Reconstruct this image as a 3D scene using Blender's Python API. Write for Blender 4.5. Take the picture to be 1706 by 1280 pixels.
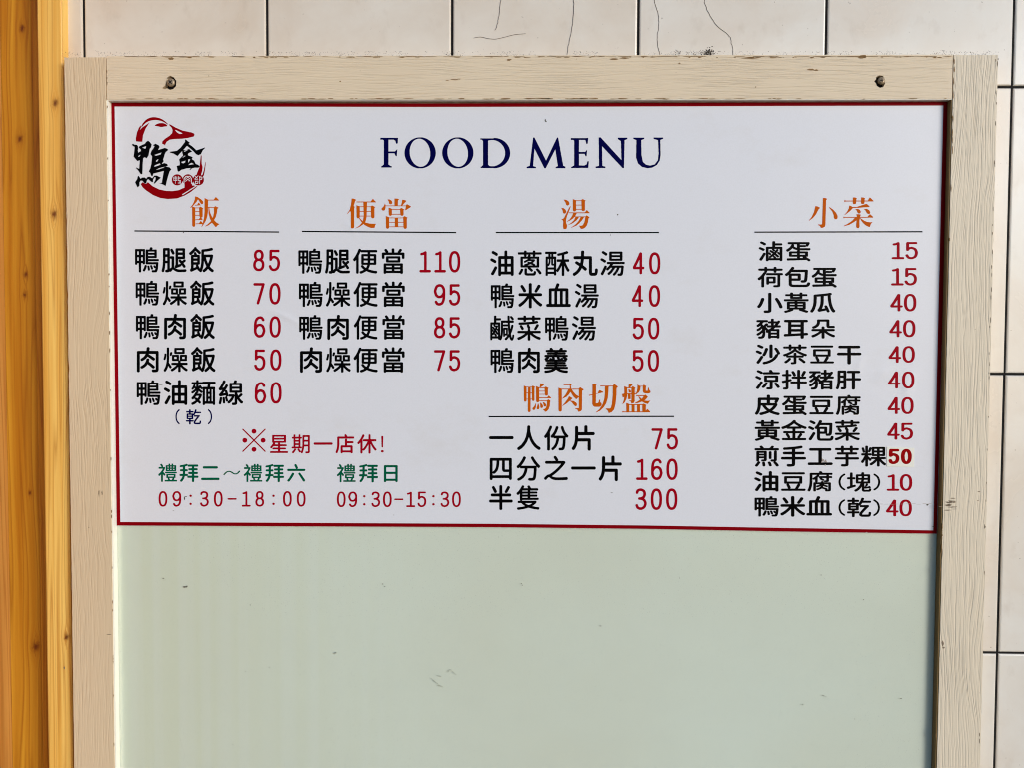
import bpy, bmesh, math, random
import numpy as np
from mathutils import Vector, Matrix
from mathutils.geometry import delaunay_2d_cdt
scene = bpy.context.scene
for o in list(bpy.data.objects): bpy.data.objects.remove(o)
random.seed(7)

# ------------------------------------------------------------------ camera
# world: X right along the wall, Z up, Y into the wall; frame front face is Y = 0
RW = Matrix(((0.9998369822911761, -0.0048630189028663895, 0.017388498785847063),
             (0.005433815394082442, 0.9994428573297989, -0.03293096692644272),
             (-0.017218666996549767, 0.03302008448804754, 0.9993063551920723)))
ZT = 2.0                                     # height of the frame's top edge
CAMP = Vector((0.50075653, -0.83476231, ZT - 0.32398915))
FPX = 1281.0
def wv(v): return Vector((v[0], v[2], -v[1]))    # (right, down, into wall) -> world
cam = bpy.data.cameras.new('camera'); cam_o = bpy.data.objects.new('camera', cam)
scene.collection.objects.link(cam_o)
ax, ay, az = wv(RW[0]), -wv(RW[1]), -wv(RW[2])
cam_o.matrix_world = Matrix.Translation(CAMP) @ Matrix(((ax[0], ay[0], az[0]), (ax[1], ay[1], az[1]), (ax[2], ay[2], az[2]))).to_4x4()
cam.sensor_fit = 'HORIZONTAL'; cam.sensor_width = 36; cam.lens = FPX / 1706 * 36
cam.clip_start = 0.02; cam.clip_end = 200
scene.camera = cam_o
def at(px, py, Y=0.0):
    "point on the upright plane Y, read off the photograph by the camera's perspective"
    d = wv(RW[0]) * ((px - 853) / FPX) + wv(RW[1]) * ((py - 640) / FPX) + wv(RW[2])
    return CAMP + d * ((Y - CAMP.y) / d.y)

# ------------------------------------------------------------------ light
SUN_EL, SUN_AZ = math.radians(14), math.radians(135)      # azimuth clockwise from +Y seen from above
world = bpy.data.worlds.new('World'); scene.world = world; world.use_nodes = True
wn = world.node_tree; wn.nodes.clear()
sky = wn.nodes.new('ShaderNodeTexSky'); sky.sky_type = 'NISHITA'; sky.sun_disc = False
sky.sun_elevation = SUN_EL; sky.sun_rotation = SUN_AZ; sky.air_density = 1.0; sky.dust_density = 1.0; sky.ozone_density = 4.0
bg = wn.nodes.new('ShaderNodeBackground'); bg.inputs[1].default_value = 0.15
wo = wn.nodes.new('ShaderNodeOutputWorld')
wn.links.new(sky.outputs[0], bg.inputs[0]); wn.links.new(bg.outputs[0], wo.inputs[0])
sl = bpy.data.lights.new('sun', 'SUN'); sl.energy = 1.7; sl.angle = math.radians(22); sl.color = (1.0, 0.985, 0.965)
so = bpy.data.objects.new('sun', sl); scene.collection.objects.link(so)
sd = Vector((math.sin(SUN_AZ) * math.cos(SUN_EL), math.cos(SUN_AZ) * math.cos(SUN_EL), math.sin(SUN_EL)))
so.rotation_euler = sd.to_track_quat('Z', 'Y').to_euler()
scene.view_settings.view_transform = 'Standard'; scene.view_settings.look = 'None'
scene.view_settings.exposure = 0.12; scene.view_settings.gamma = 1.0
scene.cycles.max_bounces = 8; scene.cycles.filter_width = 1.05

# ------------------------------------------------------------------ helpers
def srgb(r, g, b):
    f = lambda c: (c / 255 / 12.92) if c / 255 <= 0.04045 else ((c / 255 + 0.055) / 1.055) ** 2.4
    return (f(r), f(g), f(b), 1)
class NT:
    "small node helper"
    def __init__(s, name):
        s.m = bpy.data.materials.new(name); s.m.use_nodes = True; s.t = s.m.node_tree
        s.b = s.t.nodes['Principled BSDF']; s.pos = s.t.nodes.new('ShaderNodeNewGeometry').outputs['Position']
    def n(s, typ, **k):
        x = s.t.nodes.new(typ)
        for a, v in k.items(): setattr(x, a, v)
        return x
    def link(s, a, b): s.t.links.new(a, b)
    def setv(s, sock, v):
        if hasattr(v, 'is_linked') or isinstance(v, bpy.types.NodeSocket): s.link(v, sock)
        else: sock.default_value = v
    def math(s, op, a, b=None, c=None, clamp=False):
        x = s.n('ShaderNodeMath', operation=op, use_clamp=clamp); s.setv(x.inputs[0], a)
        if b is not None: s.setv(x.inputs[1], b)
        if c is not None: s.setv(x.inputs[2], c)
        return x.outputs[0]
    def vmath(s, op, a, b):
        x = s.n('ShaderNodeVectorMath', operation=op); s.setv(x.inputs[0], a); s.setv(x.inputs[1], b); return x.outputs[0]
    def noise(s, vec, scale=1.0, detail=4, rough=0.5, dist=0.0):
        x = s.n('ShaderNodeTexNoise'); s.link(vec, x.inputs['Vector']); x.inputs['Scale'].default_value = scale
        x.inputs['Detail'].default_value = detail; x.inputs['Roughness'].default_value = rough; x.inputs['Distortion'].default_value = dist
        return x.outputs['Fac']
    def ramp(s, f, stops, interp='LINEAR'):
        x = s.n('ShaderNodeValToRGB'); x.color_ramp.interpolation = interp; s.setv(x.inputs[0], f)
        e = x.color_ramp.elements
        while len(e) < len(stops): e.new(0.5)
        for q, (p, c) in zip(e, stops):
            q.position = p; q.color = c if isinstance(c, (tuple, list)) else (c, c, c, 1)
        return x.outputs[0]
    def mix(s, f, a, b, blend='MIX'):
        x = s.n('ShaderNodeMix', data_type='RGBA', blend_type=blend); s.setv(x.inputs[0], f); s.setv(x.inputs[6], a); s.setv(x.inputs[7], b)
        return x.outputs[2]
    def scaled(s, v, sc): return s.vmath('MULTIPLY', v, sc)
    def bump(s, h, strength=1.0, dist=0.001, normal=None):
        x = s.n('ShaderNodeBump'); x.inputs['Strength'].default_value = strength; x.inputs['Distance'].default_value = dist
        s.link(h, x.inputs['Height'])
        if normal is not None: s.link(normal, x.inputs['Normal'])
        return x.outputs['Normal']
    def done(s, col=None, rough=None, nrm=None, **k):
        if col is not None: s.setv(s.b.inputs['Base Color'], col)
        if rough is not None: s.setv(s.b.inputs['Roughness'], rough)
        if nrm is not None: s.link(nrm, s.b.inputs['Normal'])
        for a, v in k.items(): s.b.inputs[a.replace('_', ' ')].default_value = v
        return s.m
def painted_wood(name, along, seed, base=(206, 190, 164), bumpd=0.0008):
    "cream paint over open-grained wood; along: 'x' or 'z'"
    t = NT(name); off = (seed * 3.1, seed * 1.7, seed * 2.3)
    p = t.vmath('ADD', t.pos, off)
    broad = t.noise(t.scaled(p, (9, 9, 2.2) if along == 'z' else (2.2, 9, 9)), 1, 2)
    wav = t.noise(t.scaled(p, (26, 20, 11) if along == 'z' else (11, 20, 26)), 1, 2)
    sh = t.math('MULTIPLY_ADD', broad, 0.045, t.math('MULTIPLY', wav, 0.010))
    cmb = t.n('ShaderNodeCombineXYZ'); t.link(sh, cmb.inputs[0 if along == 'z' else 2])
    q = t.vmath('ADD', p, cmb.outputs[0])
    g1 = t.noise(t.scaled(q, (600, 80, 17) if along == 'z' else (17, 80, 560)), 1, 2, 0.5)
    g2 = t.noise(t.scaled(q, (1200, 100, 44) if along == 'z' else (44, 100, 1200)), 1, 2, 0.6)
    patch = t.noise(t.scaled(p, (22, 22, 10) if along == 'z' else (10, 22, 22)), 1, 2)
    groove = t.ramp(g1, [(0.36, 0.0), (0.50, 0.8), (0.60, 1.0)])
    groove = t.mix(t.ramp(patch, [(0.32, 0.0), (0.68, 0.55)]), groove, (0.8, 0.8, 0.8, 1))
    h = t.math('MULTIPLY_ADD', g2, 0.30, groove)
    n = t.bump(h, 1.0, bumpd)
    b = srgb(*base)
    dark = tuple(c * k for c, k in zip(b[:3], (0.74, 0.70, 0.64))) + (1,)
    col = t.mix(t.ramp(groove, [(0.0, 0.24), (0.5, 0.0)]), b, dark)
    big = t.noise(t.scaled(p, (6, 6, 3)), 1, 4)
    col = t.mix(t.ramp(big, [(0.4, 0.0), (0.7, 0.22)]), col, tuple(c * k for c, k in zip(b[:3], (0.86, 0.8, 0.72))) + (1,))
    spk = t.noise(t.scaled(p, (160, 160, 160)), 1, 3, 0.6)
    col = t.mix(t.ramp(spk, [(0.70, 0.0), (0.78, 0.55)]), col, srgb(120, 88, 52))
    return t.done(col, 0.55, n, Specular_IOR_Level=0.35)
def pine(name, light, dark, knots, seed, axis='x', bend=0.02, flow=1.0):
    "varnished pine, grain upright; knots = [(x or y, z, size)] in world metres"
    t = NT(name); p = t.vmath('ADD', t.pos, (0, 0, 0))
    sp = t.n('ShaderNodeSeparateXYZ'); t.link(p, sp.inputs[0])
    U = sp.outputs[0 if axis == 'x' else 1]; Z = sp.outputs[2]
    # slow meander of the grain plus the bulge round each knot
    mv = t.vmath('ADD', t.scaled(t.pos, (3, 3, 2.4)), (seed * 5.3, 0, seed * 2.9))
    u = t.math('MULTIPLY_ADD', t.math('SUBTRACT', t.noise(mv, 1, 2), 0.5), bend * 2, U)
    kmask = None; core = None
    for (ku, kz, ks) in knots:
        wob = t.noise(t.scaled(t.pos, (260, 260, 200)), 1, 3); wob = t.math('MULTIPLY_ADD', wob, ks * 1.1, -ks * .55)
        du = t.math('ADD', t.math('SUBTRACT', U, ku), wob); dz = t.math('ADD', t.math('SUBTRACT', Z, kz), t.math('MULTIPLY', wob, 1.4))
        r2 = t.math('ADD', t.math('POWER', t.math('DIVIDE', du, ks), 2), t.math('POWER', t.math('DIVIDE', dz, ks * 1.9), 2))
        g = t.math('EXPONENT', t.math('MULTIPLY', r2, -0.55))
        u = t.math('MULTIPLY_ADD', t.math('MULTIPLY', t.math('SIGN', du), g), -ks * 0.9, u)
        c = t.math('EXPONENT', t.math('MULTIPLY', t.math('ADD', t.math('POWER', t.math('DIVIDE', du, ks * 0.62), 2), t.math('POWER', t.math('DIVIDE', dz, ks * 0.85), 2)), -1.0))
        kmask = g if kmask is None else t.math('MAXIMUM', kmask, g); core = c if core is None else t.math('MAXIMUM', core, c)
    cb = t.n('ShaderNodeCombineXYZ'); t.link(u, cb.inputs[0]); t.link(Z, cb.inputs[2]); cb.inputs[1].default_value = seed
    v = cb.outputs[0]
    rings = t.noise(t.scaled(v, (130 * flow, 1, 1.6)), 1, 3, 0.55)
    fine = t.noise(t.scaled(v, (900, 1, 12)), 1, 2, 0.6)
    lines = t.noise(t.scaled(v, (95 * flow, 1, 1.5)), 1, 1.5, 0.5)
    lp = t.math('PINGPONG', t.math('MULTIPLY', lines, 9.0), 0.5)
    line = t.ramp(lp, [(0.0, 1.0), (0.09, 0.55), (0.26, 0.0)])
    lt, dk = srgb(*light), srgb(*dark)
    col = t.mix(t.ramp(rings, [(0.38, 0.0), (0.62, 0.9)]), lt, dk)
    col = t.mix(t.math('MULTIPLY', line, 0.6), col, tuple(c * k for c, k in zip(dk[:3], (0.6, 0.42, 0.3))) + (1,))
    col = t.mix(t.ramp(fine, [(0.4, 0.0), (0.8, 0.3)]), col, dk)
    cloud = t.noise(t.scaled(t.pos, (12, 12, 3)), 1, 3)
    col = t.mix(t.ramp(cloud, [(0.38, 0.0), (0.7, 0.35)]), col, dk)
    if kmask is not None:
        col = t.mix(t.math('MULTIPLY', kmask, 0.35), col, tuple(c * k for c, k in zip(dk[:3], (0.7, 0.5, 0.35))) + (1,))
        col = t.mix(t.math('MULTIPLY', core, 0.95), col, srgb(96, 34, 8))
    n = t.bump(t.math('ADD', rings, fine), 0.25, 0.0004)
    return t.done(col, 0.42, n, Specular_IOR_Level=0.4)
def plain(name, rgb, rough=0.5, **k):
    t = NT(name); nz = t.noise(t.scaled(t.pos, (60, 60, 60)), 1, 3)
    c = srgb(*rgb); return t.done(t.mix(t.ramp(nz, [(0.3, 0.0), (0.7, 0.18)]), c, tuple(x * 0.8 for x in c[:3]) + (1,)), rough, None, **k)

def link(o, parent=None):
    scene.collection.objects.link(o)
    if parent is not None: o.parent = parent
    return o
def mesh_obj(name, verts, faces, mat, parent=None, base=None, smooth=False):
    "verts in world metres; stored relative to the parent's place"
    base = base if base is not None else (parent.get('_b') if parent is not None else (0, 0, 0))
    base = Vector(base) if base is not None else Vector((0, 0, 0))
    me = bpy.data.meshes.new(name)
    me.from_pydata([tuple(Vector(v) - base) for v in verts], [], faces); me.update()
    if mat: me.materials.append(mat)
    for p in me.polygons: p.use_smooth = smooth
    o = bpy.data.objects.new(name, me); link(o, parent)
    if parent is None: o.location = base
    return o
BASES = {}
def thing(name, label, cat, loc, group=None, kind=None):
    o = bpy.data.objects.new(name, None); o.empty_display_size = 0.05; link(o); o.location = loc
    o['label'] = label; o['category'] = cat
    if group: o['group'] = group
    if kind: o['kind'] = kind
    BASES[o.name] = Vector(loc); return o
def part(name, verts, faces, mat, parent, smooth=False, root=None):
    "a part (or, with a part as parent, a sub-part) of a thing"
    r = parent
    while r.parent is not None: r = r.parent
    return mesh_obj(name, verts, faces, mat, parent, base=BASES.get(r.name, r.location), smooth=smooth)
def boxv(x0, x1, y0, y1, z0, z1, bv=0.0):
    "box with small chamfers on the edges that face the viewer (the y0 side)"
    if bv <= 0:
        v = [(x0, y0, z0), (x1, y0, z0), (x1, y0, z1), (x0, y0, z1), (x0, y1, z0), (x1, y1, z0), (x1, y1, z1), (x0, y1, z1)]
        return v, [(0, 1, 2, 3), (1, 5, 6, 2), (5, 4, 7, 6), (4, 0, 3, 7), (3, 2, 6, 7), (4, 5, 1, 0)]
    b = bv
    v = [(x0 + b, y0, z0 + b), (x1 - b, y0, z0 + b), (x1 - b, y0, z1 - b), (x0 + b, y0, z1 - b),
         (x0, y0 + b, z0), (x1, y0 + b, z0), (x1, y0 + b, z1), (x0, y0 + b, z1),
         (x0, y1, z0), (x1, y1, z0), (x1, y1, z1), (x0, y1, z1)]
    f = [(0, 1, 2, 3)]
    for i in range(4):
        j = (i + 1) % 4
        f += [(i + 4, j + 4, j, i), (i + 8, j + 8, j + 4, i + 4)]
    f.append((11, 10, 9, 8)); return v, f
def extruded(name, loops, y_front, thick, mat, parent=None, worldbase=None):
    """flat shape in the X-Z plane (loops of (x, z), holes allowed), front face at y_front, thick metres deep"""
    ox, oz = loops[0][0]; S = 1000.0
    P, E = [], []
    for lp in loops:
        lp = [((x - ox) * S, (z - oz) * S) for x, z in lp]
        lp = [p for i, p in enumerate(lp) if (p[0] - lp[i - 1][0]) ** 2 + (p[1] - lp[i - 1][1]) ** 2 > 1e-8]
        b = len(P); P += lp; E += [(b + i, b + (i + 1) % len(lp)) for i in range(len(lp))]
    V2, _, T2, *_ = delaunay_2d_cdt([Vector(p) for p in P], E, [], 0, 1e-5)
    A = np.array([(P[i] + P[j]) for i, j in E]); sg = np.sign((A[:, 0] * A[:, 3] - A[:, 2] * A[:, 1]).sum())
    V = np.array([tuple(v) for v in V2]); T = np.array([tuple(t) for t in T2]); C_ = V[T].mean(1)
    wn_ = np.zeros(len(T))
    for k in range(0, len(A), 400):
        x0, y0, x1, y1 = (A[k:k + 400, q][None] for q in range(4)); cx, cy = C_[:, :1], C_[:, 1:]
        up = (y0 <= cy) & (y1 > cy); dn = (y1 <= cy) & (y0 > cy); side = (x1 - x0) * (cy - y0) - (cx - x0) * (y1 - y0)
        wn_ += (up & (side > 0)).sum(1); wn_ -= (dn & (side < 0)).sum(1)
    T = T[wn_ * sg > 0.5]
    ar = ((V[T[:, 1]] - V[T[:, 0]])[:, 0] * (V[T[:, 2]] - V[T[:, 0]])[:, 1] - (V[T[:, 1]] - V[T[:, 0]])[:, 1] * (V[T[:, 2]] - V[T[:, 0]])[:, 0])
    T = [tuple(int(i) for i in (t if q > 0 else t[::-1])) for t, q in zip(T, ar) if abs(q) > 1e-10]
    edges = {}
    for t in T:
        for i in range(3):
            e = (t[i], t[(i + 1) % 3]); edges[e] = edges.get(e, 0) + 1
    use = sorted({i for t in T for i in t}); ix = {v: k for k, v in enumerate(use)}; n = len(use)
    VV = [(V[i][0] / S + ox, y_front, V[i][1] / S + oz) for i in use]; VV += [(x, y + thick, z) for x, y, z in VV]
    F = [(ix[a], ix[b], ix[c]) for a, b, c in T] + [(ix[c] + n, ix[b] + n, ix[a] + n) for a, b, c in T]
    F += [(ix[b], ix[a], ix[a] + n, ix[b] + n) for (a, b) in edges if (b, a) not in edges]
    if parent is not None: return part(name, VV, F, mat, parent)
    return mesh_obj(name, VV, F, mat, None, base=worldbase)
def rag(p0, p1, n, amp):
    "slightly worn edge between two points, chips now and then"
    out = []
    for i in range(n):
        t = (i + 0.0) / n
        a = amp * (random.random() ** 3) * (3 if random.random() < 0.05 else 1)
        dx, dz = p1[0] - p0[0], p1[1] - p0[1]; L = math.hypot(dx, dz)
        s = 0 if i == 0 else a
        out.append((p0[0] + dx * t - dz / L * s, p0[1] + dz * t + dx / L * s))
    return out

# ------------------------------------------------------------------ levels (metres, into the wall)
Y_FRAME, Y_MENU, Y_GLASS, Y_TILE, Y_GROUT = 0.0, 0.0076, 0.0081, 0.022, 0.0236

# ------------------------------------------------------------------ tiled wall
def tile_material():
    t = NT('glazed_tile'); oi = t.n('ShaderNodeObjectInfo').outputs['Random']
    off = t.n('ShaderNodeCombineXYZ'); t.link(t.math('MULTIPLY', oi, 9.0), off.inputs[0]); t.link(t.math('MULTIPLY', oi, 5.0), off.inputs[2])
    p = t.vmath('ADD', t.pos, off.outputs[0])
    a = t.noise(t.scaled(p, (9, 9, 9)), 1, 5, 0.6, 0.4); b = t.noise(t.scaled(p, (45, 45, 30)), 1, 4, 0.6); c = t.noise(t.scaled(p, (260, 260, 260)), 1, 2)
    col = t.mix(t.ramp(a, [(0.35, 0.0), (0.68, 1.0)]), srgb(236, 233, 225), srgb(224, 214, 200))
    col = t.mix(t.ramp(b, [(0.58, 0.0), (0.80, 0.25)]), col, srgb(176, 160, 140))
    col = t.mix(t.ramp(c, [(0.74, 0.0), (0.80, 0.5)]), col, srgb(120, 100, 84))
    col = t.mix(t.math('MULTIPLY', oi, 0.12), col, srgb(200, 186, 172))
    col = t.mix(1.0, col, t.n('ShaderNodeObjectInfo').outputs['Color'], 'MULTIPLY')     # tint of each tile: painted warm light at the left, slight random tone
    return t.done(col, t.ramp(a, [(0.3, 0.16), (0.7, 0.3)]), t.bump(a, 0.2, 0.0012), Specular_IOR_Level=0.5)
M_TILE = tile_material(); M_GROUT = plain('dark_grout', (12, 9, 9), 0.95)
jx = [at(139, 45, Y_TILE).x, at(444.5, 45, Y_TILE).x, at(753, 45, Y_TILE).x, at(1063.5, 45, Y_TILE).x, at(1377, 45, Y_TILE).x, at(1689.5, 45, Y_TILE).x]
px_ = (jx[-1] - jx[0]) / 5; jx = [at(96, 60, Y_TILE).x] + jx + [jx[-1] + px_, jx[-1] + 2 * px_]
jz = [at(1678, 144, Y_TILE).z, at(1672, 623, Y_TILE).z, at(1666, 1089, Y_TILE).z]
pz_ = (jz[0] - jz[2]) / 2; jz = [jz[0] + 2 * pz_, jz[0] + pz_] + jz + [jz[2] - pz_, jz[2] - 2 * pz_]
wall = thing('tiled_wall', 'cream ceramic tiled wall with dark joints behind the framed menu panel', 'wall', (0.5, Y_GROUT, jz[-1]))
v, f = boxv(jx[0], jx[-1], Y_GROUT, 0.12, jz[-1], jz[0]); part('grout', v, f, M_GROUT, wall)
J = 0.0026
def tile_mesh(w, h):
    me = bpy.data.meshes.new('tile'); b = 0.0016
    v, f = boxv(-w / 2, w / 2, 0, 0.0082, -h / 2, h / 2)
    bv = [(-w/2+b, 0, -h/2+b), (w/2-b*1.2, 0, -h/2+b), (w/2-b*1.2, 0, h/2-b), (-w/2+b, 0, h/2-b),
          (-w/2+b*.3, .0004, -h/2+b*.3), (w/2-b*.35, .0004, -h/2+b*.3), (w/2-b*.35, .0004, h/2-b*.3), (-w/2+b*.3, .0004, h/2-b*.3),
          (-w/2, .0014, -h/2), (w/2, .0014, -h/2), (w/2, .0014, h/2), (-w/2, .0014, h/2),
          (-w/2, .0082, -h/2), (w/2, .0082, -h/2), (w/2, .0082, h/2), (-w/2, .0082, h/2)]
    fs = [(0, 1, 2, 3)]
    for k in (0, 4, 8):
        for i in range(4):
            j = (i + 1) % 4; fs.append((i + k + 4, j + k + 4, j + k, i + k))
    fs.append((15, 14, 13, 12)); me.from_pydata(bv, [], fs); me.materials.append(M_TILE); me.update()
    return me
tms = {}
for i in range(len(jx) - 1):
    for j in range(len(jz) - 1):
        w, h = jx[i + 1] - jx[i] - J, jz[j] - jz[j + 1] - J
        k = (round(w, 4), round(h, 4))
        if k not in tms: tms[k] = tile_mesh(w, h)
        o = bpy.data.objects.new('tile', tms[k]); link(o, wall)
        warm_light = min(1, max(0, [.9, .8, .55, .5, .3, .25, 0, 0, 0][i] + random.uniform(-.08, .08)))  # warm light on the left tiles put into their colour
        o.color = (1 - .08 * warm_light, 1 - .16 * warm_light, 1 - .25 * warm_light, 1)
        o.location = Vector(((jx[i] + jx[i + 1]) / 2, Y_TILE + random.uniform(-.0002, .0002), (jz[j] + jz[j + 1]) / 2)) - wall.location
        o.rotation_euler = (random.uniform(-.0008, .0008), 0, random.uniform(-.0012, .0012))

def tube(pts, r, seg=6):
    V, F = [], []
    for i, p in enumerate(pts):
        a = Vector(pts[max(i - 1, 0)]); b = Vector(pts[min(i + 1, len(pts) - 1)]); d = (b - a).normalized()
        s = d.cross(Vector((0, 1, 0))).normalized(); u = s.cross(d)
        rr = r * (0.35 if i in (0, len(pts) - 1) else 1)
        for k in range(seg):
            t = 2 * math.pi * k / seg; V.append(tuple(Vector(p) + s * math.cos(t) * rr + u * math.sin(t) * rr))
    for i in range(len(pts) - 1):
        for k in range(seg):
            F.append((i * seg + k, i * seg + (k + 1) % seg, (i + 1) * seg + (k + 1) % seg, (i + 1) * seg + k))
    F += [tuple(range(seg))[::-1], tuple(range((len(pts) - 1) * seg, len(pts) * seg))]
    return V, F
def smooth_path(P, n=8):
    out = []
    for i in range(len(P) - 1):
        a, b, c, d = P[max(i - 1, 0)], P[i], P[i + 1], P[min(i + 2, len(P) - 1)]
        for k in range(n):
            t = k / n
            out.append(tuple(0.5 * (2 * b[m] + (-a[m] + c[m]) * t + (2 * a[m] - 5 * b[m] + 4 * c[m] - d[m]) * t * t + (-a[m] + 3 * b[m] - 3 * c[m] + d[m]) * t ** 3) for m in range(2)))
    out.append(P[-1]); return out
M_HAIR = plain('dark_fibre', (104, 92, 84), 0.8)
hairs = [('short dark hair stuck upright on the tile left of the middle', [(836, -14), (834, 4), (831, 26), (829, 38), (825, 50)]),
         ('thin dark hair lying sideways on the tile in a shallow wave', [(788, 63), (800, 61), (812, 63.5), (826, 64.5), (842, 61), (858, 57), (876, 55.5)]),
         ('long dark hair hanging down the tile to the top rail, nearly straight', [(956, -14), (956, 6), (955, 28), (951, 56), (947, 76), (944.5, 91)]),
         ('dark hair left of the dust clump, bowed gently to the right', [(1086, -14), (1091, 4), (1097, 24), (1097.5, 44), (1095, 62), (1096, 78), (1100, 91)]),
         ('dark hair with an S-shaped bend, ending right of the dust clump', [(1172, -14), (1175, 8), (1183, 26), (1196, 44), (1208, 53), (1216, 62), (1220, 78), (1221, 91)])]
for lab, P in hairs:
    pts = [tuple(at(x, y, Y_TILE - 0.0003)) for x, y in [(a + random.gauss(0, .35), b) for a, b in smooth_path(P, 5)]]
    v, f = tube(pts, 0.00027 if lab[0] != 't' else 0.00021, 5)
    o = mesh_obj('stray_hair', v, f, M_HAIR, None, base=pts[-1]); o['label'] = lab; o['category'] = 'hair'; o['group'] = 'hairs stuck on the wall tiles'

# ------------------------------------------------------------------ pine boards on the left
def X(px, py, Y): return at(px, py, Y).x
ZB, ZU = 0.62, 2.55
YC = 0.0105                                                # face of the narrow pine batten beside the frame
batten_knots = [(X(92, 171, YC), at(92, 171, YC).z, 0.0042), (X(90, 357, YC), at(90, 357, YC).z, 0.0050), (X(111, 1062, YC), at(111, 1062, YC).z, 0.004)]
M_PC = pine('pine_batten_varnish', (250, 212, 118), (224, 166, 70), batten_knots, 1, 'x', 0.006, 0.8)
Y_BK = 0.046                                               # back of the shaded channel between post and batten
XA = (X(0, 240, Y_BK) + X(24, 1270, Y_BK)) / 2
back_knots = [(at(x, y, Y_BK).x, at(x, y, Y_BK).z, s) for x, y, s in ((37, 47, .0042), (33, 231, .0042), (43, 457, .0036), (41, 491, .0032), (50, 822, .0028), (60, 1078, .0062))]
strip_knots = [(at(x, y, .036).x, at(x, y, .036).z, s) for x, y, s in ((55, 588, .0028), (62, 866, .004))]
M_PB = pine('pine_back_shaded', (210, 156, 46), (172, 108, 16), back_knots, 2, 'x', 0.010, 0.55)  # shade of the recess put into a darker pine colour
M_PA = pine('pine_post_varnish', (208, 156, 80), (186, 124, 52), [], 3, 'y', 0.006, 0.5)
M_PD = pine('pine_strip_shaded', (196, 136, 38), (160, 96, 18), strip_knots, 4, 'x', 0.004, 0.8)  # darker pine colour carries the shade beside the batten
xc0 = X(61.5, 60, YC); xc1 = X(106, 240, YC); xc1t = xc1
zt = at(110, 95, 0).z
post = mesh_obj('pine_post', *boxv(XA - 0.06, XA, -0.17, Y_BK + .02, ZB, ZU, 0.0015), M_PA, None, base=(XA, 0.0, ZB))  # unseen depth towards the viewer shaped to bounce warm light onto the menu
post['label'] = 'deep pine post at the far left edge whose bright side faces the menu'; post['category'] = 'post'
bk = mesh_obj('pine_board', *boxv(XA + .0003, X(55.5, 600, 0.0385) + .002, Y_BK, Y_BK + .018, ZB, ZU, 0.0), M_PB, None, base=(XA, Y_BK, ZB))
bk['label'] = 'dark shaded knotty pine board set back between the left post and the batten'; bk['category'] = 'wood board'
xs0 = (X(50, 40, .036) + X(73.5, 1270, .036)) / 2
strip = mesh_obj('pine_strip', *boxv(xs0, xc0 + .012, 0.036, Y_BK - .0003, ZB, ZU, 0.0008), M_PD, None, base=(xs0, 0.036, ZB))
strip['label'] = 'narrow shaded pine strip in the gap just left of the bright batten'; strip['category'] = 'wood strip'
# batten: full width above the frame, notched where the frame overlaps it
lp = [(xc0, ZB), (xc1, ZB), (xc1, zt + 0.0006), (xc1t, zt + 0.0006), (xc1t, ZU), (xc0, ZU)]
bat = extruded('pine_batten', [lp], YC, 0.0255, M_PC, None, worldbase=(xc0, YC, ZB))
bat['label'] = 'bright yellow upright pine batten touching the left side of the cream frame'; bat['category'] = 'wood batten'
bm = bmesh.new(); bm.from_mesh(bat.data)
ed = [e for e in bm.edges if len(e.link_faces) == 2 and abs(e.calc_face_angle(0)) > 1.2 and all(abs(q.co.y + YC - YC) < 1e-5 for q in e.verts)]
bmesh.ops.bevel(bm, geom=ed, offset=0.0016, segments=3, affect='EDGES'); bm.to_mesh(bat.data); bm.free()

# ------------------------------------------------------------------ cream frame with the green glass panel
M_FL = painted_wood('cream_paint_left', 'z', 1, (217, 196, 164), 0.00028); M_FR = painted_wood('cream_paint_right', 'z', 5, (225, 212, 189), 0.0004); M_FT = painted_wood('cream_paint_top', 'x', 9, (227, 209, 181), 0.00035)  # dimmer warm left and brighter right light put into the cream tones
M_LIP = plain('lit_edge_paint', (250, 247, 232), 0.4)  # lit tone of the inner edge, brightness put into the colour
M_LIP_SHADE = plain('shaded_edge_paint', (124, 98, 52), 0.7)  # same edge on the shaded side, shade put into the colour
fr = thing('framed_panel', 'cream wood-grain frame screwed to the tiled wall, holding the pale green glass panel', 'panel', (0.5, 0.0, 1.0))
xl0 = at(107, 95).x; xl1 = (at(178.3, 100).x + at(186.5, 900).x) / 2; xr0 = (at(1587.5, 100).x + at(1568.5, 900).x) / 2; xr1 = at(1663, 91).x
ztl, ztr = at(140, 95).z, at(1620, 91).z; zr0 = (at(180, 166).z + at(1580, 163.5).z) / 2; zr1 = (at(300, 92.5).z + at(1500, 90.5).z) / 2
ZBOT = 0.92
FT = 0.0215
def stile(x0, x1, zt_, mat):
    lp = rag((x0, ZBOT), (x1, ZBOT), 2, 0) + rag((x1, ZBOT), (x1, zt_), 160, 0.00035) + rag((x1, zt_), (x0, zt_), 12, 0.0003) + rag((x0, zt_), (x0, ZBOT), 160, 0.0003)
    return extruded('stile', [lp], Y_FRAME, FT, mat, fr)
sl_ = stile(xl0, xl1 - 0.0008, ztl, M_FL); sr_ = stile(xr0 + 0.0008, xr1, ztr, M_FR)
def hole(cx, cy, shape):
    return [(at(cx + a, cy + b).x, at(cx + a, cy + b).z) for a, b in shape]
sh1 = [(-6.5, -9), (-1, -12.5), (5, -10), (9.5, -4), (9, 5), (4, 10), (-1, 11), (-6, 8.5), (-13, 10.5), (-14, 8), (-9, 3)]
sh2 = [(-10.5, -1), (-7.5, -4.5), (-7, -8.5), (-2, -11), (4, -10), (7.5, -4), (7.5, 3), (4.5, 8.5), (-1, 9.5), (-6, 6.5), (-7.5, 2)]
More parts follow.
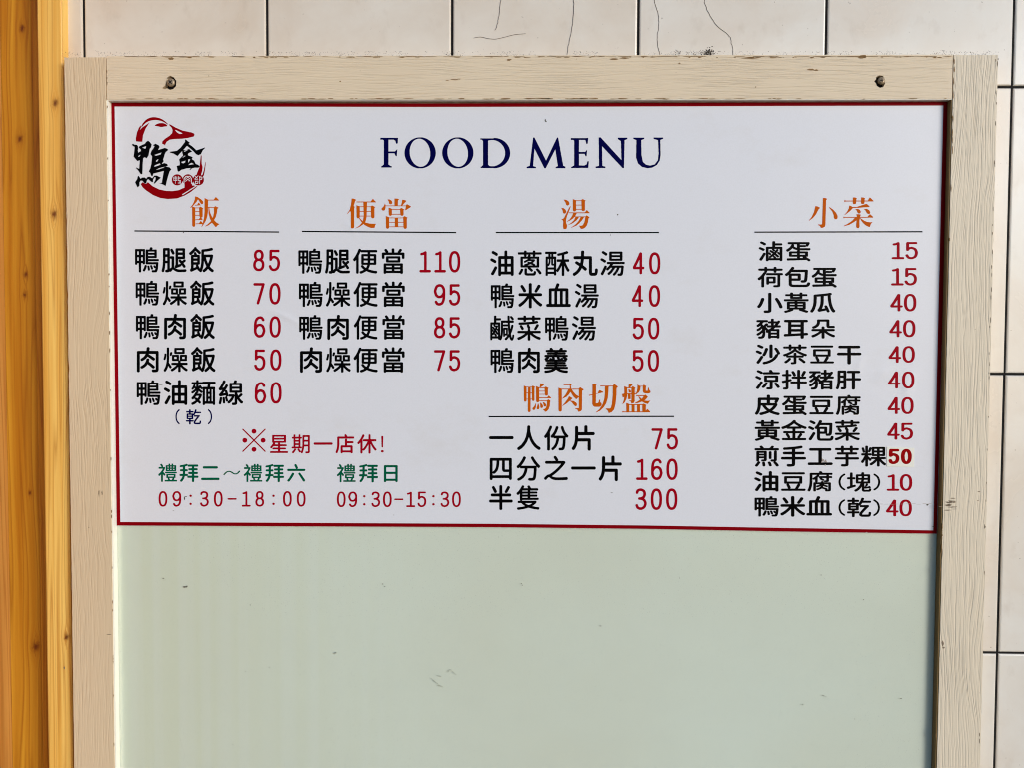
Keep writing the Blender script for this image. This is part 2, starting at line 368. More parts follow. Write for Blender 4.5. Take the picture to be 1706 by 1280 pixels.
lp0 = rag((xl1, zr0), (xr0, zr0), 300, 0.0003) + rag((xr0, zr0), (xr0, zr1), 6, 0) + rag((xr0, zr1), (xl1, zr1), 300, 0.00045) + rag((xl1, zr1), (xl1, zr0), 6, 0)
top = extruded('rail', [lp0, hole(284, 138, sh1), hole(1467, 136, sh2)], Y_FRAME + 0.0002, FT - .0002, M_FT, fr)
v, f = boxv(xl1, xr0, Y_FRAME, FT, ZBOT, ZBOT + 0.05, 0.0005); part('rail', v, f, M_FT, fr)
M_HOLE = plain('dark_hole', (22, 12, 8), 0.95)  # near-black colour stands for the shade inside holes and screw slots
for cx, cy in ((284, 138), (1467, 136)):
    p = at(cx, cy, 0.006); v, f = boxv(p.x - .014, p.x + .014, 0.0062, 0.012, p.z - .014, p.z + .014); part('hole_bottom', v, f, M_HOLE, fr)
# inner edge lips between frame face and glass
lw = 0.0006
for nm, (x0, x1, z0, z1, m) in {'a': (xl1 - .0010, xl1 + lw, ZBOT + .05, zr0 - lw, M_LIP), 'b': (xr0 - lw, xr0 + .0010, ZBOT + .05, zr0 - lw, M_LIP_SHADE), 'c': (xl1 - .0002, xr0 + .0002, zr0 - lw, zr0 + .0001, M_LIP)}.items():
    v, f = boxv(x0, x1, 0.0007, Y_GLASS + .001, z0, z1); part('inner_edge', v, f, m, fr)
def glass_material():
    t = NT('pale_green_back_painted_glass')
    a = t.noise(t.scaled(t.pos, (2.5, 2.5, 2.5)), 1, 3); st = t.noise(t.scaled(t.pos, (70, 1, 0.6)), 1, 2)
    c = t.noise(t.scaled(t.pos, (500, 500, 500)), 1, 2)
    col = t.mix(t.ramp(a, [(0.3, 0.0), (0.7, 1.0)]), srgb(222, 228, 216), srgb(219, 222, 206))
    sp = t.n('ShaderNodeSeparateXYZ'); t.link(t.pos, sp.inputs[0])
    lf = t.ramp(sp.outputs[0], [(0.05, 0.45), (0.42, 0.0)])
    col = t.mix(t.math('MULTIPLY', lf, t.ramp(st, [(0.38, 1.0), (0.62, 0.0)])), col, srgb(214, 218, 190))
    col = t.mix(t.ramp(c, [(0.66, 0.0), (0.8, 0.12)]), col, srgb(150, 150, 130))
    return t.done(col, 0.17, t.bump(t.noise(t.scaled(t.pos, (4, 4, 4)), 1, 2), 0.05, 0.004), Specular_IOR_Level=0.5, Coat_Weight=0.0)
M_GLASS = glass_material(); Y_BACK = 0.0095
def pane_material():
    "clear pane seen head on: lets light through, mirrors a little by Fresnel"
    t = NT('clear_glass_pane'); out = t.t.nodes['Material Output']; t.t.nodes.remove(t.b)
    tr = t.n('ShaderNodeBsdfTransparent'); gl = t.n('ShaderNodeBsdfGlossy'); fz = t.n('ShaderNodeFresnel'); mx = t.n('ShaderNodeMixShader')
    tr.inputs[0].default_value = (0.97, 0.99, 0.98, 1); t.link(t.math('MULTIPLY_ADD', t.n('ShaderNodeNewGeometry').outputs['Backfacing'], 1 / 1.5 - 1.5, 1.5), fz.inputs[0])
    nz = t.noise(t.scaled(t.pos, (7, 7, 7)), 1, 4, 0.6, 0.5)
    t.link(t.ramp(nz, [(0.3, 0.05), (0.7, 0.16)]), gl.inputs['Roughness']); gl.inputs[0].default_value = (1, 1, 1, 1)
    df = t.n('ShaderNodeBsdfDiffuse'); df.inputs[0].default_value = srgb(226, 224, 210); m2 = t.n('ShaderNodeMixShader')
    film = t.ramp(t.noise(t.scaled(t.pos, (2.2, 2.2, 3)), 1, 4, 0.5, 0.2), [(0.40, 0.0), (0.72, 0.14)])
    film = t.math('MAXIMUM', film, t.ramp(t.noise(t.scaled(t.pos, (900, 900, 900)), 1, 2), [(0.66, 0.0), (0.74, 0.22)]))
    t.link(fz.outputs[0], mx.inputs[0]); t.link(tr.outputs[0], mx.inputs[1]); t.link(gl.outputs[0], mx.inputs[2])
    t.link(film, m2.inputs[0]); t.link(mx.outputs[0], m2.inputs[1]); t.link(df.outputs[0], m2.inputs[2]); t.link(m2.outputs[0], out.inputs[0])
    return t.m
M_PANE = pane_material()
v, f = boxv(xl1 - .005, xr0 + .005, Y_BACK, Y_BACK + .004, ZBOT + .03, zr0 + .006); part('backing_board', v, f, M_GLASS, fr)
v = [(xl1 - .005, Y_GLASS, ZBOT + .03), (xr0 + .005, Y_GLASS, ZBOT + .03), (xr0 + .005, Y_GLASS, zr0 + .006), (xl1 - .005, Y_GLASS, zr0 + .006)]
glass = part('glass_pane', v, [(0, 1, 2, 3)], M_PANE, fr)
# screws
def rod_metal():
    t = NT('tarnished_screw_steel'); a = t.noise(t.scaled(t.pos, (900, 900, 900)), 1, 3)
    return t.done(t.ramp(a, [(0.35, srgb(120, 100, 76)), (0.7, srgb(186, 168, 140))]), 0.4, None, Metallic=0.35)
M_SCREW = rod_metal()
def screw(cx, cy, R, label, rot):
    c = at(cx, cy, -0.001); V, F = [], []
    prof = [(0.0, -0.0016), (R * .45, -0.00155), (R * .8, -0.0011), (R * .97, -0.0004), (R, 0.0003), (R * .8, 0.0008), (R * .4, 0.0012), (R * .35, 0.006)]
    seg = 28
    for r, y in prof[1:]:
        for k in range(seg):
            t = 2 * math.pi * k / seg; V.append((c.x + r * math.cos(t), c.y + y, c.z + r * math.sin(t)))
    V.append((c.x, c.y + prof[0][1], c.z)); n = len(prof) - 1
    for k in range(seg): F.append((len(V) - 1, k, (k + 1) % seg))
    for i in range(n - 1):
        for k in range(seg): F.append((i * seg + k, (i + 1) * seg + k, (i + 1) * seg + (k + 1) % seg, i * seg + (k + 1) % seg))
    s = part('screw', V, F, M_SCREW, fr, smooth=True); s['label'] = label
    V, F = [], []
    for q in range(2):
        a = rot + q * math.pi / 2; d = Vector((math.cos(a), 0, math.sin(a))); w = Vector((-d.z, 0, d.x))
        y = c.y - 0.00167 - q * .00001; b = len(V)
        for sx, sw in ((-1, -1), (1, -1), (1, 1), (-1, 1)):
            p = c + d * sx * R * .52 + w * sw * R * .12; V.append((p.x, y, p.z))
        for sx, sw in ((-1, -1), (1, -1), (1, 1), (-1, 1)):
            p = c + d * sx * R * .52 + w * sw * R * .12; V.append((p.x, y + .0008, p.z))
        F += [(b, b + 1, b + 2, b + 3)] + [(b + i, b + 4 + i, b + 4 + (i + 1) % 4, b + (i + 1) % 4) for i in range(4)]
    part('cross_slot', V, F, M_HOLE, s)
screw(284.5, 137, 0.0045, 'brownish screw head in the ragged hole at the left of the top rail', 0.75)
screw(1468.5, 134, 0.0039, 'grey screw head in the dark hole at the right of the top rail', 0.12)

def blob(cx, cy, rx, ry, n=9, jag=0.35):
    return [(cx + rx * (1 + random.uniform(-jag, jag)) * math.cos(2 * math.pi * k / n), cy + ry * (1 + random.uniform(-jag, jag)) * math.sin(2 * math.pi * k / n)) for k in range(n)]
def specks(name, items, Y, mat, parent, thick=0.00012):
    V, F = [], []
    for (cx, cy, rx, ry) in items:
        P = blob(cx, cy, rx, ry); b = len(V); n = len(P)
        for x, y in P: q = at(x, y, Y - thick); V.append(tuple(q))
        for x, y in P: q = at(x, y, Y + .00001); V.append(tuple(q))
        F.append(tuple(range(b, b + n))[::-1]); F += [(b + i, b + (i + 1) % n, b + n + (i + 1) % n, b + n + i) for i in range(n)]
    o = part(name, V, F, mat, parent); o['kind'] = 'stuff'; return o
M_DIRT = plain('dark_dirt', (88, 84, 72), 0.9); M_SCUFF = plain('grey_scuff', (164, 166, 146), 0.8); M_BRN = plain('brown_wear', (138, 106, 66), 0.85); M_STAIN = plain('grey_brown_stain', (128, 112, 92), 0.85)
g_items = [(308, 979, 3.6, 1.0), (311, 977.6, 1.6, .7), (272, 964.5, 1.8, .6), (417, 1009, 1.0, .6), (1000.5, 1044, 2.4, .55), (868.5, 973, 1, .7), (870, 976, .7, .8), (637.5, 974, 1.2, .8), (641, 978, .9, .7),
           (1337.5, 1175, 1.1, .9), (1371, 1160, 1.6, .7), (1376, 1162, .9, .6), (1501, 1165, 1.1, .8), (1368, 959, .9, .7), (1439, 1000, .8, .9), (1132, 964, .7, .7), (559, 1089, 1.2, .8), (449, 1113, .7, .7), (409, 1120, .6, .6), (388, 1242, .8, .6), (1424, 1199, .7, .6)]
specks('dirt_speck', g_items, Y_GLASS, M_DIRT, glass)
sc = []
for (a, b, c, d) in ((718, 1131, 726, 1138), (729, 1127, 735, 1128), (730, 1143, 738, 1145), (745, 1121, 750, 1116.5), (751, 1117, 761, 1126), (722, 1134, 733, 1143.5), (556, 1090, 560, 1088)):
    for k in range(5):
        t = (k + random.random() * .7) / 5; sc.append((a + (c - a) * t, b + (d - b) * t, 0.9, 0.45))
specks('scuff_mark', sc, Y_GLASS, M_SCUFF, glass)
# brown wear where paint has chipped off the inner edges, dirt and a painted contact shadow on the rail top, a stain on the right stile
wi = []
for k in range(26):
    y = random.choice([random.uniform(96, 260), random.uniform(180, 330), random.uniform(870, 960), random.uniform(100, 1270)])
    x = 1588 - (y - 95) * 0.0262; wi.append((x + 1.6 + random.random() * 1.2, y, random.uniform(.4, 1.1), random.uniform(1.5, 6)))
for k in range(26): y = random.uniform(100, 1270); wi.append((178.6 + (y - 95) * .0104 - .6, y, .6, random.uniform(1, 4)))
ws = specks('chipped_edge', wi, Y_FRAME + .0003, M_BRN, fr, .0005)
wt = [(random.uniform(182, 1585), 164.3 - random.random() * 1.2, random.uniform(2, 9), random.uniform(.3, .7)) for k in range(60)]
wt += [(random.gauss(910, 60), 163.6, random.uniform(3, 9), .9) for k in range(12)]
wt += [(random.uniform(182, 1585), 94.0 + random.random() * 1.5, random.uniform(1, 6), random.uniform(.3, .8)) for k in range(60)]
wt += [(848, 99, 3.5, 1.6), (285, 97, 6, 2.2), (757, 132, 7, .8), (765, 131, 3, .6), (745, 133.5, 3, .5), (1132, 105, 1.6, 1), (1024, 98, 7, 1.2), (1040, 96, 8, 1), (1437, 93.5, 7, 3), (1351, 115, 6, 1.5), (1360, 116, 4, 1), (1259, 144.5, 1, .9), (567, 135, 1.4, .8), (348, 126, 1, .7), (1250, 96, 14, 1.0)]
wt += [(random.uniform(180, 1660), 93.4 + random.uniform(-.2, .5), random.uniform(4, 13), random.uniform(.22, .45)) for k in range(110)]  # thin dark streaks paint the contact shadow and dirt along the top edge
specks('chipped_edge', [w for w in wt if w[0] < 1586], Y_FRAME + .0004, M_BRN, fr, .0005)
stn = [(1583 + random.gauss(0, 6), 841 + random.gauss(0, 3.2), random.uniform(2, 6), random.uniform(.4, .9)) for k in range(22)] + [(1579, 851, 6, .7), (1590, 849, 4, .6), (1631, 820, 2, .8), (1629, 835, 1.5, .6), (1570.5, 1073, 1.6, 5), (1572, 1080, 2.2, 1.6)]
stn += [(165, 822, 1.0, 6), (170, 823, .9, 4), (1659, 100, .7, 3), (1662, 106, .7, 4), (1663, 98, .8, 2), (181, 1058, 4, .5), (107, 1114, 1, 3), (148, 880, .7, 1)]
for k in range(30): y = random.uniform(100, 1275); stn.append((1662.5 - (y - 91) * .0261 - random.random() * 1.6, y, .6, random.uniform(1, 4.5)))
specks('stain', stn, Y_FRAME, M_STAIN, fr, .0001)
# dust and debris caught along the top edge of the frame
V, F = [], []
def crumb(p, r):
    b = len(V); 
    for k in range(6):
        d = [(1, 0, 0), (-1, 0, 0), (0, 1, 0), (0, -1, 0), (0, 0, 1), (0, 0, -1)][k]; s = r * random.uniform(.5, 1.4)
        V.append((p[0] + d[0] * s, p[1] + d[1] * s, p[2] + d[2] * s * .8))
    for q in ((0, 2, 4), (2, 1, 4), (1, 3, 4), (3, 0, 4), (2, 0, 5), (1, 2, 5), (3, 1, 5), (0, 3, 5)): F.append(tuple(b + i for i in q))
def dust(cx, sx, n, hmax, r0, r1):
    for k in range(n):
        x = random.gauss(cx, sx); h = abs(random.gauss(0, hmax)) * math.exp(-((x - cx) / (sx * 2)) ** 2)
        q = at(x, 92 - h, 0.012); crumb((q.x, random.uniform(.002, .019), zr1 + .0004 + max(0, q.z - zr1) ), random.uniform(r0, r1))
dust(1179, 5, 150, 4.0, .0003, .0010); dust(1160, 10, 70, 1.2, .0002, .0006); dust(1126, 4, 45, 2.5, .0002, .0007); dust(746, 6, 22, 2.0, .0002, .0005); dust(763, 8, 20, .8, .0002, .0005)
dust(1477, 4, 22, 2, .0002, .0005); dust(1568, 8, 34, 2.2, .0002, .00055); dust(1640, 12, 16, .8, .0002, .0004)
for k in range(170): dust(random.uniform(112, 1655), 6, 9, .28, .0002, .00045)
o = mesh_obj('dust', V, F, plain('dust_brown', (74, 63, 54), 0.95), None, base=(0.5, 0.01, zr1)); o['kind'] = 'stuff'
o['label'] = 'dark dust and crumbs lying along the top edge of the cream frame'; o['category'] = 'dust'

# ------------------------------------------------------------------ the menu sheet
GLYPH_TEXT = [
[[604,108,-9,6,-7,10,-10,30,-6,16,-3,4,-95,1,-10,6,-7,11,0,406,7,11,12,6,293,1,2,6,-4,48,-3,11,-4,-1,-17,-26,-11,-7,-22,1,-9,6,-6,10,1,22,22,37,12,6,16,0,10,-4,2,1,1,6,-7,28,-10,24,-6,6,-12,3,-64,-2,-12,9,-4,6,-1,8,0,18,3,8,6,9,10,6,92,0,14,-2,14,-5,17,-12,13,-20,8,-22,9,-42,10,-88,6,-80,0,-16,-5,-8,-8,-7,-6,-2,-292,0,-4,-2,-1,-3,1,-22,6,-3,306,0,10,-6,6,-9,1,-30,-7,-11,-12,-6,-302,0,-8,-2,-1,-25,1,-3,4,-2,242,0,12,-6,7,-11,0,-214,-2,-8,-7,-8,-10,-5,-120,-1,-1,-4,10,-24,0,-18,-5,-8,-10,-8,-10,-3,-12,-2],[144,160,-9,6,-6,12,0,432,6,10,9,6,32,1,10,-6,6,-9,1,-26,2,-4,43,-1,6,2,1,257,6,10,9,6,36,1,11,-7,6,-12,1,-254,6,-3,46,1,2,2,3,18,5,7,10,6,32,-1,9,-6,6,-10,0,-422,-7,-11,-12,-6],[195,228,43,-1,6,3,1,98,-3,6,-42,1,-6,-3,-1,-98],[315,228,47,-1,6,3,1,98,-3,6,-46,1,-6,-3,-1,-98],[531,234,189,-1,3,1,2,4,0,28,-2,4,-5,1,-184,0,-4,-2,-1,-3,0,-28],[531,330,189,-1,3,1,2,4,0,30,-2,4,-5,1,-184,0,-3,-1,-2,-4,0,-30],[195,404,43,-1,6,3,1,100,-3,6,-42,1,-6,-3,-1,-100],[315,404,47,-1,6,3,1,100,-3,6,-46,1,-6,-3,-1,-100],[440,638,-8,5,-6,9,-14,44,-10,27,-14,29,-19,30,0,18,2,6,7,8,18,11,18,0,6,-2,12,-10,10,-15,24,-48,20,-66,1,-26,-8,-12,-9,-6,-8,-3],[610,642,-9,6,-5,8,-1,22,17,42,12,36,7,10,9,6,24,0,9,-6,5,-8,1,-24,-5,-18,-12,-30,-12,-27,-8,-12,-10,-6],[524,654,-10,8,-4,6,-1,8,0,14,10,48,5,46,7,12,9,6,26,1,12,-9,4,-6,1,-8,0,-18,-4,-30,-13,-60,-7,-12,-9,-6]],
[[164,130,-17,10,-8,18,0,320,-2,12,0,58,-2,10,-2,54,-8,72,-13,66,-15,52,1,18,9,16,5,4,16,8,18,1,16,-8,10,-15,11,-42,12,-62,10,-82,2,-46,3,-9,8,-2,50,0,4,2,1,3,0,174,-2,10,-2,4,-3,1,-32,0,-10,5,-10,8,-7,14,0,18,7,18,8,8,12,6,44,1,18,-2,10,-3,16,-8,14,-10,18,7,20,-1,16,-9,38,-47,10,-9,6,-2,10,3,42,30,36,20,30,12,38,9,26,2,136,0,12,-2,40,0,20,-3,15,-8,9,-16,3,-10,0,-16,-9,-17,-16,-9,-42,-1,-44,4,-50,0,-12,2,-22,0,-52,-4,-40,-9,-24,-8,-22,-12,-42,-30,-3,-8,-1,-300,-10,-17,-18,-8,-80,0,-14,7,-10,11,-2,-1,-1,-234,-5,-14,-8,-8,-16,-7],[550,136,-17,10,-8,18,0,446,-2,20,-5,14,-18,32,-1,18,1,6,10,16,6,6,14,7,20,-1,50,-20,82,-30,12,-6,6,-6,6,-12,2,-26,6,6,16,22,37,54,17,9,22,-1,14,-8,6,-6,7,-14,-1,-18,-12,-22,-49,-68,-1,-4,52,-39,8,-9,7,-14,0,-16,-8,-18,-7,-6,-12,-6,-20,0,-18,10,-36,31,-10,8,-4,1,-27,-30,-19,-16,-10,-5,-14,0,-16,7,-6,6,-6,12,-1,18,1,6,7,12,44,52,18,26,-3,1,-12,-4,-16,0,-58,18,-2,-1,-1,-6,0,-150,2,-6,5,-1,180,0,16,-7,6,-6,6,-12,1,-6,0,-262,-1,-8,-10,-15,-18,-8],[394,152,-16,8,-6,6,-7,14,1,20,30,58,25,52,7,6,12,6,22,0,16,-8,8,-8,7,-14,-1,-18,-20,-44,-39,-66,-7,-6,-12,-6],[215,206,51,-1,6,3,1,102,-3,6,-50,1,-6,-3,-1,-102],[603,208,135,0,3,6,-1,44,-6,3,-130,-1,-3,-6,0,-40],[603,334,135,0,3,6,-1,42,-6,3,-130,-1,-3,-6,0,-38],[215,392,51,-1,6,3,1,108,-3,6,-52,1,-6,-3,-1,-64,2,-10,0,-36],[348,432,2,-1,8,10,14,7,30,2,2,2,1,6,-1,244,-4,5,-24,16,-26,23,-2,-2,-1,-6]],
[[272,102,-17,10,-11,18,-21,28,-35,39,-26,24,-60,47,-7,14,0,18,13,26,6,6,14,7,14,0,20,-9,38,-31,52,-52,30,-35,12,7,38,32,60,57,12,5,18,0,14,-7,6,-6,8,-14,3,-8,-1,-18,-7,-14,-43,-41,-76,-61,-3,-4,-1,-14,-10,-17,-16,-8],[766,126,-26,8,-42,10,-56,11,-72,10,-72,6,-14,7,-8,8,-5,14,0,258,-2,12,-2,86,-8,70,-12,60,-21,62,-4,-2,-52,-106,-9,-12,1,-2,4,-1,28,0,10,-5,10,-8,7,-14,0,-236,-1,-6,-6,-12,-6,-6,-14,-7,-61,-1,-19,-50,-8,-16,-8,-8,-10,-4,-6,-1,-14,1,-12,6,-8,8,-6,10,-1,24,9,26,-1,4,-71,1,-14,7,-5,4,-7,13,-1,7,0,360,-7,24,-16,20,-7,16,1,16,10,23,6,8,16,8,22,-1,60,-30,106,-46,5,4,11,24,6,9,14,7,24,2,2,14,4,10,5,6,9,6,14,7,16,0,18,-8,8,-9,20,-42,22,-70,15,-74,8,-70,2,-58,3,-23,2,0,20,57,16,40,40,84,-15,22,-40,42,-45,35,-10,11,-7,14,0,14,8,18,11,10,14,7,18,0,10,-5,16,-10,32,-25,58,-58,54,54,24,19,26,18,16,8,18,1,13,-5,8,-6,7,-10,7,-14,0,-18,-7,-14,-6,-6,-26,-18,-31,-24,-30,-30,-20,-24,-2,-6,41,-84,20,-52,14,-46,17,-68,10,-56,0,-16,-5,-12,-12,-12,-10,-4,-12,-3,-26,2,-210,0,-5,-1,-2,-4,0,-72,3,-7,6,-2,94,-8,64,-10,74,-17,24,-11,6,-8,5,-13,0,-14,-7,-14,-12,-12,-12,-6],[229,402,115,0,3,4,-1,30,-6,3,-110,-1,-3,-6,0,-26],[608,404,126,-1,6,3,-8,40,-22,72,-22,56,-12,21,-4,-2,-8,-17,-22,-52,-26,-80,-9,-34],[229,510,115,0,3,4,-1,36,-6,3,-110,-1,-3,-6,0,-32],[229,626,87,0,1,2,-9,12,-5,12,0,16,9,20,0,4,-78,34,-4,0,-2,-1,-1,-93]],
[[226,114,-13,8,-6,14,0,332,-4,60,-10,68,-15,58,-10,32,-24,54,-26,42,-7,14,0,18,5,10,12,13,12,6,16,0,8,-3,10,-7,8,-11,18,-28,26,-52,26,-73,4,2,6,9,32,52,6,7,8,5,20,1,10,-5,8,-8,9,-16,0,-18,-5,-10,-78,-112,-3,-6,6,-66,0,-36,2,-12,0,-320,-6,-14,-11,-8,-8,-1],[460,128,-13,8,-6,14,0,134,5,12,8,8,12,3,272,0,12,-5,8,-8,3,-12,0,-132,-5,-12,-8,-8,-12,-3],[511,190,175,0,3,6,-1,48,-6,3,-170,-1,-3,-6,0,-44],[332,252,-11,6,-9,12,-13,60,0,16,5,10,6,6,12,5,16,-1,8,-4,6,-6,6,-14,17,-56,-1,-16,-8,-13,-12,-6],[154,296,-11,6,-7,12,-3,30,-10,54,-16,56,0,16,3,8,8,8,10,5,20,-1,10,-5,6,-9,12,-40,13,-68,4,-38,0,-14,-3,-6,-6,-9,-10,-5],[388,334,-13,8,-6,14,0,142,5,12,6,6,12,5,166,1,3,4,0,44,-2,4,-5,1,-182,0,-10,3,-7,6,-6,12,0,26,6,12,12,8,135,1,5,1,1,2,-9,12,-21,19,-52,41,-36,24,-46,26,-5,4,-7,10,-1,8,1,16,6,11,10,10,10,5,20,1,10,-3,54,-34,42,-31,27,-23,47,-46,2,1,1,5,1,136,6,11,12,7,36,0,12,-7,7,-13,0,-134,1,-5,2,-1,68,67,40,31,32,22,28,15,16,0,13,-7,13,-16,5,-10,0,-16,-6,-12,-5,-4,-42,-24,-46,-32,-35,-28,-35,-36,1,-2,5,-1,142,-1,12,-7,7,-13,0,-26,-6,-12,-7,-6,-10,-3,-186,0,-5,-1,-2,-6,0,-42,3,-4,172,-1,10,-3,7,-6,6,-14,0,-140,-1,-8,-6,-9,-10,-7,-8,-1,-168,0,-6,1,-8,4,-6,6,-5,12,-1,144,-4,3,-20,0,-5,-1,-2,-6,0,-140,-3,-10,-6,-7,-14,-6],[437,394,76,0,2,6,-1,59,-6,2,-71,-1,-2,-8,0,-52],[683,394,80,0,2,6,-1,59,-6,2,-75,-1,-2,-8,0,-52]],
[[478,102,-16,7,-8,9,-4,8,-3,8,-6,66,-2,12,-3,4,-258,1,-10,3,-10,5,-8,9,-4,8,-3,12,0,574,3,10,5,10,9,8,8,4,10,3,18,0,14,-5,14,-12,7,-16,0,-520,1,-5,4,-2,170,0,6,1,2,2,-10,22,-16,28,-25,32,-31,26,-38,24,-20,10,-12,12,-4,12,-1,8,1,12,4,12,12,12,14,6,8,1,16,-3,27,-12,31,-18,30,-22,38,-35,20,-25,11,-16,3,-2,30,18,64,42,74,54,16,5,10,0,12,-5,19,-16,7,-16,0,-16,-7,-16,-19,-16,-74,-50,-92,-56,-5,-4,-1,-4,4,-6,6,-1,213,1,2,8,0,456,-5,6,-20,3,-62,-2,-13,3,-9,5,-10,11,-5,14,0,14,9,22,10,11,10,5,10,3,60,0,48,-6,24,-9,14,-8,8,-7,10,-19,7,-28,0,-532,-3,-14,-5,-8,-9,-8,-18,-7,-250,-1,-2,-2,-1,-4,8,-62,0,-14,-5,-12,-9,-12,-11,-6,-10,-3],[470,446,-14,6,-10,10,-6,14,-10,34,-14,38,-28,44,-13,16,-25,24,-40,28,-40,20,-10,10,-4,8,-3,12,1,12,6,14,12,12,18,5,16,-1,34,-14,30,-18,38,-27,38,-38,24,-31,4,-3,20,13,60,45,78,65,14,6,8,1,8,-1,14,-6,16,-16,6,-14,1,-14,-7,-16,-14,-15,-36,-29,-58,-44,-70,-50,-2,-6,15,-50,0,-12,-3,-9,-8,-12,-13,-9,-11,-3]],
[[580,100,-14,6,-7,6,-5,8,-5,12,0,126,-2,6,-155,1,-12,5,-8,5,-6,7,-6,14,0,532,6,14,10,10,16,7,18,0,16,-5,11,-10,7,-16,2,-12,4,-3,290,0,4,3,3,12,5,10,10,10,16,7,22,-1,14,-6,8,-7,6,-11,3,-10,-1,-524,-6,-14,-6,-7,-8,-5,-12,-5,-161,-1,-2,-6,0,-124,-3,-10,-6,-11,-14,-11,-12,-3],[188,116,-14,6,-7,6,-5,8,-5,12,0,16,3,8,4,8,8,9,56,31,60,36,10,3,14,-1,14,-6,9,-8,9,-16,3,-8,0,-10,-7,-18,-10,-11,-44,-27,-62,-32,-20,-7],[146,336,-12,4,-7,6,-7,8,-4,12,-1,14,3,10,4,8,8,9,114,66,8,2,14,-1,14,-6,9,-8,9,-16,3,-8,0,-10,-5,-16,-10,-11,-44,-27,-68,-34,-10,-3],[447,352,95,-1,6,2,1,133,-2,6,-95,1,-6,-2,-1,-133],[637,352,101,-1,6,2,1,133,-2,6,-101,1,-6,-2,-1,-133],[272,572,-14,6,-10,10,-58,104,-50,84,-3,8,0,10,5,16,14,15,14,7,10,3,14,-1,14,-6,12,-12,64,-112,36,-72,3,-8,0,-16,-8,-18,-11,-11,-10,-5,-10,-3],[447,580,95,-1,6,2,1,137,-2,8,-95,1,-6,-2,-1,-137],[637,580,101,-1,6,2,1,137,-2,8,-101,1,-6,-2,-1,-137]],
[[276,102,-9,6,-7,10,-1,38,-3,4,-122,1,-11,7,-8,12,0,30,5,8,6,6,8,5,46,0,4,3,-10,15,-12,37,-10,24,-12,18,-22,30,-1,20,2,6,6,8,9,6,26,0,11,-8,29,-39,14,11,13,6,1,2,-22,23,-16,14,-32,23,-42,27,-7,11,1,22,9,12,11,8,26,0,32,-20,28,-21,38,-36,4,0,1,7,-1,27,-12,3,-11,8,-31,56,-18,26,-28,35,-39,37,-6,12,0,16,2,6,16,18,11,7,24,-1,9,-6,25,-25,4,0,1,17,5,8,8,9,24,19,2,4,-4,5,-18,13,-28,18,-34,18,-31,14,-13,9,-7,11,0,20,11,20,6,6,8,5,22,0,12,-5,31,-14,37,-22,64,-46,7,2,34,38,13,9,22,-1,14,-11,10,-13,1,-22,-2,-6,-23,-27,-19,-17,-4,-6,33,-48,32,-58,15,-40,-1,-26,-10,-12,-20,-11,-98,0,-4,-1,-2,-2,2,-14,18,-8,10,-12,1,-42,3,-4,18,13,38,34,18,13,24,0,10,-7,10,-15,1,-24,-7,-11,-24,-19,-60,-44,0,-4,20,-21,6,4,22,24,10,6,20,0,10,-6,8,-9,2,1,1,3,0,462,1,6,5,8,13,9,30,-1,9,-6,6,-8,3,-18,4,-3,232,0,8,2,3,17,6,8,9,6,30,1,10,-5,9,-10,2,-8,0,-502,-7,-11,-12,-8,-132,0,-5,-1,-2,-4,15,-72,4,-12,6,-1,132,-1,10,-7,7,-11,0,-34,-5,-10,-10,-9,-8,-2,-366,0,-6,1,-6,4,-10,11,-4,2,-10,-4,-96,0,-4,-2,-1,-3,0,-36,-7,-11,-12,-8],[448,216,4,0,12,5,152,1,2,4,-16,82,-8,3,-116,0,-13,9,-5,8,-2,9,-2,1,-11,-14,-36,-34,-3,-14,-6,-9,-10,-7,-6,-1,-16,0,-10,6,-8,11,-16,30,-4,1,-1,-71,2,-6,101,-1,10,-6],[225,230,29,-1,4,3,1,78,-1,5,-2,1,-20,-17,-8,-11,5,-22,0,-18,-9,-16],[527,386,35,-1,3,1,2,4,0,350,-1,5,-4,2,-32,0,-4,-2,-1,-3,0,-348],[631,386,33,-1,6,3,1,64,-3,6,-34,1,-4,-3,-1,-64],[733,386,33,-1,3,1,2,4,0,350,-1,5,-4,2,-30,0,-3,-1,-2,-4,0,-348],[631,526,33,-1,6,3,1,68,-3,6,-34,1,-4,-3,-1,-68],[258,584,80,-1,4,1,2,2,-12,24,-14,24,-22,28,-8,-4,-36,-26,-26,0,-2,-2],[631,672,33,-1,6,3,1,66,-3,6,-34,1,-4,-3,-1,-66]],
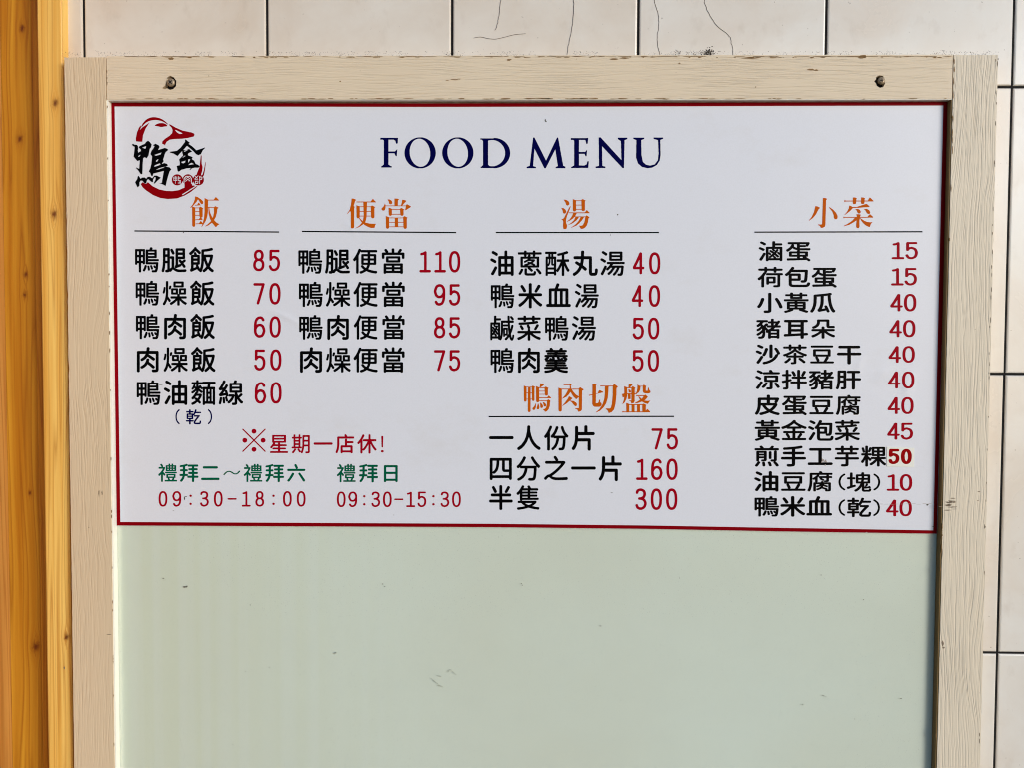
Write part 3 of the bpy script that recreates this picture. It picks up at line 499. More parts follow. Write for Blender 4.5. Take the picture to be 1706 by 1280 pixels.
[[598,106,-10,5,-8,10,-16,47,-8,18,-100,1,-10,5,-6,5,-7,15,0,250,1,6,4,8,8,8,10,5,130,0,5,1,2,4,0,284,-3,4,-4,1,-58,3,-8,4,-8,8,-5,10,0,10,5,20,4,8,6,7,14,6,42,0,40,-4,24,-9,16,-14,8,-16,3,-14,0,-116,1,-6,2,-1,26,39,37,46,35,33,18,13,8,3,14,0,8,-1,6,-2,11,-10,9,-12,5,-12,0,-14,-6,-12,-43,-33,-31,-31,-21,-26,-11,-16,4,-6,41,-33,44,-41,4,-8,1,-6,0,-14,-5,-10,-8,-8,-16,-10,-18,-1,-6,1,-9,6,-45,47,-22,19,-4,-4,-10,-22,-19,-56,1,-6,4,-3,120,0,12,-6,8,-11,3,-10,-1,-254,-9,-14,-13,-7,-148,-1,-1,-4,14,-32,0,-18,-5,-10,-8,-8,-8,-4,-20,-5],[256,108,-10,5,-8,9,-34,76,-32,60,-34,54,-11,16,-18,18,-5,10,-1,18,7,20,5,10,11,8,8,3,22,0,48,-8,6,1,2,2,-8,12,-33,44,-21,25,-36,37,-5,10,0,18,12,28,7,6,12,5,20,0,106,-20,55,-7,5,18,8,12,-2,2,-18,4,-12,10,-5,10,1,22,24,82,6,12,8,8,8,4,20,1,12,-6,8,-9,3,-8,0,-20,-23,-76,-6,-16,-8,-10,2,-2,14,-1,8,-3,8,-4,7,-6,6,-12,0,-24,-19,-74,-20,-58,-8,-8,-10,-5,-20,0,-12,3,-1,-2,35,-54,38,-63,7,-15,0,-18,-7,-13,-18,-13,-10,-5,-19,1,-9,5,-8,9,-32,56,-16,26,-12,3,-26,2,-12,-2,1,-5,25,-40,38,-66,31,-64,-1,-22,-4,-8,-6,-7,-24,-11],[511,256,223,-1,3,1,2,4,0,40,-2,4,-5,1,-218,0,-3,-1,-2,-4,0,-38],[511,370,223,-1,3,1,2,4,0,42,-2,4,-5,1,-218,0,-3,-1,-2,-4,0,-40],[288,436,2,-2,2,2,1,16,12,40,-1,6,-58,9,-9,-1,0,-4],[424,536,-14,9,-7,13,0,24,5,10,4,5,14,8,68,0,4,1,2,2,-8,20,-20,32,-21,28,-29,30,-38,29,-8,11,-3,6,0,12,3,12,12,17,14,6,18,-1,28,-16,31,-26,40,-44,29,-46,16,-32,12,-26,14,-42,0,-16,-6,-10,-10,-10,-14,-6],[240,620,-8,4,-7,6,-6,14,0,18,8,56,4,62,5,16,10,10,10,5,20,0,10,-5,6,-5,7,-15,-2,-48,-12,-94,-6,-12,-11,-10,-8,-3],[156,622,-14,9,-8,15,-11,72,-18,74,0,18,5,10,10,10,16,7,14,0,10,-5,8,-8,4,-8,17,-68,14,-82,-1,-24,-9,-14,-13,-7]],
[[284,102,-14,7,-4,5,-4,10,-1,56,-2,6,-121,1,-15,7,-5,6,-4,10,-1,24,2,8,5,9,10,7,12,3,112,0,6,3,1,40,-3,4,-94,1,-12,5,-10,12,-3,12,0,226,1,8,5,12,7,6,10,4,96,2,3,4,0,34,-1,5,-4,2,-124,0,-13,3,-11,10,-5,12,0,24,5,12,8,8,14,5,129,1,2,6,0,110,3,12,10,10,12,5,28,0,14,-6,6,-7,5,-12,0,-112,2,-6,125,-1,15,-7,5,-6,4,-10,1,-24,-2,-8,-5,-9,-10,-7,-12,-3,-118,0,-4,-2,-1,-3,0,-36,3,-4,100,-1,12,-5,8,-8,5,-14,0,-162,1,-5,2,-1,12,8,8,2,18,0,0,36,5,12,11,8,12,3,124,0,5,1,1,2,-56,72,-56,76,-36,56,-16,32,-13,38,0,22,3,18,11,26,15,14,24,12,32,9,30,2,160,0,26,-3,30,-12,16,-18,12,-26,11,-48,2,-22,0,-26,-5,-12,-8,-8,-20,-8,-12,-1,-10,3,-7,4,-7,8,-3,10,-2,42,-4,22,-5,10,-6,4,-180,1,-16,-5,-4,-4,-1,-4,5,-24,26,-44,48,-66,59,-76,81,-98,4,-10,1,-8,-1,-8,-4,-10,-10,-10,-22,-7,-230,1,-3,-2,27,-44,26,-49,4,-3,252,-2,14,-7,4,-5,4,-10,1,-26,-5,-12,-8,-8,-14,-5,-216,-1,-1,-4,23,-72,0,-12,-5,-12,-11,-10,-30,-7,-8,0,-12,5,-10,10,-24,78,-18,45,-22,43,-26,42,-4,0,-5,-8,-7,-6,-12,-5,-100,-1,-3,-6,0,-36,2,-4,115,-1,10,-3,10,-7,5,-9,2,-8,-1,-24,-4,-10,-5,-6,-15,-7,-116,-1,-3,-4,0,-56,-5,-12,-8,-8,-10,-4],[215,376,171,0,3,4,-1,36,-6,3,-166,-1,-3,-6,0,-32],[215,482,171,0,3,4,-1,38,-6,3,-166,-1,-3,-6,0,-34]],
[[290,114,-10,5,-8,11,-44,106,-26,48,-34,56,-34,48,-18,22,-9,16,0,18,7,14,13,18,13,7,16,0,10,-5,11,-10,19,-26,2,-2,2,2,1,386,1,6,4,8,8,8,8,4,28,1,14,-8,4,-5,5,-10,0,-512,3,-12,24,-46,32,-73,2,1,2,8,5,10,7,6,10,5,188,0,6,3,1,42,-3,6,-170,1,-10,5,-7,6,-5,10,-1,6,0,266,1,6,4,8,8,8,10,5,158,0,4,1,1,4,-9,30,-10,24,-12,20,-8,11,-6,5,-12,-6,-34,-25,-43,-45,-9,-6,-8,-3,-18,0,-12,5,-7,6,-5,8,-3,8,0,14,7,14,36,41,47,39,-5,6,-33,16,-37,14,-38,12,-10,5,-6,7,-5,12,1,16,8,14,10,10,10,5,22,0,16,-5,64,-26,36,-18,42,-26,38,16,52,18,82,21,70,12,36,4,24,0,10,-5,14,-16,5,-14,-1,-20,-6,-9,-10,-7,-6,-3,-66,-6,-86,-17,-58,-16,-30,-10,-10,-6,30,-56,10,-26,10,-40,3,-6,171,-1,14,-8,4,-5,5,-10,0,-270,-3,-12,-10,-10,-12,-5,-160,-1,-3,-6,1,-42,6,-3,188,-1,12,-7,8,-13,1,-26,-5,-10,-8,-8,-8,-4,-6,-1,-456,0,-16,5,-2,-2,-2,-18,-5,-8,-7,-6,-18,-7],[431,336,119,0,3,6,-1,54,-6,3,-114,-1,-3,-6,0,-50],[631,336,109,0,3,6,-1,54,-6,3,-104,-1,-3,-6,0,-50],[431,462,119,0,3,6,-1,58,-6,3,-114,-1,-3,-6,0,-54],[631,462,110,0,2,6,-1,59,-6,2,-107,-1,-2,-4,0,-20,2,-10,0,-28]],
[[460,102,-6,3,-10,10,-5,9,0,94,-1,5,-4,2,-98,-1,-1,-4,0,-20,-3,-6,-38,-54,-18,-19,-8,-4,-20,0,-14,5,-7,6,-11,14,0,22,36,54,0,6,-92,1,-9,5,-10,10,-3,6,-1,140,3,8,12,13,8,4,32,0,8,-4,12,-13,3,-8,0,-84,2,-4,5,-1,526,0,3,1,2,4,0,84,4,10,13,12,12,3,28,-1,6,-3,11,-11,3,-6,1,-6,0,-132,-3,-10,-12,-13,-8,-4,-96,0,-4,-1,-2,-2,44,-60,0,-22,-3,-6,-11,-11,-22,-8,-20,0,-8,4,-14,15,-20,32,-22,32,-5,10,-1,14,-2,2,-98,1,-4,-2,-1,-3,0,-92,-1,-8,-13,-14,-7,-4],[286,336,-6,3,-12,13,-3,12,0,136,5,9,10,10,6,3,392,1,10,-4,11,-11,3,-6,1,-144,-5,-9,-10,-10,-6,-3],[343,402,275,-1,3,1,2,4,0,46,-2,4,-5,1,-270,0,-4,-2,-1,-5,0,-42],[212,550,-6,3,-11,11,-3,6,-1,6,0,258,4,10,15,14,8,1,30,-1,7,-4,15,-16,4,-1,422,0,6,3,16,16,10,3,34,-1,7,-4,13,-14,1,-8,0,-258,-4,-10,-15,-14,-10,-1],[271,618,169,0,3,4,-1,36,-6,3,-164,-1,-3,-6,0,-32],[523,618,177,0,3,4,-1,36,-6,3,-172,-1,-3,-6,0,-32],[271,726,169,0,3,4,-1,36,-6,3,-164,-1,-3,-6,0,-32],[523,726,177,0,3,4,-1,36,-6,3,-172,-1,-3,-6,0,-32]],
[[322,104,-8,5,-6,9,-1,30,-3,4,-168,1,-10,4,-8,11,0,36,5,8,9,6,172,2,3,4,1,42,11,14,-1,2,-6,1,-100,0,-9,5,-7,10,0,292,8,11,10,4,200,0,2,3,-1,8,1,16,12,15,52,42,40,39,8,3,16,-1,16,-11,12,-13,3,-8,-1,-16,-4,-7,-21,-21,-55,-44,-1,-4,257,-1,11,-5,5,-6,3,-6,-1,-290,-7,-10,-9,-5,-114,-1,-1,-2,9,-10,3,-6,1,-42,6,-3,174,-1,8,-5,6,-9,0,-36,-8,-11,-10,-4,-174,-1,-3,-4,0,-26,-1,-6,-10,-10,-8,-3,-36,0,-10,4,-8,11,-1,30,-2,4,-3,1,-184,0,-4,-2,-1,-3,-1,-30,-8,-11,-10,-4],[383,220,61,0,1,2,-13,14,-14,32,-8,14,-40,0,-1,-2,9,-10,3,-6,0,-40],[478,220,94,0,3,4,0,40,3,6,9,10,-1,2,-89,0,0,-4,10,-20,-1,-18,-3,-6,-7,-6,-18,-6],[269,344,158,0,1,2,-4,5,-40,27,-68,34,-10,9,-5,9,0,16,5,9,10,7,18,1,6,-1,46,-22,52,-29,98,0,5,1,1,2,-14,12,-34,20,-50,-15,-20,1,-9,8,-4,8,0,16,7,12,0,4,-44,14,-52,14,-7,6,-3,6,0,22,-2,2,-40,0,-2,-2,-1,-6,0,-186],[509,344,177,-1,8,2,1,191,-2,8,-47,0,-2,-2,0,-24,-9,-12,-27,-14,-38,-17,-3,-3,3,-5,26,-20,28,-28,10,-13,5,-10,0,-12,-1,-6,-4,-7,-8,-7,-10,-3,-112,-1,-2,-2],[497,508,7,0,49,20,24,12,3,2,-1,2,-171,0,0,-2,4,-2,36,-12],[334,632,-11,8,-4,10,0,138,9,28,18,18,14,6,12,3,44,4,170,0,26,-2,18,-5,15,-10,13,-16,6,-12,9,-36,0,-30,-3,-6,-8,-8,-24,-9,-18,1,-11,8,-3,6,-3,24,-5,16,-6,6,-10,4,-164,1,-20,-5,-3,-4,-2,-6,0,-112,-1,-8,-8,-9,-8,-4],[700,634,-18,10,-10,10,-1,18,4,10,54,58,43,58,8,8,6,3,20,0,22,-12,10,-13,1,-20,-7,-12,-17,-24,-35,-41,-50,-50,-8,-4],[222,642,-6,3,-6,7,-32,66,-20,32,-20,28,-1,16,3,8,10,10,20,10,23,0,6,-4,13,-14,32,-51,32,-71,0,-20,-10,-12,-20,-9]],
[[762,118,-36,14,-90,28,-60,15,-84,17,-6,3,-6,7,-3,8,1,18,8,18,12,10,26,1,88,-17,6,1,1,117,-2,4,-5,1,-132,0,-8,4,-8,9,-1,6,0,36,4,8,9,8,8,1,96,0,3,1,1,4,-26,66,-36,68,-26,42,-27,38,-21,23,-2,-1,-1,-8,0,-370,-6,-10,-11,-7,-64,0,-6,-2,-1,-69,1,-5,4,-2,76,0,8,-3,8,-8,3,-6,0,-32,-3,-8,-8,-8,-10,-3,-310,0,-8,3,-7,6,-4,10,0,32,3,6,8,8,8,3,76,0,4,2,1,5,-1,69,-6,2,-60,0,-10,6,-7,11,0,534,1,8,8,9,6,3,8,1,24,0,8,-4,6,-7,3,-6,1,-36,6,-3,180,0,4,2,1,3,1,24,3,6,7,6,12,3,24,0,8,-3,8,-8,3,-8,1,-114,4,1,13,21,11,10,20,1,10,-6,14,-17,18,-26,34,-56,46,-95,2,1,1,8,0,286,3,8,8,8,8,3,38,0,10,-6,7,-11,1,-292,2,-1,2,3,20,50,28,57,18,31,21,32,15,12,18,1,8,-4,23,-23,4,-10,-1,-20,-18,-22,-24,-36,-26,-46,-24,-50,-22,-54,-9,-26,1,-4,4,-1,90,0,8,-3,8,-8,3,-6,0,-36,-1,-6,-8,-9,-8,-4,-126,0,-5,-1,-2,-4,1,-135,6,-3,42,-12,54,-18,11,-6,7,-10,0,-22,-18,-23,-14,-11],[271,204,21,-1,4,3,1,68,-3,6,-20,1,-4,-3,-1,-68],[189,350,27,0,2,2,1,6,0,48,-4,38,-5,20,-6,16,-14,25,-2,-1,-1,-10,0,-138],[271,350,19,-1,3,1,2,4,0,140,2,24,3,8,9,12,11,6,16,3,38,0,4,2,1,49,-3,6,-182,1,-6,-3,0,-35,4,-2,18,-1,10,-7,20,-29,16,-36,11,-46,2,-24,0,-66],[349,350,25,-1,3,1,2,4,0,134,-1,5,-4,2,-22,0,-3,-1,-2,-4,0,-134],[189,666,187,0,3,6,-1,58,-6,3,-182,-1,-3,-6,0,-54]],
[[396,102,-14,6,-7,6,-5,8,-5,12,0,128,-2,6,-197,1,-18,8,-8,9,-4,8,-3,8,0,18,3,14,5,8,7,7,16,7,188,1,5,1,1,4,-11,86,-6,28,-3,4,-12,-6,-72,-44,-22,-9,-12,0,-14,5,-13,12,-5,8,-5,12,0,12,5,12,5,8,13,10,36,22,64,42,4,4,0,4,-16,36,-26,42,-32,41,-32,32,-48,35,-28,16,-10,10,-4,8,-3,12,1,12,6,14,9,12,10,8,13,5,14,-1,11,-4,31,-18,54,-40,48,-47,26,-33,36,-56,16,-31,4,0,6,4,80,67,12,5,12,0,12,-5,8,-5,14,-17,6,-14,1,-16,-7,-16,-24,-23,-88,-67,-3,-4,18,-78,13,-96,6,-3,144,0,5,1,2,6,0,380,2,30,5,20,6,16,5,10,15,14,14,8,22,7,28,2,78,0,28,-5,18,-8,16,-13,12,-17,10,-30,5,-18,6,-46,0,-42,-7,-16,-12,-12,-18,-8,-14,-1,-16,7,-10,10,-7,16,0,38,-4,40,-7,16,-78,1,-4,-2,-2,-5,-1,-450,-2,-10,-5,-10,-10,-10,-18,-7,-205,-1,-2,-8,0,-32,2,-12,0,-78,-3,-12,-8,-13,-14,-9,-10,-3]],
[[182,118,-8,4,-7,6,-7,8,-4,8,-1,20,7,13,56,35,44,32,8,4,6,3,16,0,13,-7,13,-18,5,-10,-1,-18,-7,-12,-29,-22,-66,-38,-18,-9],[404,132,-13,8,-6,14,0,228,5,12,6,6,8,4,6,1,354,0,12,-3,8,-8,4,-8,1,-6,0,-224,-3,-12,-8,-8,-8,-4,-6,-1],[461,194,247,-1,3,1,2,4,0,34,-2,4,-5,1,-242,0,-4,-2,-1,-3,0,-34],[461,298,247,-1,3,1,2,4,0,36,-2,4,-5,1,-242,0,-3,-1,-2,-4,0,-36],[140,332,-12,7,-12,19,-1,20,5,10,4,5,60,35,48,32,20,1,14,-8,12,-17,5,-10,-1,-18,-8,-13,-44,-29,-58,-30,-12,-5],[330,440,-12,7,-7,13,0,24,5,10,4,5,14,6,74,0,4,1,2,2,-4,8,-24,32,-28,33,-62,57,-5,10,0,14,6,14,9,8,14,8,20,0,8,-4,23,-18,57,-58,48,-1,4,3,-10,18,-48,61,-37,37,-47,40,-5,10,1,18,5,10,11,11,12,6,16,0,8,-3,8,-4,22,-17,28,-26,33,-35,33,-42,34,-50,22,-36,52,-1,4,1,1,4,-9,22,-28,52,-14,22,-29,38,-26,28,-13,11,-6,11,0,22,4,8,6,7,18,10,18,0,7,-3,17,-13,21,-23,45,-60,26,-44,26,-50,16,-41,6,-2,38,0,4,1,2,2,-7,74,-11,58,-8,26,-7,10,-7,4,-50,1,-12,5,-6,6,-4,8,-1,22,7,14,6,7,10,5,8,1,56,0,20,-3,24,-10,15,-14,11,-18,6,-20,9,-38,6,-42,10,-108,0,-34,-8,-14,-15,-7,-318,0,-6,-1,-1,-4,20,-34,5,-3,334,-1,12,-7,7,-13,0,-24,-5,-10,-4,-5,-10,-5,-6,-1],[256,548,-10,5,-6,7,-66,138,-46,86,-1,18,5,10,10,10,20,12,22,0,8,-4,6,-6,50,-98,57,-124,2,-8,0,-16,-7,-13,-10,-9,-14,-8]],
[[464,100,-14,6,-7,6,-5,8,-5,12,0,266,-2,6,-283,1,-18,7,-12,14,-5,14,0,18,3,10,4,8,8,9,16,7,222,1,4,1,2,2,-26,38,-37,46,-53,55,-48,42,-50,37,-28,18,-11,10,-5,10,-3,10,0,10,5,12,9,14,9,9,10,5,10,3,10,0,12,-5,34,-22,55,-44,72,-70,38,-42,55,-71,2,1,1,8,1,262,7,16,9,8,8,4,10,3,22,0,16,-5,12,-12,7,-18,0,-264,1,-6,2,-2,59,74,29,31,42,42,44,40,50,39,28,18,18,7,10,0,12,-5,6,-3,16,-16,6,-11,3,-8,0,-12,-7,-16,-10,-10,-34,-22,-44,-32,-53,-44,-54,-54,-38,-44,-23,-34,1,-2,5,-1,222,-1,16,-7,8,-9,4,-8,3,-10,0,-18,-5,-14,-12,-14,-18,-7,-285,-1,-2,-6,0,-266,-7,-16,-12,-12,-14,-5],[736,146,-14,6,-10,10,-34,64,-60,102,-3,8,0,10,3,12,12,15,12,7,14,3,14,-3,10,-5,13,-13,47,-68,46,-74,8,-16,3,-8,0,-12,-5,-14,-7,-8,-9,-6,-20,-9,-8,-2],[210,152,-18,8,-12,14,-5,12,0,12,5,16,50,78,37,70,11,8,14,5,14,-1,22,-8,10,-9,4,-7,5,-12,0,-10,-3,-12,-18,-36,-40,-64,-34,-47,-10,-10,-10,-5,-10,-3]],
[[444,104,-16,7,-10,13,-32,88,-12,28,-8,14,-154,1,-16,7,-12,14,-5,16,0,434,-1,3,-4,2,-44,1,-12,4,-7,6,-7,8,-5,14,0,22,5,14,12,12,10,5,10,2,690,0,18,-5,12,-12,7,-16,0,-22,-7,-16,-10,-10,-10,-5,-8,-2,-34,0,-3,-1,-2,-4,0,-434,-5,-18,-12,-12,-18,-7,-288,-1,-2,-2,2,-4,36,-80,5,-14,0,-14,-7,-16,-10,-10,-14,-6,-18,-5],[267,342,79,-1,5,1,2,4,0,378,-1,5,-4,2,-78,0,-4,-2,-1,-3,0,-376],[439,342,81,-1,5,1,2,4,0,378,-1,5,-4,2,-80,0,-4,-2,-1,-3,0,-376],[613,342,79,-1,5,1,2,4,0,378,-1,5,-4,2,-78,0,-3,-1,-2,-4,0,-376]],
[[258,104,-11,8,-4,10,-1,183,-6,2,-92,0,-10,6,-7,11,0,500,3,10,8,8,6,3,24,0,8,-3,7,-6,3,-6,1,-32,1,-3,4,-2,168,0,8,2,2,19,7,8,6,4,23,2,10,8,18,9,20,-1,10,-7,18,-37,10,-34,7,-24,12,-64,6,-56,2,-58,2,-10,0,-132,1,-6,2,-1,10,9,8,3,116,0,12,-5,3,2,2,4,8,112,14,102,-17,30,-8,11,-2,-1,-1,-6,0,-188,-3,-10,-8,-8,-8,-3,-102,0,-11,5,-5,6,-3,6,0,236,3,10,6,7,6,3,18,1,8,-4,8,-9,1,-20,3,-4,74,-2,2,2,-17,24,-24,28,-39,38,-3,12,0,10,3,6,10,11,14,9,18,1,10,-5,36,-35,45,-57,5,-2,18,52,14,26,9,12,15,14,10,5,22,2,14,-5,13,-12,5,-8,16,-38,9,-36,6,-36,-1,-28,-9,-12,-9,-5,-18,1,-10,7,-5,9,-4,34,-9,38,-3,6,-3,1,-6,-10,-8,-23,-17,-82,33,-80,18,-54,23,-84,4,-20,0,-20,-3,-6,-5,-6,-13,-7,-24,0,-6,3,-7,6,-3,6,-12,52,-16,58,-4,10,-2,0,-3,-10,-6,-70,-6,-84,0,-26,2,-4,3,-1,96,0,8,-1,9,-8,4,-8,0,-32,-3,-8,-8,-8,-6,-3,-102,0,-6,-2,-3,-17,-2,-112,-3,-6,-6,-7,-6,-3,-6,-1,-28,1,-8,5,-6,9,-1,32,2,10,0,52,2,12,0,22,-2,4,-185,1,-8,3,-6,5,-4,7,-1,6,0,258,-2,12,0,44,-4,50,-8,54,-9,36,-2,5,-2,0,-2,-409,-7,-10,-9,-5,-99,-1,-2,-6,0,-46,1,-5,4,-2,124,-1,8,-5,6,-9,0,-34,-7,-10,-9,-5,-124,-1,-3,-4,0,-56,-3,-8,-8,-8,-6,-3],[760,118,-11,6,-9,12,-1,18,3,8,21,22,34,46,7,6,6,3,16,0,16,-9,9,-8,4,-8,0,-16,-7,-12,-28,-35,-26,-25,-14,-9],[523,320,143,0,3,4,1,44,-2,2,-12,-3,-114,0,-8,3,-10,9,-2,-1,-1,-52],[189,374,38,0,1,2,-5,10,0,14,6,14,33,34,8,3,22,-1,-2,10,-14,30,-2,1,-4,-2,-26,-32,-20,-19,-6,-3,-16,0,-12,5,-2,-1,-1,-59],[269,374,93,-1,6,2,1,117,-2,8,-21,-1,-10,3,-1,-2,26,-66,0,-20,-4,-8,-11,-8,-20,-1,-9,5,-11,16,-2,0,-5,-10,-16,-18,-13,-12],[188,482,2,-2,2,2,50,62,1,8,-7,11,-2,-1,-2,-12,-6,-10,-38,-42],[323,526,1,-2,2,0,4,14,18,22,20,28,1,8,-1,25,-4,-1,-48,-72,-1,-6],[581,526,33,-1,4,3,1,110,-3,6,-32,1,-4,-3,-1,-110],[188,582,2,-2,10,5,21,1,-17,26,-14,17,-2,-1,-1,-4],[280,604,2,-2,4,3,36,57,8,8,6,3,16,0,14,-9,2,1,1,55,-2,6,-42,0,-1,-2,5,-10,0,-18,-7,-14,-19,-26,-17,-17,-8,-4,-12,0,-3,-3],[241,662,3,0,4,12,24,32,11,16,0,4,-94,0,-2,-6,1,-26,22,-1,6,-3]],
[[332,104,-12,5,-10,11,-3,10,0,24,-3,4,-154,1,-14,5,-12,12,-3,16,0,10,3,10,12,12,14,5,154,1,3,4,0,30,3,12,12,12,16,5,22,-1,10,-4,9,-8,6,-14,0,-32,3,-4,182,-1,3,1,2,4,0,22,2,8,10,16,-3,3,-28,4,-128,12,-84,6,-66,2,-10,2,-88,2,-12,5,-9,8,-6,16,0,14,3,8,10,13,14,6,128,-4,48,-4,30,0,36,-4,18,1,0,2,-12,6,-10,10,-5,12,0,16,31,72,12,16,-14,18,-3,10,0,28,-1,3,-4,2,-284,0,-12,3,-7,4,-7,8,-3,6,-2,8,0,14,7,15,8,7,10,4,212,1,6,1,1,2,-11,10,-40,28,-56,34,-45,22,-79,32,-10,10,-5,12,1,14,6,14,16,18,14,5,12,-1,44,-16,53,-26,55,-32,48,-32,50,-39,20,-19,2,1,1,5,0,148,3,12,10,13,12,5,24,1,10,-3,13,-10,6,-14,0,-154,1,-5,2,-1,26,25,40,31,54,36,44,24,64,30,40,14,18,1,12,-5,14,-16,7,-16,0,-12,-3,-8,-10,-13,-10,-5,-66,-24,-50,-22,-52,-30,-44,-30,-14,-12,2,-2,6,-1,222,-1,12,-5,8,-9,3,-6,2,-8,0,-14,-6,-14,-9,-8,-14,-5,-296,-1,-3,-4,0,-28,-3,-10,-3,-6,-12,-12,13,-14,4,-10,1,-16,-5,-14,-26,-54,-7,-12,-11,-10,-10,-4,-8,0,1,-2,23,-3,80,-6,84,-10,68,-10,38,-9,12,-12,5,-12,-1,-14,-6,-13,-14,-13,-14,-5,-24,2,-46,10,-6,-1,-1,-2,4,-14,1,-25,6,-2,156,-1,12,-5,10,-13,3,-8,0,-14,-5,-14,-10,-10,-14,-5,-156,-1,-3,-4,0,-24,-5,-12,-10,-10,-14,-5,-24,1,-10,4,-8,7,-6,13,-1,26,-3,4,-182,1,-4,-2,-1,-3,0,-22,-2,-8,-3,-6,-6,-7,-6,-5,-10,-3],[730,362,-10,4,-12,12,-20,38,-46,78,-3,14,3,14,7,10,11,8,10,3,12,-1,10,-4,13,-12,19,-26,56,-86,3,-8,0,-14,-3,-10,-5,-6,-9,-8,-18,-6],[224,390,-16,6,-12,12,-3,16,3,16,30,46,18,34,7,8,7,4,10,3,14,0,12,-5,15,-12,5,-12,1,-14,-5,-12,-18,-32,-31,-44,-15,-12,-10,-3]],
[[622,100,-8,4,-7,6,-35,51,-6,4,-172,-1,-19,-28,-27,-29,-12,-6,-20,0,-24,9,-10,12,-3,6,0,16,7,16,-1,4,-105,1,-10,5,-8,8,-5,10,1,24,9,14,13,7,250,0,6,3,-1,4,-5,1,-210,0,-10,5,-7,6,-5,10,-1,6,0,14,5,10,8,8,10,5,210,0,6,3,0,4,-2,2,-290,1,-10,3,-8,7,-6,10,-1,7,1,20,4,8,8,8,10,5,34,0,4,1,1,2,-17,14,-29,20,-7,8,-5,10,0,16,3,6,7,10,15,12,2,20,5,8,7,6,12,5,254,0,4,1,2,2,-1,4,-5,1,-224,1,-14,9,-7,13,1,20,4,8,6,7,14,6,220,0,5,1,1,4,-2,2,-4,1,-250,0,-14,6,-6,7,-4,8,-1,20,8,14,5,4,10,5,248,0,5,1,1,4,-2,5,-6,2,-286,0,-6,1,-8,4,-8,8,-4,8,-1,24,7,13,14,9,222,1,6,1,1,2,-9,6,-46,15,-50,10,-60,8,-44,2,-14,5,-12,10,-4,8,-1,8,0,12,3,6,5,10,9,8,10,5,28,0,62,-6,72,-12,62,-17,56,-26,30,-21,16,-18,6,-4,30,25,46,28,60,22,56,14,68,11,48,4,30,0,14,-6,12,-15,5,-10,-1,-20,-9,-14,-15,-8,-36,-1,-46,-4,-66,-10,-56,-15,-23,-10,1,-2,8,-1,226,-1,8,-4,7,-6,6,-14,-1,-24,-6,-9,-10,-7,-10,-3,-300,0,-4,-1,-2,-2,2,-7,6,-2,260,0,14,-8,4,-5,5,-10,0,-18,-3,-8,-10,-10,-10,-5,-258,0,-4,-1,-2,-2,1,-4,5,-1,224,0,10,-3,10,-7,6,-9,1,-20,-6,-14,-7,-6,-8,-4,-230,-1,-5,-1,-1,-4,2,-2,4,-1,256,0,10,-5,8,-8,5,-10,1,-19,18,-14,7,-13,0,-18,-6,-12,-46,-36,1,-2,4,-1,36,-1,8,-4,8,-8,5,-10,-1,-24,-6,-11,-12,-9,-8,-1,-286,0,-6,-2,0,-6,6,-2,224,0,10,-5,7,-6,5,-10,1,-6,0,-14,-5,-10,-8,-8,-10,-5,-224,0,-6,-3,0,-2,2,-2,264,-1,14,-6,10,-13,1,-6,-1,-22,-4,-8,-8,-8,-12,-5,-110,-1,-2,-2,8,-16,1,-8,-1,-12,-6,-11,-6,-5,-12,-6,-20,-5],[269,384,83,0,2,2,-1,22,10,32,-1,1,-4,-2,-28,-29,-8,-3,-20,0,-16,7,-10,10,-5,10,-1,20,-47,0,-1,-2,3,-4,24,-22,13,-16,4,-8,1,-14],[430,384,73,0,2,4,1,20,20,40,1,6,-92,0,-1,-2,7,-14,0,-18,-12,-32],[584,384,92,0,2,2,2,14,6,12,50,36,4,4,-1,2,-43,0,-2,-2,1,-20,-7,-14,-14,-8,-20,-5,-16,0,-12,6,-34,41,3,-4,3,-10,1,-18,-5,-12,-11,-20]],
[[132,428,-17,10,-9,14,-3,8,0,24,3,10,9,12,12,8,9,3,692,0,9,-3,12,-8,9,-12,3,-10,0,-26,-5,-10,-10,-12,-10,-6,-8,-3]],
[[462,104,-18,11,-10,17,-3,70,-8,88,-16,80,-17,70,-52,126,-93,122,-91,66,-23,18,-10,18,0,18,3,8,12,17,16,11,8,3,22,-1,20,-12,60,-39,71,-67,61,-82,40,-70,26,-64,11,-28,7,-25,4,-7,4,4,14,42,34,80,42,72,55,74,69,65,22,15,66,38,20,1,8,-3,18,-13,10,-17,1,-24,-5,-10,-12,-14,-86,-56,-12,-11,-80,-91,-60,-106,-30,-84,-11,-20,0,-16,-22,-94,-8,-52,4,-42,-1,-58,-10,-17,-14,-9,-8,-3]],
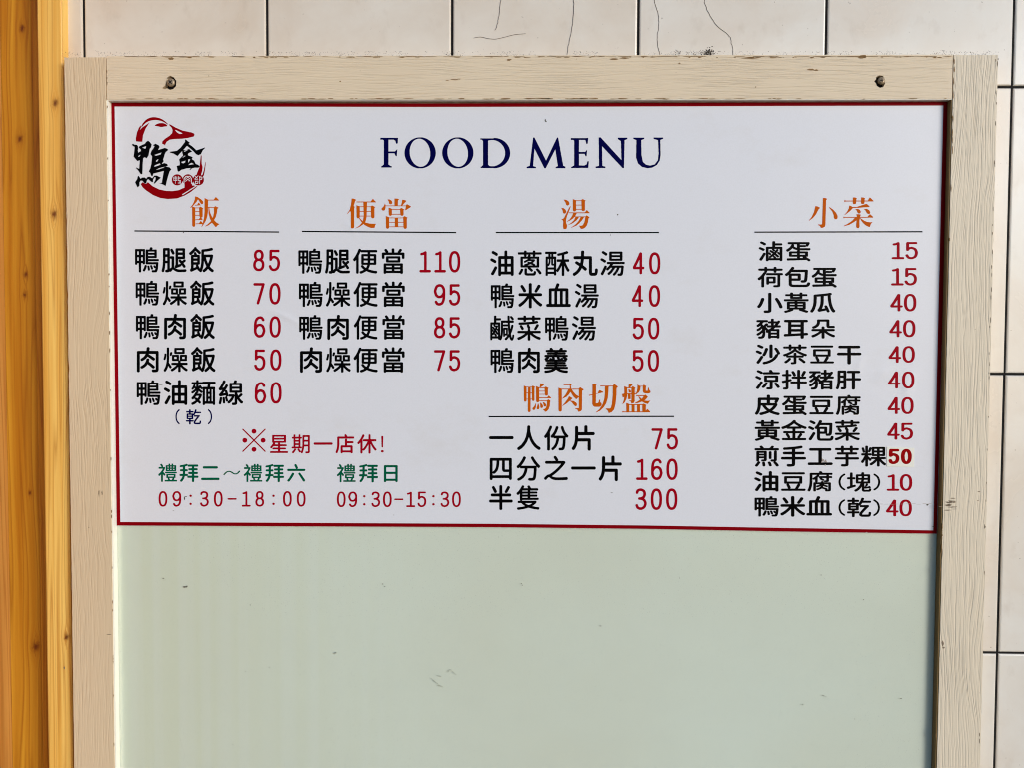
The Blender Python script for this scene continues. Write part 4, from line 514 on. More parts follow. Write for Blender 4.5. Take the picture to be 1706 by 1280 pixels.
[[296,112,-12,5,-14,15,-36,86,-36,70,-38,60,-30,42,-20,24,-7,18,1,14,10,20,14,14,12,5,12,0,12,-5,13,-12,15,-20,2,-2,2,2,1,380,3,12,8,9,10,9,12,3,20,0,12,-5,14,-14,5,-12,0,-522,49,-108,17,-46,0,-10,-3,-10,-16,-17,-14,-6],[654,122,-10,4,-11,10,-5,6,-3,10,0,18,11,40,24,68,26,54,32,52,19,24,0,4,-309,0,0,-4,16,-22,26,-40,24,-44,26,-58,24,-68,1,-16,-7,-15,-17,-15,-9,-3,-14,0,-16,5,-14,14,-16,46,-22,54,-26,50,-35,54,-31,36,-26,25,-4,7,-3,8,0,10,3,12,9,12,13,13,6,3,10,3,12,-1,10,-4,10,-9,4,-1,7,12,10,10,13,6,66,1,4,1,2,2,-7,52,-13,50,-8,26,-20,50,-37,56,-29,29,-25,17,-12,12,-3,6,-3,14,3,16,9,12,13,10,14,3,16,-3,32,-21,59,-61,33,-52,26,-60,6,-18,19,-70,11,-68,4,-3,114,1,2,2,-1,32,-8,114,-6,56,-6,36,-7,26,-8,12,-6,4,-60,1,-14,5,-14,14,-4,10,-1,18,3,10,16,16,12,5,62,0,22,-2,18,-5,18,-9,21,-21,9,-16,12,-38,9,-50,8,-82,4,-80,2,-10,2,-68,3,-20,2,-2,2,1,14,13,10,4,14,1,10,-3,10,-7,14,-17,5,-12,0,-14,-6,-14,-33,-31,-19,-21,-37,-54,-28,-56,-16,-42,-12,-40,-8,-20,-12,-13,-6,-3,-10,-3]],
[[536,98,-17,6,-10,8,-9,14,-3,12,0,158,-1,5,-4,2,-187,-1,-2,-6,0,-136,-3,-12,-4,-10,-14,-14,-10,-4,-16,-3,-16,3,-10,4,-14,14,-4,10,-3,12,0,236,-2,14,0,68,-4,56,-12,76,-18,60,-9,22,-24,46,-26,36,-6,12,-3,10,3,14,6,12,20,20,10,4,12,3,12,-3,12,-6,18,-18,26,-40,26,-50,10,-28,10,-30,15,-58,3,-20,4,-8,298,-1,7,1,2,6,0,226,3,14,6,12,8,9,13,7,11,3,14,0,12,-3,12,-7,10,-11,4,-10,3,-14,0,-282,-5,-18,-4,-8,-7,-8,-15,-8,-12,-3,-344,0,-6,-1,-1,-2,2,-88,3,-4,470,-1,12,-3,10,-4,12,-12,6,-12,3,-10,0,-12,-3,-10,-10,-17,-6,-5,-12,-6,-14,-3,-174,0,-6,-2,-1,-159,-3,-14,-7,-14,-11,-10,-20,-7]],
[[168,170,-10,4,-12,11,-4,7,-3,10,0,596,3,12,5,8,11,10,12,5,22,0,12,-5,13,-12,3,-6,3,-10,0,-22,1,-3,4,-2,496,0,6,1,2,2,1,20,3,8,3,6,13,12,12,5,22,0,10,-3,8,-5,10,-11,5,-16,0,-588,-3,-12,-5,-8,-11,-10,-16,-5],[225,252,119,-1,4,3,1,6,-2,68,-8,78,-15,60,-27,56,-29,31,-24,16,-13,13,-5,8,-2,-2,-1,-12,0,-316],[433,252,79,-1,6,3,1,232,4,44,5,16,6,12,22,22,24,9,24,2,98,0,16,-3,12,-4,2,1,1,99,-2,6,-499,1,-8,-2,0,-75,2,0,8,11,12,12,6,3,8,3,12,0,12,-3,32,-21,28,-28,28,-33,14,-28,16,-38,17,-66,10,-90,0,-40,2,-10,0,-30],[603,252,123,-1,6,3,1,258,-1,6,-2,2,-16,-5,-106,0,-6,-5,-1,-250]],
[[346,124,-10,4,-14,14,-18,42,-26,46,-40,62,-44,55,-35,35,-17,13,-14,14,-6,13,-1,16,5,12,20,21,12,5,16,1,12,-5,6,-3,18,-18,6,-3,2,2,8,17,12,11,10,4,116,1,5,1,2,4,-9,46,-18,60,-32,66,-31,38,-17,16,-52,38,-44,20,-12,7,-12,13,-4,10,-1,12,3,10,5,10,17,16,12,3,10,0,8,-3,68,-32,62,-47,18,-18,44,-55,34,-68,22,-70,13,-70,3,-6,6,-1,182,0,6,3,1,28,-8,118,-10,76,-7,28,-8,22,-8,10,-20,5,-82,-2,-12,3,-6,3,-12,13,-5,12,0,12,3,12,3,6,13,12,12,5,34,2,64,0,26,-2,24,-7,16,-9,20,-21,12,-22,11,-34,8,-50,8,-84,6,-88,2,-64,2,-10,0,-22,-3,-12,2,-2,4,3,38,37,12,5,12,0,14,-6,22,-23,5,-14,0,-12,-3,-8,-6,-9,-62,-60,-44,-53,-46,-64,-24,-38,-23,-42,-13,-12,-10,-4,-8,-1,-8,1,-14,4,-15,14,-6,14,0,12,3,8,22,42,44,70,40,56,56,68,0,3,-8,-6,-16,-4,-444,-1,0,-4,19,-22,33,-44,28,-42,28,-48,26,-52,8,-20,1,-14,-3,-9,-16,-18,-20,-8]],
[[448,106,-14,6,-14,14,-5,12,0,14,7,16,30,46,25,40,0,4,-299,1,-14,6,-11,11,-3,6,-3,8,0,18,6,16,13,12,14,5,458,0,7,1,0,4,-41,51,-67,69,-37,35,-76,64,-72,53,-72,46,-6,3,-28,2,-20,7,-32,20,-24,19,-36,34,-10,13,-5,14,0,14,3,10,18,19,8,5,14,3,16,-3,17,-14,22,-28,23,-23,16,-9,10,-3,38,18,15,15,9,6,14,10,30,14,44,14,48,9,54,4,104,0,12,-2,70,0,12,-2,90,-2,20,-5,18,-18,5,-18,0,-14,-3,-10,-4,-7,-12,-11,-10,-4,-14,-1,-36,4,-52,2,-10,2,-34,0,-10,2,-62,0,-14,2,-100,-2,-38,-4,-40,-9,-26,-8,-27,-16,-1,-2,4,-4,58,-40,84,-65,70,-62,97,-97,56,-64,41,-56,7,-16,0,-14,-6,-14,-13,-12,-20,-10,-191,-2,-1,-2,6,-8,4,-10,1,-16,-3,-12,-12,-18,-40,-58,-18,-21,-14,-7]],
[[464,98,-14,6,-7,6,-5,8,-5,12,0,220,-2,6,-237,1,-14,5,-9,8,-7,10,-3,12,0,20,7,16,10,10,16,7,236,1,3,6,-1,91,-6,2,-284,0,-16,7,-10,10,-7,16,0,20,3,12,7,10,9,8,14,5,289,1,2,6,1,190,6,14,10,10,16,7,22,0,12,-3,10,-7,8,-9,5,-14,0,-188,2,-6,295,-1,16,-7,10,-10,7,-16,0,-20,-3,-12,-7,-10,-9,-8,-14,-5,-288,0,-8,-2,-1,-91,3,-6,248,-1,16,-7,10,-10,7,-16,0,-22,-5,-14,-7,-8,-9,-6,-12,-5,-249,-1,-2,-6,-1,-222,-7,-16,-13,-10,-12,-5],[234,126,-18,8,-12,13,-5,15,0,14,3,10,28,50,43,88,9,8,16,7,14,0,16,-5,8,-5,9,-9,7,-16,1,-14,-5,-16,-32,-64,-42,-68,-8,-9,-10,-5,-10,-3],[710,126,-14,6,-12,12,-26,53,-50,91,-3,8,0,10,3,12,11,14,11,6,10,3,16,-1,14,-6,13,-12,41,-66,40,-72,3,-8,0,-14,-9,-19,-10,-9,-12,-6,-10,-3]],
[[290,106,-7,4,-13,14,-22,42,-18,30,-30,44,-36,45,-53,51,-6,10,0,18,3,6,26,25,10,4,14,0,6,-3,40,-39,4,-3,2,1,1,197,3,8,12,13,10,5,28,0,8,-5,16,-19,4,-1,490,0,8,-3,13,-12,4,-8,-1,-22,-3,-6,-10,-10,-9,-5,-240,0,-5,-1,-2,-4,0,-24,2,-4,3,-1,198,0,8,-3,13,-12,4,-8,-1,-20,-3,-6,-10,-10,-9,-5,-198,0,-5,-1,-2,-4,0,-22,2,-4,3,-1,202,-1,6,-3,10,-10,5,-9,-1,-19,-14,-16,-6,-3,-6,-1,-196,0,-3,-1,-2,-4,0,-22,2,-4,5,-1,228,-1,6,-3,11,-11,4,-10,-1,-22,-3,-6,-11,-11,-6,-3,-6,-1,-202,-1,-4,-4,-36,-66,-14,-14,-10,-3,-12,0,-18,5,-14,13,-4,7,0,20,18,36,-1,6,-141,1,-2,-2,0,-3,18,-38,0,-23,-13,-15,-10,-6,-11,-3],[289,264,165,-1,4,2,1,3,0,22,-2,4,-5,1,-160,0,-3,-1,-2,-4,0,-22],[289,358,165,-1,3,1,2,4,0,22,-2,4,-5,1,-160,0,-3,-1,-2,-4,0,-22],[289,454,165,-1,3,1,2,4,0,24,-2,4,-5,1,-160,0,-3,-1,-2,-4,0,-24],[162,582,-6,3,-11,11,-4,10,1,22,3,6,13,12,8,3,92,1,46,43,26,19,49,32,-3,3,-22,5,-52,11,-92,14,-54,4,-16,3,-18,18,-1,18,7,20,12,13,6,3,16,1,38,-4,120,-18,100,-23,70,-20,76,22,62,15,66,12,78,10,24,0,8,-3,14,-14,8,-16,1,-16,-1,-6,-13,-14,-7,-4,-108,-13,-74,-14,-22,-7,6,-6,52,-34,34,-27,30,-30,10,-13,5,-10,-1,-20,-14,-15,-14,-7,-470,-2],[372,650,226,-1,8,1,2,2,-20,14,-36,20,-30,14,-32,12,-32,-12,-47,-22,-27,-16,-11,-8]],
[[554,102,-10,4,-6,5,-7,15,-1,187,-6,2,-166,0,-15,7,-5,6,-4,10,-1,488,3,14,5,8,9,6,10,3,20,0,12,-3,8,-7,4,-7,4,-14,4,-3,338,0,6,2,7,15,11,8,14,3,20,0,8,-3,12,-10,5,-14,0,-480,-3,-12,-10,-12,-14,-5,-192,-1,-3,-4,0,-46,2,-6,5,-1,188,-1,12,-5,8,-11,3,-14,0,-18,-3,-8,-10,-12,-14,-5,-188,-1,-3,-4,0,-52,-5,-12,-8,-8,-10,-4],[184,114,-13,6,-15,20,-3,8,0,12,3,10,5,6,53,32,58,40,10,3,10,0,10,-3,6,-5,16,-21,4,-10,0,-12,-7,-14,-37,-26,-37,-22,-45,-22,-8,-3],[144,330,-13,6,-9,10,-6,10,-3,8,0,12,3,10,6,7,66,37,48,30,8,3,10,-1,10,-4,7,-6,13,-18,5,-12,0,-10,-3,-8,-8,-11,-26,-17,-52,-28,-42,-18],[409,390,118,0,1,2,-6,10,-3,10,1,10,4,10,40,47,12,5,8,1,14,-3,10,-7,6,-13,1,-10,-7,-16,-39,-42,0,-4,179,-1,8,2,0,154,-4,-1,-28,-28,-14,-5,-12,2,-9,5,-7,8,-3,14,1,8,4,10,40,49,14,7,16,0,2,2,1,126,-2,6,-116,0,-1,-4,3,-14,-3,-12,-12,-20,-17,-24,-15,-15,-6,-3,-10,-3,-16,1,3,-6,25,-27,4,-2,4,2,29,29,44,52,9,8,12,3,16,-3,7,-4,13,-14,3,-16,-5,-14,-29,-34,-57,-57,-2,-5,42,-64,28,-46,4,-12,1,-12,-6,-14,-11,-10,-16,-3,-14,3,-11,8,-39,66,-28,39,-4,0,-62,-52,-34,-25,-10,-3,-12,1,-10,4,-9,8,-3,6,-3,12,3,12,3,6,87,71,9,9,1,4,-5,8,-52,52,-58,48,-6,16,0,8,3,10,13,14,7,4,12,3,12,-3,28,-21,46,-42,4,-1,-1,16,3,10,22,30,12,20,-2,2,-6,1,-162,0,-6,-2,0,-169,2,-1,7,7,26,34,15,7,12,-1,12,-5,8,-9,3,-14,-1,-8,-4,-10,-19,-26,-19,-21,-16,-6,-10,1,-14,6,-2,-2,-1,-134],[270,544,-10,4,-8,8,-58,116,-60,110,-3,16,5,14,10,10,20,12,8,3,12,-1,10,-4,8,-8,58,-110,56,-120,3,-8,0,-8,-3,-10,-5,-6,-21,-16,-10,-3]],
[[764,138,-10,1,-576,0,-10,3,-10,7,-7,13,1,26,9,14,13,7,263,1,2,6,0,134,-2,4,-5,0,-36,-12,-16,-8,-20,-13,-19,-17,-10,-16,12,-30,0,-16,-5,-10,-8,-8,-12,-6,-12,-3,-20,1,-8,4,-8,8,-16,36,-20,38,-29,40,-29,31,-36,29,-22,15,-6,7,-5,10,0,20,11,24,7,8,13,7,18,0,10,-5,22,-16,29,-24,25,-25,17,-19,37,-49,6,4,20,21,44,28,46,18,61,12,1,2,-12,1,-10,6,-6,7,-5,10,0,24,-3,4,-220,1,-15,7,-5,6,-5,10,0,146,3,10,7,8,15,7,220,1,3,6,-1,53,-4,2,-28,2,-70,0,-14,2,-82,0,-12,2,-84,1,-14,9,-7,13,1,28,6,14,5,6,13,7,42,0,10,-2,140,-4,10,-2,38,0,10,-2,38,0,10,-2,38,0,10,-2,38,0,10,-2,36,0,10,-2,36,0,10,-2,36,0,10,-2,44,-1,6,2,44,37,18,11,21,0,9,-5,12,-12,6,-11,1,-8,-1,-14,-6,-11,-38,-32,-103,-77,1,-2,4,-1,50,-1,12,-7,8,-13,1,-148,-6,-14,-7,-6,-12,-5,-222,-1,-3,-4,-1,-26,-4,-8,-9,-10,1,-2,8,-1,14,2,286,0,12,-5,7,-6,9,-20,1,-20,-5,-10,-4,-5,-14,-8,-292,0,-6,-1,-4,-4,-1,-42,3,-4,166,-1,10,-5,5,-4,9,-17,2,-1,20,9,20,0,13,-7,9,-10,28,-56,18,-44,1,-14,-1,-6,-4,-8,-12,-10,-20,-7],[521,210,195,-1,6,1,2,2,-14,36,-5,10,-3,2,-16,-7,-164,-1,-3,-6,0,-32],[273,560,165,0,3,6,-1,50,-6,3,-160,-1,-3,-6,0,-46],[523,560,165,0,3,6,-1,50,-6,3,-160,-1,-3,-6,0,-46],[523,688,93,0,2,2,-3,10,1,16,5,10,14,12,1,4,-14,3,-98,1,-3,-6,0,-46]],
[[328,104,-12,5,-10,12,-3,11,0,30,-3,4,-152,1,-10,3,-8,7,-6,7,-3,10,0,18,5,12,10,10,10,4,150,1,5,1,2,4,0,40,3,12,-2,2,-18,4,-13,12,-15,28,-20,32,-40,56,-27,32,-61,59,-7,15,1,14,8,16,16,18,14,5,10,0,12,-5,16,-13,28,-29,2,-2,2,2,1,284,3,10,4,7,8,7,12,5,22,0,12,-5,10,-10,5,-12,0,-384,53,-92,3,-8,0,-12,-5,-16,1,-2,11,-2,10,-4,9,-8,3,-6,3,-10,1,-43,8,-2,192,1,3,4,0,42,5,12,8,9,6,3,10,3,18,0,14,-5,9,-8,3,-6,3,-10,0,-40,3,-4,156,-1,10,-3,8,-7,6,-7,3,-10,0,-18,-5,-12,-10,-10,-10,-4,-158,-2,-3,-4,0,-30,-3,-12,-12,-12,-12,-5,-24,1,-10,4,-8,7,-7,15,-1,34,-2,2,-6,1,-192,-1,-3,-4,0,-32,-6,-14,-9,-8,-10,-4],[378,334,-10,4,-9,8,-5,12,-1,8,0,12,5,12,10,10,10,4,310,1,6,2,0,363,-4,8,-10,3,-82,0,-10,3,-7,4,-9,10,-3,10,0,16,5,12,7,8,7,4,10,3,80,0,26,-2,26,-6,18,-9,12,-12,9,-26,0,-386,2,-4,3,-1,48,0,14,-6,8,-9,5,-12,0,-18,-5,-12,-10,-10,-14,-5],[388,464,-10,4,-9,8,-6,16,0,234,3,12,8,9,8,5,10,3,16,0,12,-5,12,-12,3,-10,1,-18,4,-3,164,0,12,-3,9,-8,5,-8,3,-10,0,-184,-3,-14,-8,-9,-8,-5,-10,-3],[437,532,122,0,2,6,-1,99,-6,2,-117,-1,-2,-8,0,-92]],
[[328,104,-12,5,-14,15,-16,34,-34,56,-35,50,-34,40,-63,61,-7,15,1,14,5,12,21,20,14,5,10,0,12,-5,9,-6,35,-35,2,-1,2,2,1,352,3,22,14,34,26,26,28,12,44,9,32,2,348,0,30,-2,44,-13,25,-18,19,-26,8,-20,9,-30,2,-24,-5,-14,-14,-14,-18,-7,-16,1,-14,7,-12,13,-10,36,-8,15,-10,9,-18,5,-30,2,-316,0,-52,-5,-16,-6,-6,-6,-5,-24,0,-106,2,-6,235,-1,14,-5,14,-14,5,-16,0,-194,-3,-10,-4,-7,-12,-11,-12,-5,-286,-1,0,-4,39,-50,5,-3,6,0,386,0,8,2,-1,63,-2,10,0,36,-2,10,-2,60,-8,82,-7,30,-6,12,-6,4,-58,1,-12,3,-16,16,-5,12,0,12,5,12,4,7,12,11,22,7,44,0,36,-5,24,-10,24,-24,12,-26,9,-38,6,-50,6,-84,0,-30,4,-50,0,-44,2,-10,0,-44,2,-12,0,-14,-5,-12,-14,-14,-12,-5,-400,0,-2,-2,0,-3,24,-50,0,-18,-4,-10,-14,-14,-18,-7],[309,426,181,0,3,6,-1,96,-6,3,-176,-1,-2,-2,-1,-6,0,-90]],
[[468,112,-19,12,-7,12,-3,8,0,622,-4,6,-11,3,-92,0,-18,10,-12,19,0,26,12,19,10,7,10,5,86,-2,36,-4,24,-7,16,-8,15,-12,11,-20,5,-18,2,-30,0,-616,-3,-8,-7,-12,-13,-10,-10,-3],[676,302,-17,10,-9,14,-3,8,1,25,52,101,28,62,20,50,32,94,8,11,16,9,29,0,11,-6,11,-8,9,-14,1,-8,0,-22,-5,-18,-26,-72,-22,-54,-34,-68,-30,-56,-24,-40,-10,-10,-14,-8],[252,306,-17,10,-11,16,-22,86,-22,64,-24,56,-24,44,-22,36,-1,22,5,10,12,15,16,9,22,1,16,-9,8,-8,22,-32,28,-52,22,-50,32,-90,21,-74,-1,-26,-10,-17,-14,-9,-8,-3]],
[[318,102,-10,7,-6,9,-1,40,-2,4,-129,1,-11,7,-7,10,-1,26,1,6,5,8,13,9,129,1,2,6,0,76,8,12,11,7,326,0,12,-8,7,-11,0,-76,2,-6,129,-1,12,-8,7,-11,-1,-30,-6,-9,-10,-7,-131,-2,-2,-4,-1,-40,-7,-10,-11,-7,-40,0,-12,6,-9,13,-1,40,-2,2,-6,1,-194,-1,-3,-4,0,-38,-8,-12,-11,-7],[381,230,199,-1,3,1,2,4,0,28,-2,4,-5,1,-194,0,-4,-2,-1,-3,0,-28],[128,352,-9,6,-7,10,-1,32,1,6,5,8,13,9,300,0,5,1,2,6,-1,14,-4,3,-208,0,-10,5,-6,6,-4,6,-1,6,0,240,8,12,11,7,62,0,6,1,1,2,-24,12,-41,16,-86,29,-10,6,-9,13,0,20,6,10,15,14,8,5,18,0,32,-9,80,-28,66,-28,28,-14,12,-10,5,-10,0,-18,-2,-8,1,-2,4,-1,174,1,2,2,0,26,6,9,10,7,110,42,82,36,30,0,18,-13,8,-9,5,-8,0,-20,-5,-8,-6,-6,-56,-24,-84,-32,0,-2,6,-1,52,0,12,-8,7,-11,0,-240,-1,-6,-5,-8,-9,-7,-6,-2,-222,0,-4,-3,-1,-14,1,-5,6,-2,308,0,12,-8,7,-11,0,-34,-5,-8,-6,-6,-6,-4,-6,-1],[285,512,149,0,3,4,-1,38,-6,3,-144,-1,-3,-6,0,-34],[519,512,163,0,3,4,-1,38,-6,3,-158,-1,-3,-6,0,-34],[285,618,149,0,3,4,-1,40,-6,3,-144,-1,-3,-6,0,-36],[519,618,163,0,3,4,-1,40,-6,3,-158,-1,-3,-6,0,-36]],
[[692,114,-84,17,-132,20,-154,18,-76,6,-20,7,-11,10,-5,10,-3,10,0,176,-2,12,0,38,-4,60,-12,82,-19,74,-28,75,-26,43,-9,22,0,14,3,9,5,9,11,11,16,7,16,1,16,-7,11,-10,31,-54,34,-86,23,-88,14,-90,6,-76,0,-44,2,-10,1,-128,6,-3,106,-10,11,1,2,8,0,172,-2,10,-2,56,-8,64,-19,75,-28,63,-32,52,-3,8,0,14,3,14,19,26,9,8,14,6,14,1,96,-25,76,-18,20,-10,4,0,5,2,3,4,20,52,12,12,14,6,14,1,16,-7,11,-10,5,-10,3,-10,0,-10,-7,-20,-30,-78,-36,-86,-7,-12,-13,-10,-10,-4,-8,-1,-8,1,-10,4,-13,10,-7,16,0,16,24,60,0,7,-16,0,-92,20,-4,-3,16,-40,18,-60,17,-84,6,-62,0,-32,2,-10,1,-196,2,-2,12,-3,106,-14,5,3,2,16,6,104,14,126,22,124,31,108,38,90,24,34,15,18,17,8,16,1,16,-7,15,-14,8,-18,-1,-18,-6,-14,-32,-44,-34,-80,-27,-98,-20,-114,-14,-128,-7,-110,2,-3,16,-7,10,-10,7,-16,0,-14,-7,-16,-12,-12,-16,-7]],
[[576,102,-14,11,-5,9,-1,77,-6,2,-70,1,-15,12,-4,10,1,30,4,7,12,11,8,1,64,0,6,2,0,77,-6,3,-105,1,-12,10,-5,8,-1,30,1,6,3,6,11,10,6,3,124,0,5,1,1,2,-33,32,-37,31,-8,3,-12,2,-6,3,-10,11,-5,12,-5,2,-3,-2,0,-18,-3,-6,-22,-32,-45,-56,-3,-6,3,-6,47,-47,18,-21,3,-8,0,-20,-4,-10,-9,-9,-12,-7,-26,-1,-8,1,-17,16,-55,67,-8,5,-4,-4,-12,-22,-26,-40,-1,-4,47,-68,108,-1,10,-4,10,-11,3,-6,0,-32,-7,-11,-8,-7,-8,-3,-298,0,-10,3,-14,14,-1,8,1,30,4,7,12,11,8,1,88,0,4,3,-6,10,-29,36,-34,34,-31,25,-10,11,-3,10,0,20,3,8,15,16,7,4,30,0,18,-13,36,-34,4,-1,8,10,9,22,-20,28,-21,23,-38,34,-36,26,-9,9,-4,10,0,22,1,6,15,16,7,4,26,1,6,-1,39,-32,58,-60,5,-3,4,5,8,36,-2,4,-27,38,-21,25,-24,24,-40,33,-44,30,-11,10,-4,10,1,26,7,12,13,12,10,1,22,-1,42,-30,28,-23,58,-58,4,0,1,3,0,30,-4,36,-7,32,-10,28,-11,16,-13,8,-18,5,-50,0,-6,3,-9,8,-6,10,0,30,4,8,13,12,32,3,42,0,36,-7,18,-10,14,-11,12,-13,14,-24,8,-16,11,-40,6,-58,0,-84,-11,-97,14,17,18,27,12,11,9,4,1,2,-14,13,-4,7,-1,26,4,8,17,17,8,4,24,0,16,-8,4,1,1,206,3,8,12,12,8,3,34,-1,6,-3,10,-11,4,-13,6,-2,174,0,4,2,4,11,7,8,7,6,6,1,36,-1,7,-4,11,-12,1,-10,0,-304,-1,-8,-12,-13,-8,-4,-156,0,-5,-1,-1,-2,55,-62,7,-4,142,-1,8,-3,12,-12,3,-8,0,-30,-4,-8,-11,-10,-8,-3,-78,0,-4,-3,42,-66,34,-60,3,-8,-1,-24,-10,-13,-10,-7,-28,-1,-8,3,-15,14,-15,27,-4,-2,-12,-11,-6,-3,-82,-1,-3,-4,0,-72,-3,-8,-10,-11,-6,-3],[635,274,63,-1,4,1,2,2,-22,34,-30,40,-4,3,-6,2,-6,-1,-3,-4,0,-70],[547,570,181,0,3,6,-1,52,-6,3,-176,-1,-3,-6,0,-48],[547,700,181,0,3,6,-1,48,-6,3,-176,-1,-3,-6,0,-44]],
[[148,146,-12,4,-8,7,-6,7,-4,12,0,26,6,14,6,7,8,5,12,5,88,0,3,1,2,4,0,436,-1,5,-4,2,-16,2,-70,2,-12,3,-14,6,-10,10,-7,16,0,22,8,18,11,10,8,4,8,3,18,0,438,-32,24,0,3,5,0,78,7,16,10,10,16,7,26,0,18,-8,8,-9,7,-16,1,-89,14,-4,68,-4,22,-4,10,-5,9,-8,8,-18,0,-18,-5,-12,-9,-12,-11,-6,-10,-3,-28,0,-64,6,-4,-2,-1,-5,1,-408,6,-3,84,0,18,-7,10,-10,7,-16,0,-22,-8,-18,-13,-10,-16,-5],[337,234,287,0,3,6,-1,78,-6,3,-282,-1,-3,-6,0,-74],[337,406,287,0,3,6,-1,82,-6,3,-282,-1,-3,-6,0,-78],[337,584,287,0,3,6,-1,64,-4,3,-22,2,-22,0,-226,16,-14,-1,-3,-6,0,-78]],
[[322,130,-10,4,-7,6,-5,6,-4,10,-1,70,-2,26,-11,40,-16,30,-30,34,-42,28,-34,16,-14,14,-3,12,0,12,3,8,7,12,13,12,12,5,18,-1,18,-6,38,-20,43,-32,21,-21,21,-25,21,-40,6,-16,9,-32,2,-16,2,-56,2,-4,5,-1,196,0,6,2,1,155,2,32,9,26,7,10,17,16,20,6,22,3,142,0,14,-5,12,-12,5,-12,-1,-22,-5,-12,-15,-12,-12,-3,-122,0,-6,-2,-4,-3,-3,-12,0,-200,-5,-14,-12,-12,-16,-5],[462,400,-10,4,-6,5,-6,7,-4,10,-1,66,-3,4,-280,1,-14,5,-11,10,-6,16,0,16,3,8,12,15,12,5,220,1,6,1,1,2,-18,20,-41,35,-50,35,-49,30,-81,39,-10,11,-5,14,2,18,9,15,16,15,10,3,10,0,17,-5,41,-20,40,-24,54,-36,50,-39,62,-61,2,1,1,5,1,198,5,12,15,12,10,3,20,0,13,-3,14,-12,6,-14,0,-202,1,-6,2,-2,64,63,54,41,52,34,56,30,44,18,14,1,15,-7,13,-14,6,-8,3,-10,0,-12,-3,-8,-11,-14,-9,-6,-19,-6,-55,-26,-52,-30,-52,-35,-39,-33,-19,-20,2,-2,6,-1,218,-1,10,-4,6,-5,6,-7,4,-10,1,-20,-7,-15,-10,-9,-14,-5,-284,-1,-3,-6,0,-62,-5,-12,-12,-12,-10,-4]],
[[564,106,-14,6,-8,7,-6,11,-3,10,0,440,7,18,10,10,16,7,22,0,14,-5,9,-6,7,-10,5,-14,0,-440,-7,-18,-10,-10,-16,-7],[186,116,-12,4,-7,6,-7,8,-4,12,-1,14,3,10,4,8,8,9,56,31,48,30,10,5,8,2,16,-1,14,-6,9,-8,9,-20,1,-14,-5,-16,-10,-11,-44,-27,-68,-34,-10,-3],[716,228,-16,7,-10,13,-5,14,0,14,3,8,32,56,24,50,34,78,8,10,16,6,12,1,10,-3,15,-8,9,-10,4,-8,3,-8,0,-14,-7,-22,-14,-32,-26,-54,-50,-82,-8,-9,-10,-5,-10,-3],[428,240,-17,8,-7,8,-6,10,-20,76,-16,48,-16,42,-30,62,-1,18,7,16,10,10,18,8,18,1,14,-5,11,-10,9,-14,22,-50,14,-36,22,-64,16,-54,7,-32,-1,-10,-6,-14,-10,-10,-12,-6,-10,-3],[142,336,-12,4,-7,6,-7,8,-4,12,-1,14,3,10,4,8,8,9,52,29,46,28,18,8,14,1,10,-3,8,-4,9,-8,9,-20,1,-14,-5,-16,-10,-11,-38,-23,-60,-32,-20,-7],[744,472,-14,6,-10,10,-32,68,-43,62,-58,56,-71,44,-15,8,-75,30,-66,18,-20,8,-10,10,-7,16,1,16,10,21,10,9,8,4,8,3,14,0,94,-27,96,-42,81,-54,73,-74,48,-70,30,-68,3,-10,-1,-12,-6,-14,-8,-10,-20,-9],[284,544,-14,6,-10,10,-68,122,-56,94,-3,8,0,12,5,14,10,13,18,11,10,3,16,-2,10,-5,12,-12,56,-96,62,-120,3,-8,0,-16,-8,-18,-11,-10,-8,-4,-10,-3]],
[[316,104,-12,5,-10,13,-3,10,0,46,-3,4,-140,1,-12,5,-9,8,-5,12,-1,8,0,12,5,12,10,10,10,4,143,2,2,4,0,42,3,10,10,13,12,5,28,0,10,-4,9,-8,6,-14,0,-44,1,-3,4,-2,212,1,3,4,0,44,5,12,8,9,8,4,8,2,20,0,14,-5,9,-8,3,-6,3,-10,0,-42,3,-4,144,-1,15,-7,7,-8,4,-10,1,-20,-3,-10,-10,-11,-12,-5,-147,-2,-2,-6,0,-44,-3,-10,-10,-13,-12,-5,-28,0,-10,4,-9,8,-6,14,-1,50,-2,2,-6,1,-208,-1,-3,-4,0,-48,-5,-12,-10,-10,-10,-4],[470,259,-10,5,-6,5,-30,37,-30,29,-20,17,-44,32,-82,48,-56,26,-58,24,-10,10,-5,12,1,14,6,14,14,15,12,5,16,0,54,-19,2,1,-8,10,-3,10,1,20,4,10,5,6,5,4,10,4,198,1,6,2,1,175,-3,7,-8,4,-52,1,-10,4,-10,10,-5,14,0,12,3,8,4,8,8,9,14,6,30,0,54,-5,20,-6,12,-6,14,-14,4,-12,3,-14,0,-196,2,-6,199,-2,12,-5,10,-13,3,-14,0,-12,-3,-8,-3,-6,-9,-8,-14,-5,-194,-1,-3,-6,-1,-72,-4,-10,-8,-9,-16,-6,-20,0,-10,3,-7,4,-9,10,-3,12,0,68,-3,6,-190,1,-9,-1,3,-4,52,-26,40,-22,40,-26,28,-20,44,-35,34,-33,8,4,36,31,48,35,58,38,63,36,55,26,46,18,14,1,12,-5,14,-13,9,-19,0,-14,-3,-8,-3,-6,-9,-8,-36,-14,-56,-24,-60,-30,-52,-32,-58,-40,-40,-33,-6,-21,-12,-12,-26,-12],[624,620,-16,7,-12,15,-3,8,0,12,6,14,95,87,46,49,12,5,12,0,10,-3,10,-5,12,-13,5,-12,0,-16,-6,-14,-58,-58,-79,-67,-18,-9],[304,622,-10,4,-10,9,-29,39,-33,35,-22,20,-32,24,-8,9,-5,12,1,16,5,12,15,14,12,5,14,0,14,-5,12,-9,37,-31,30,-30,28,-32,25,-34,5,-10,2,-10,-1,-10,-5,-12,-9,-8,-8,-4,-14,-5]],
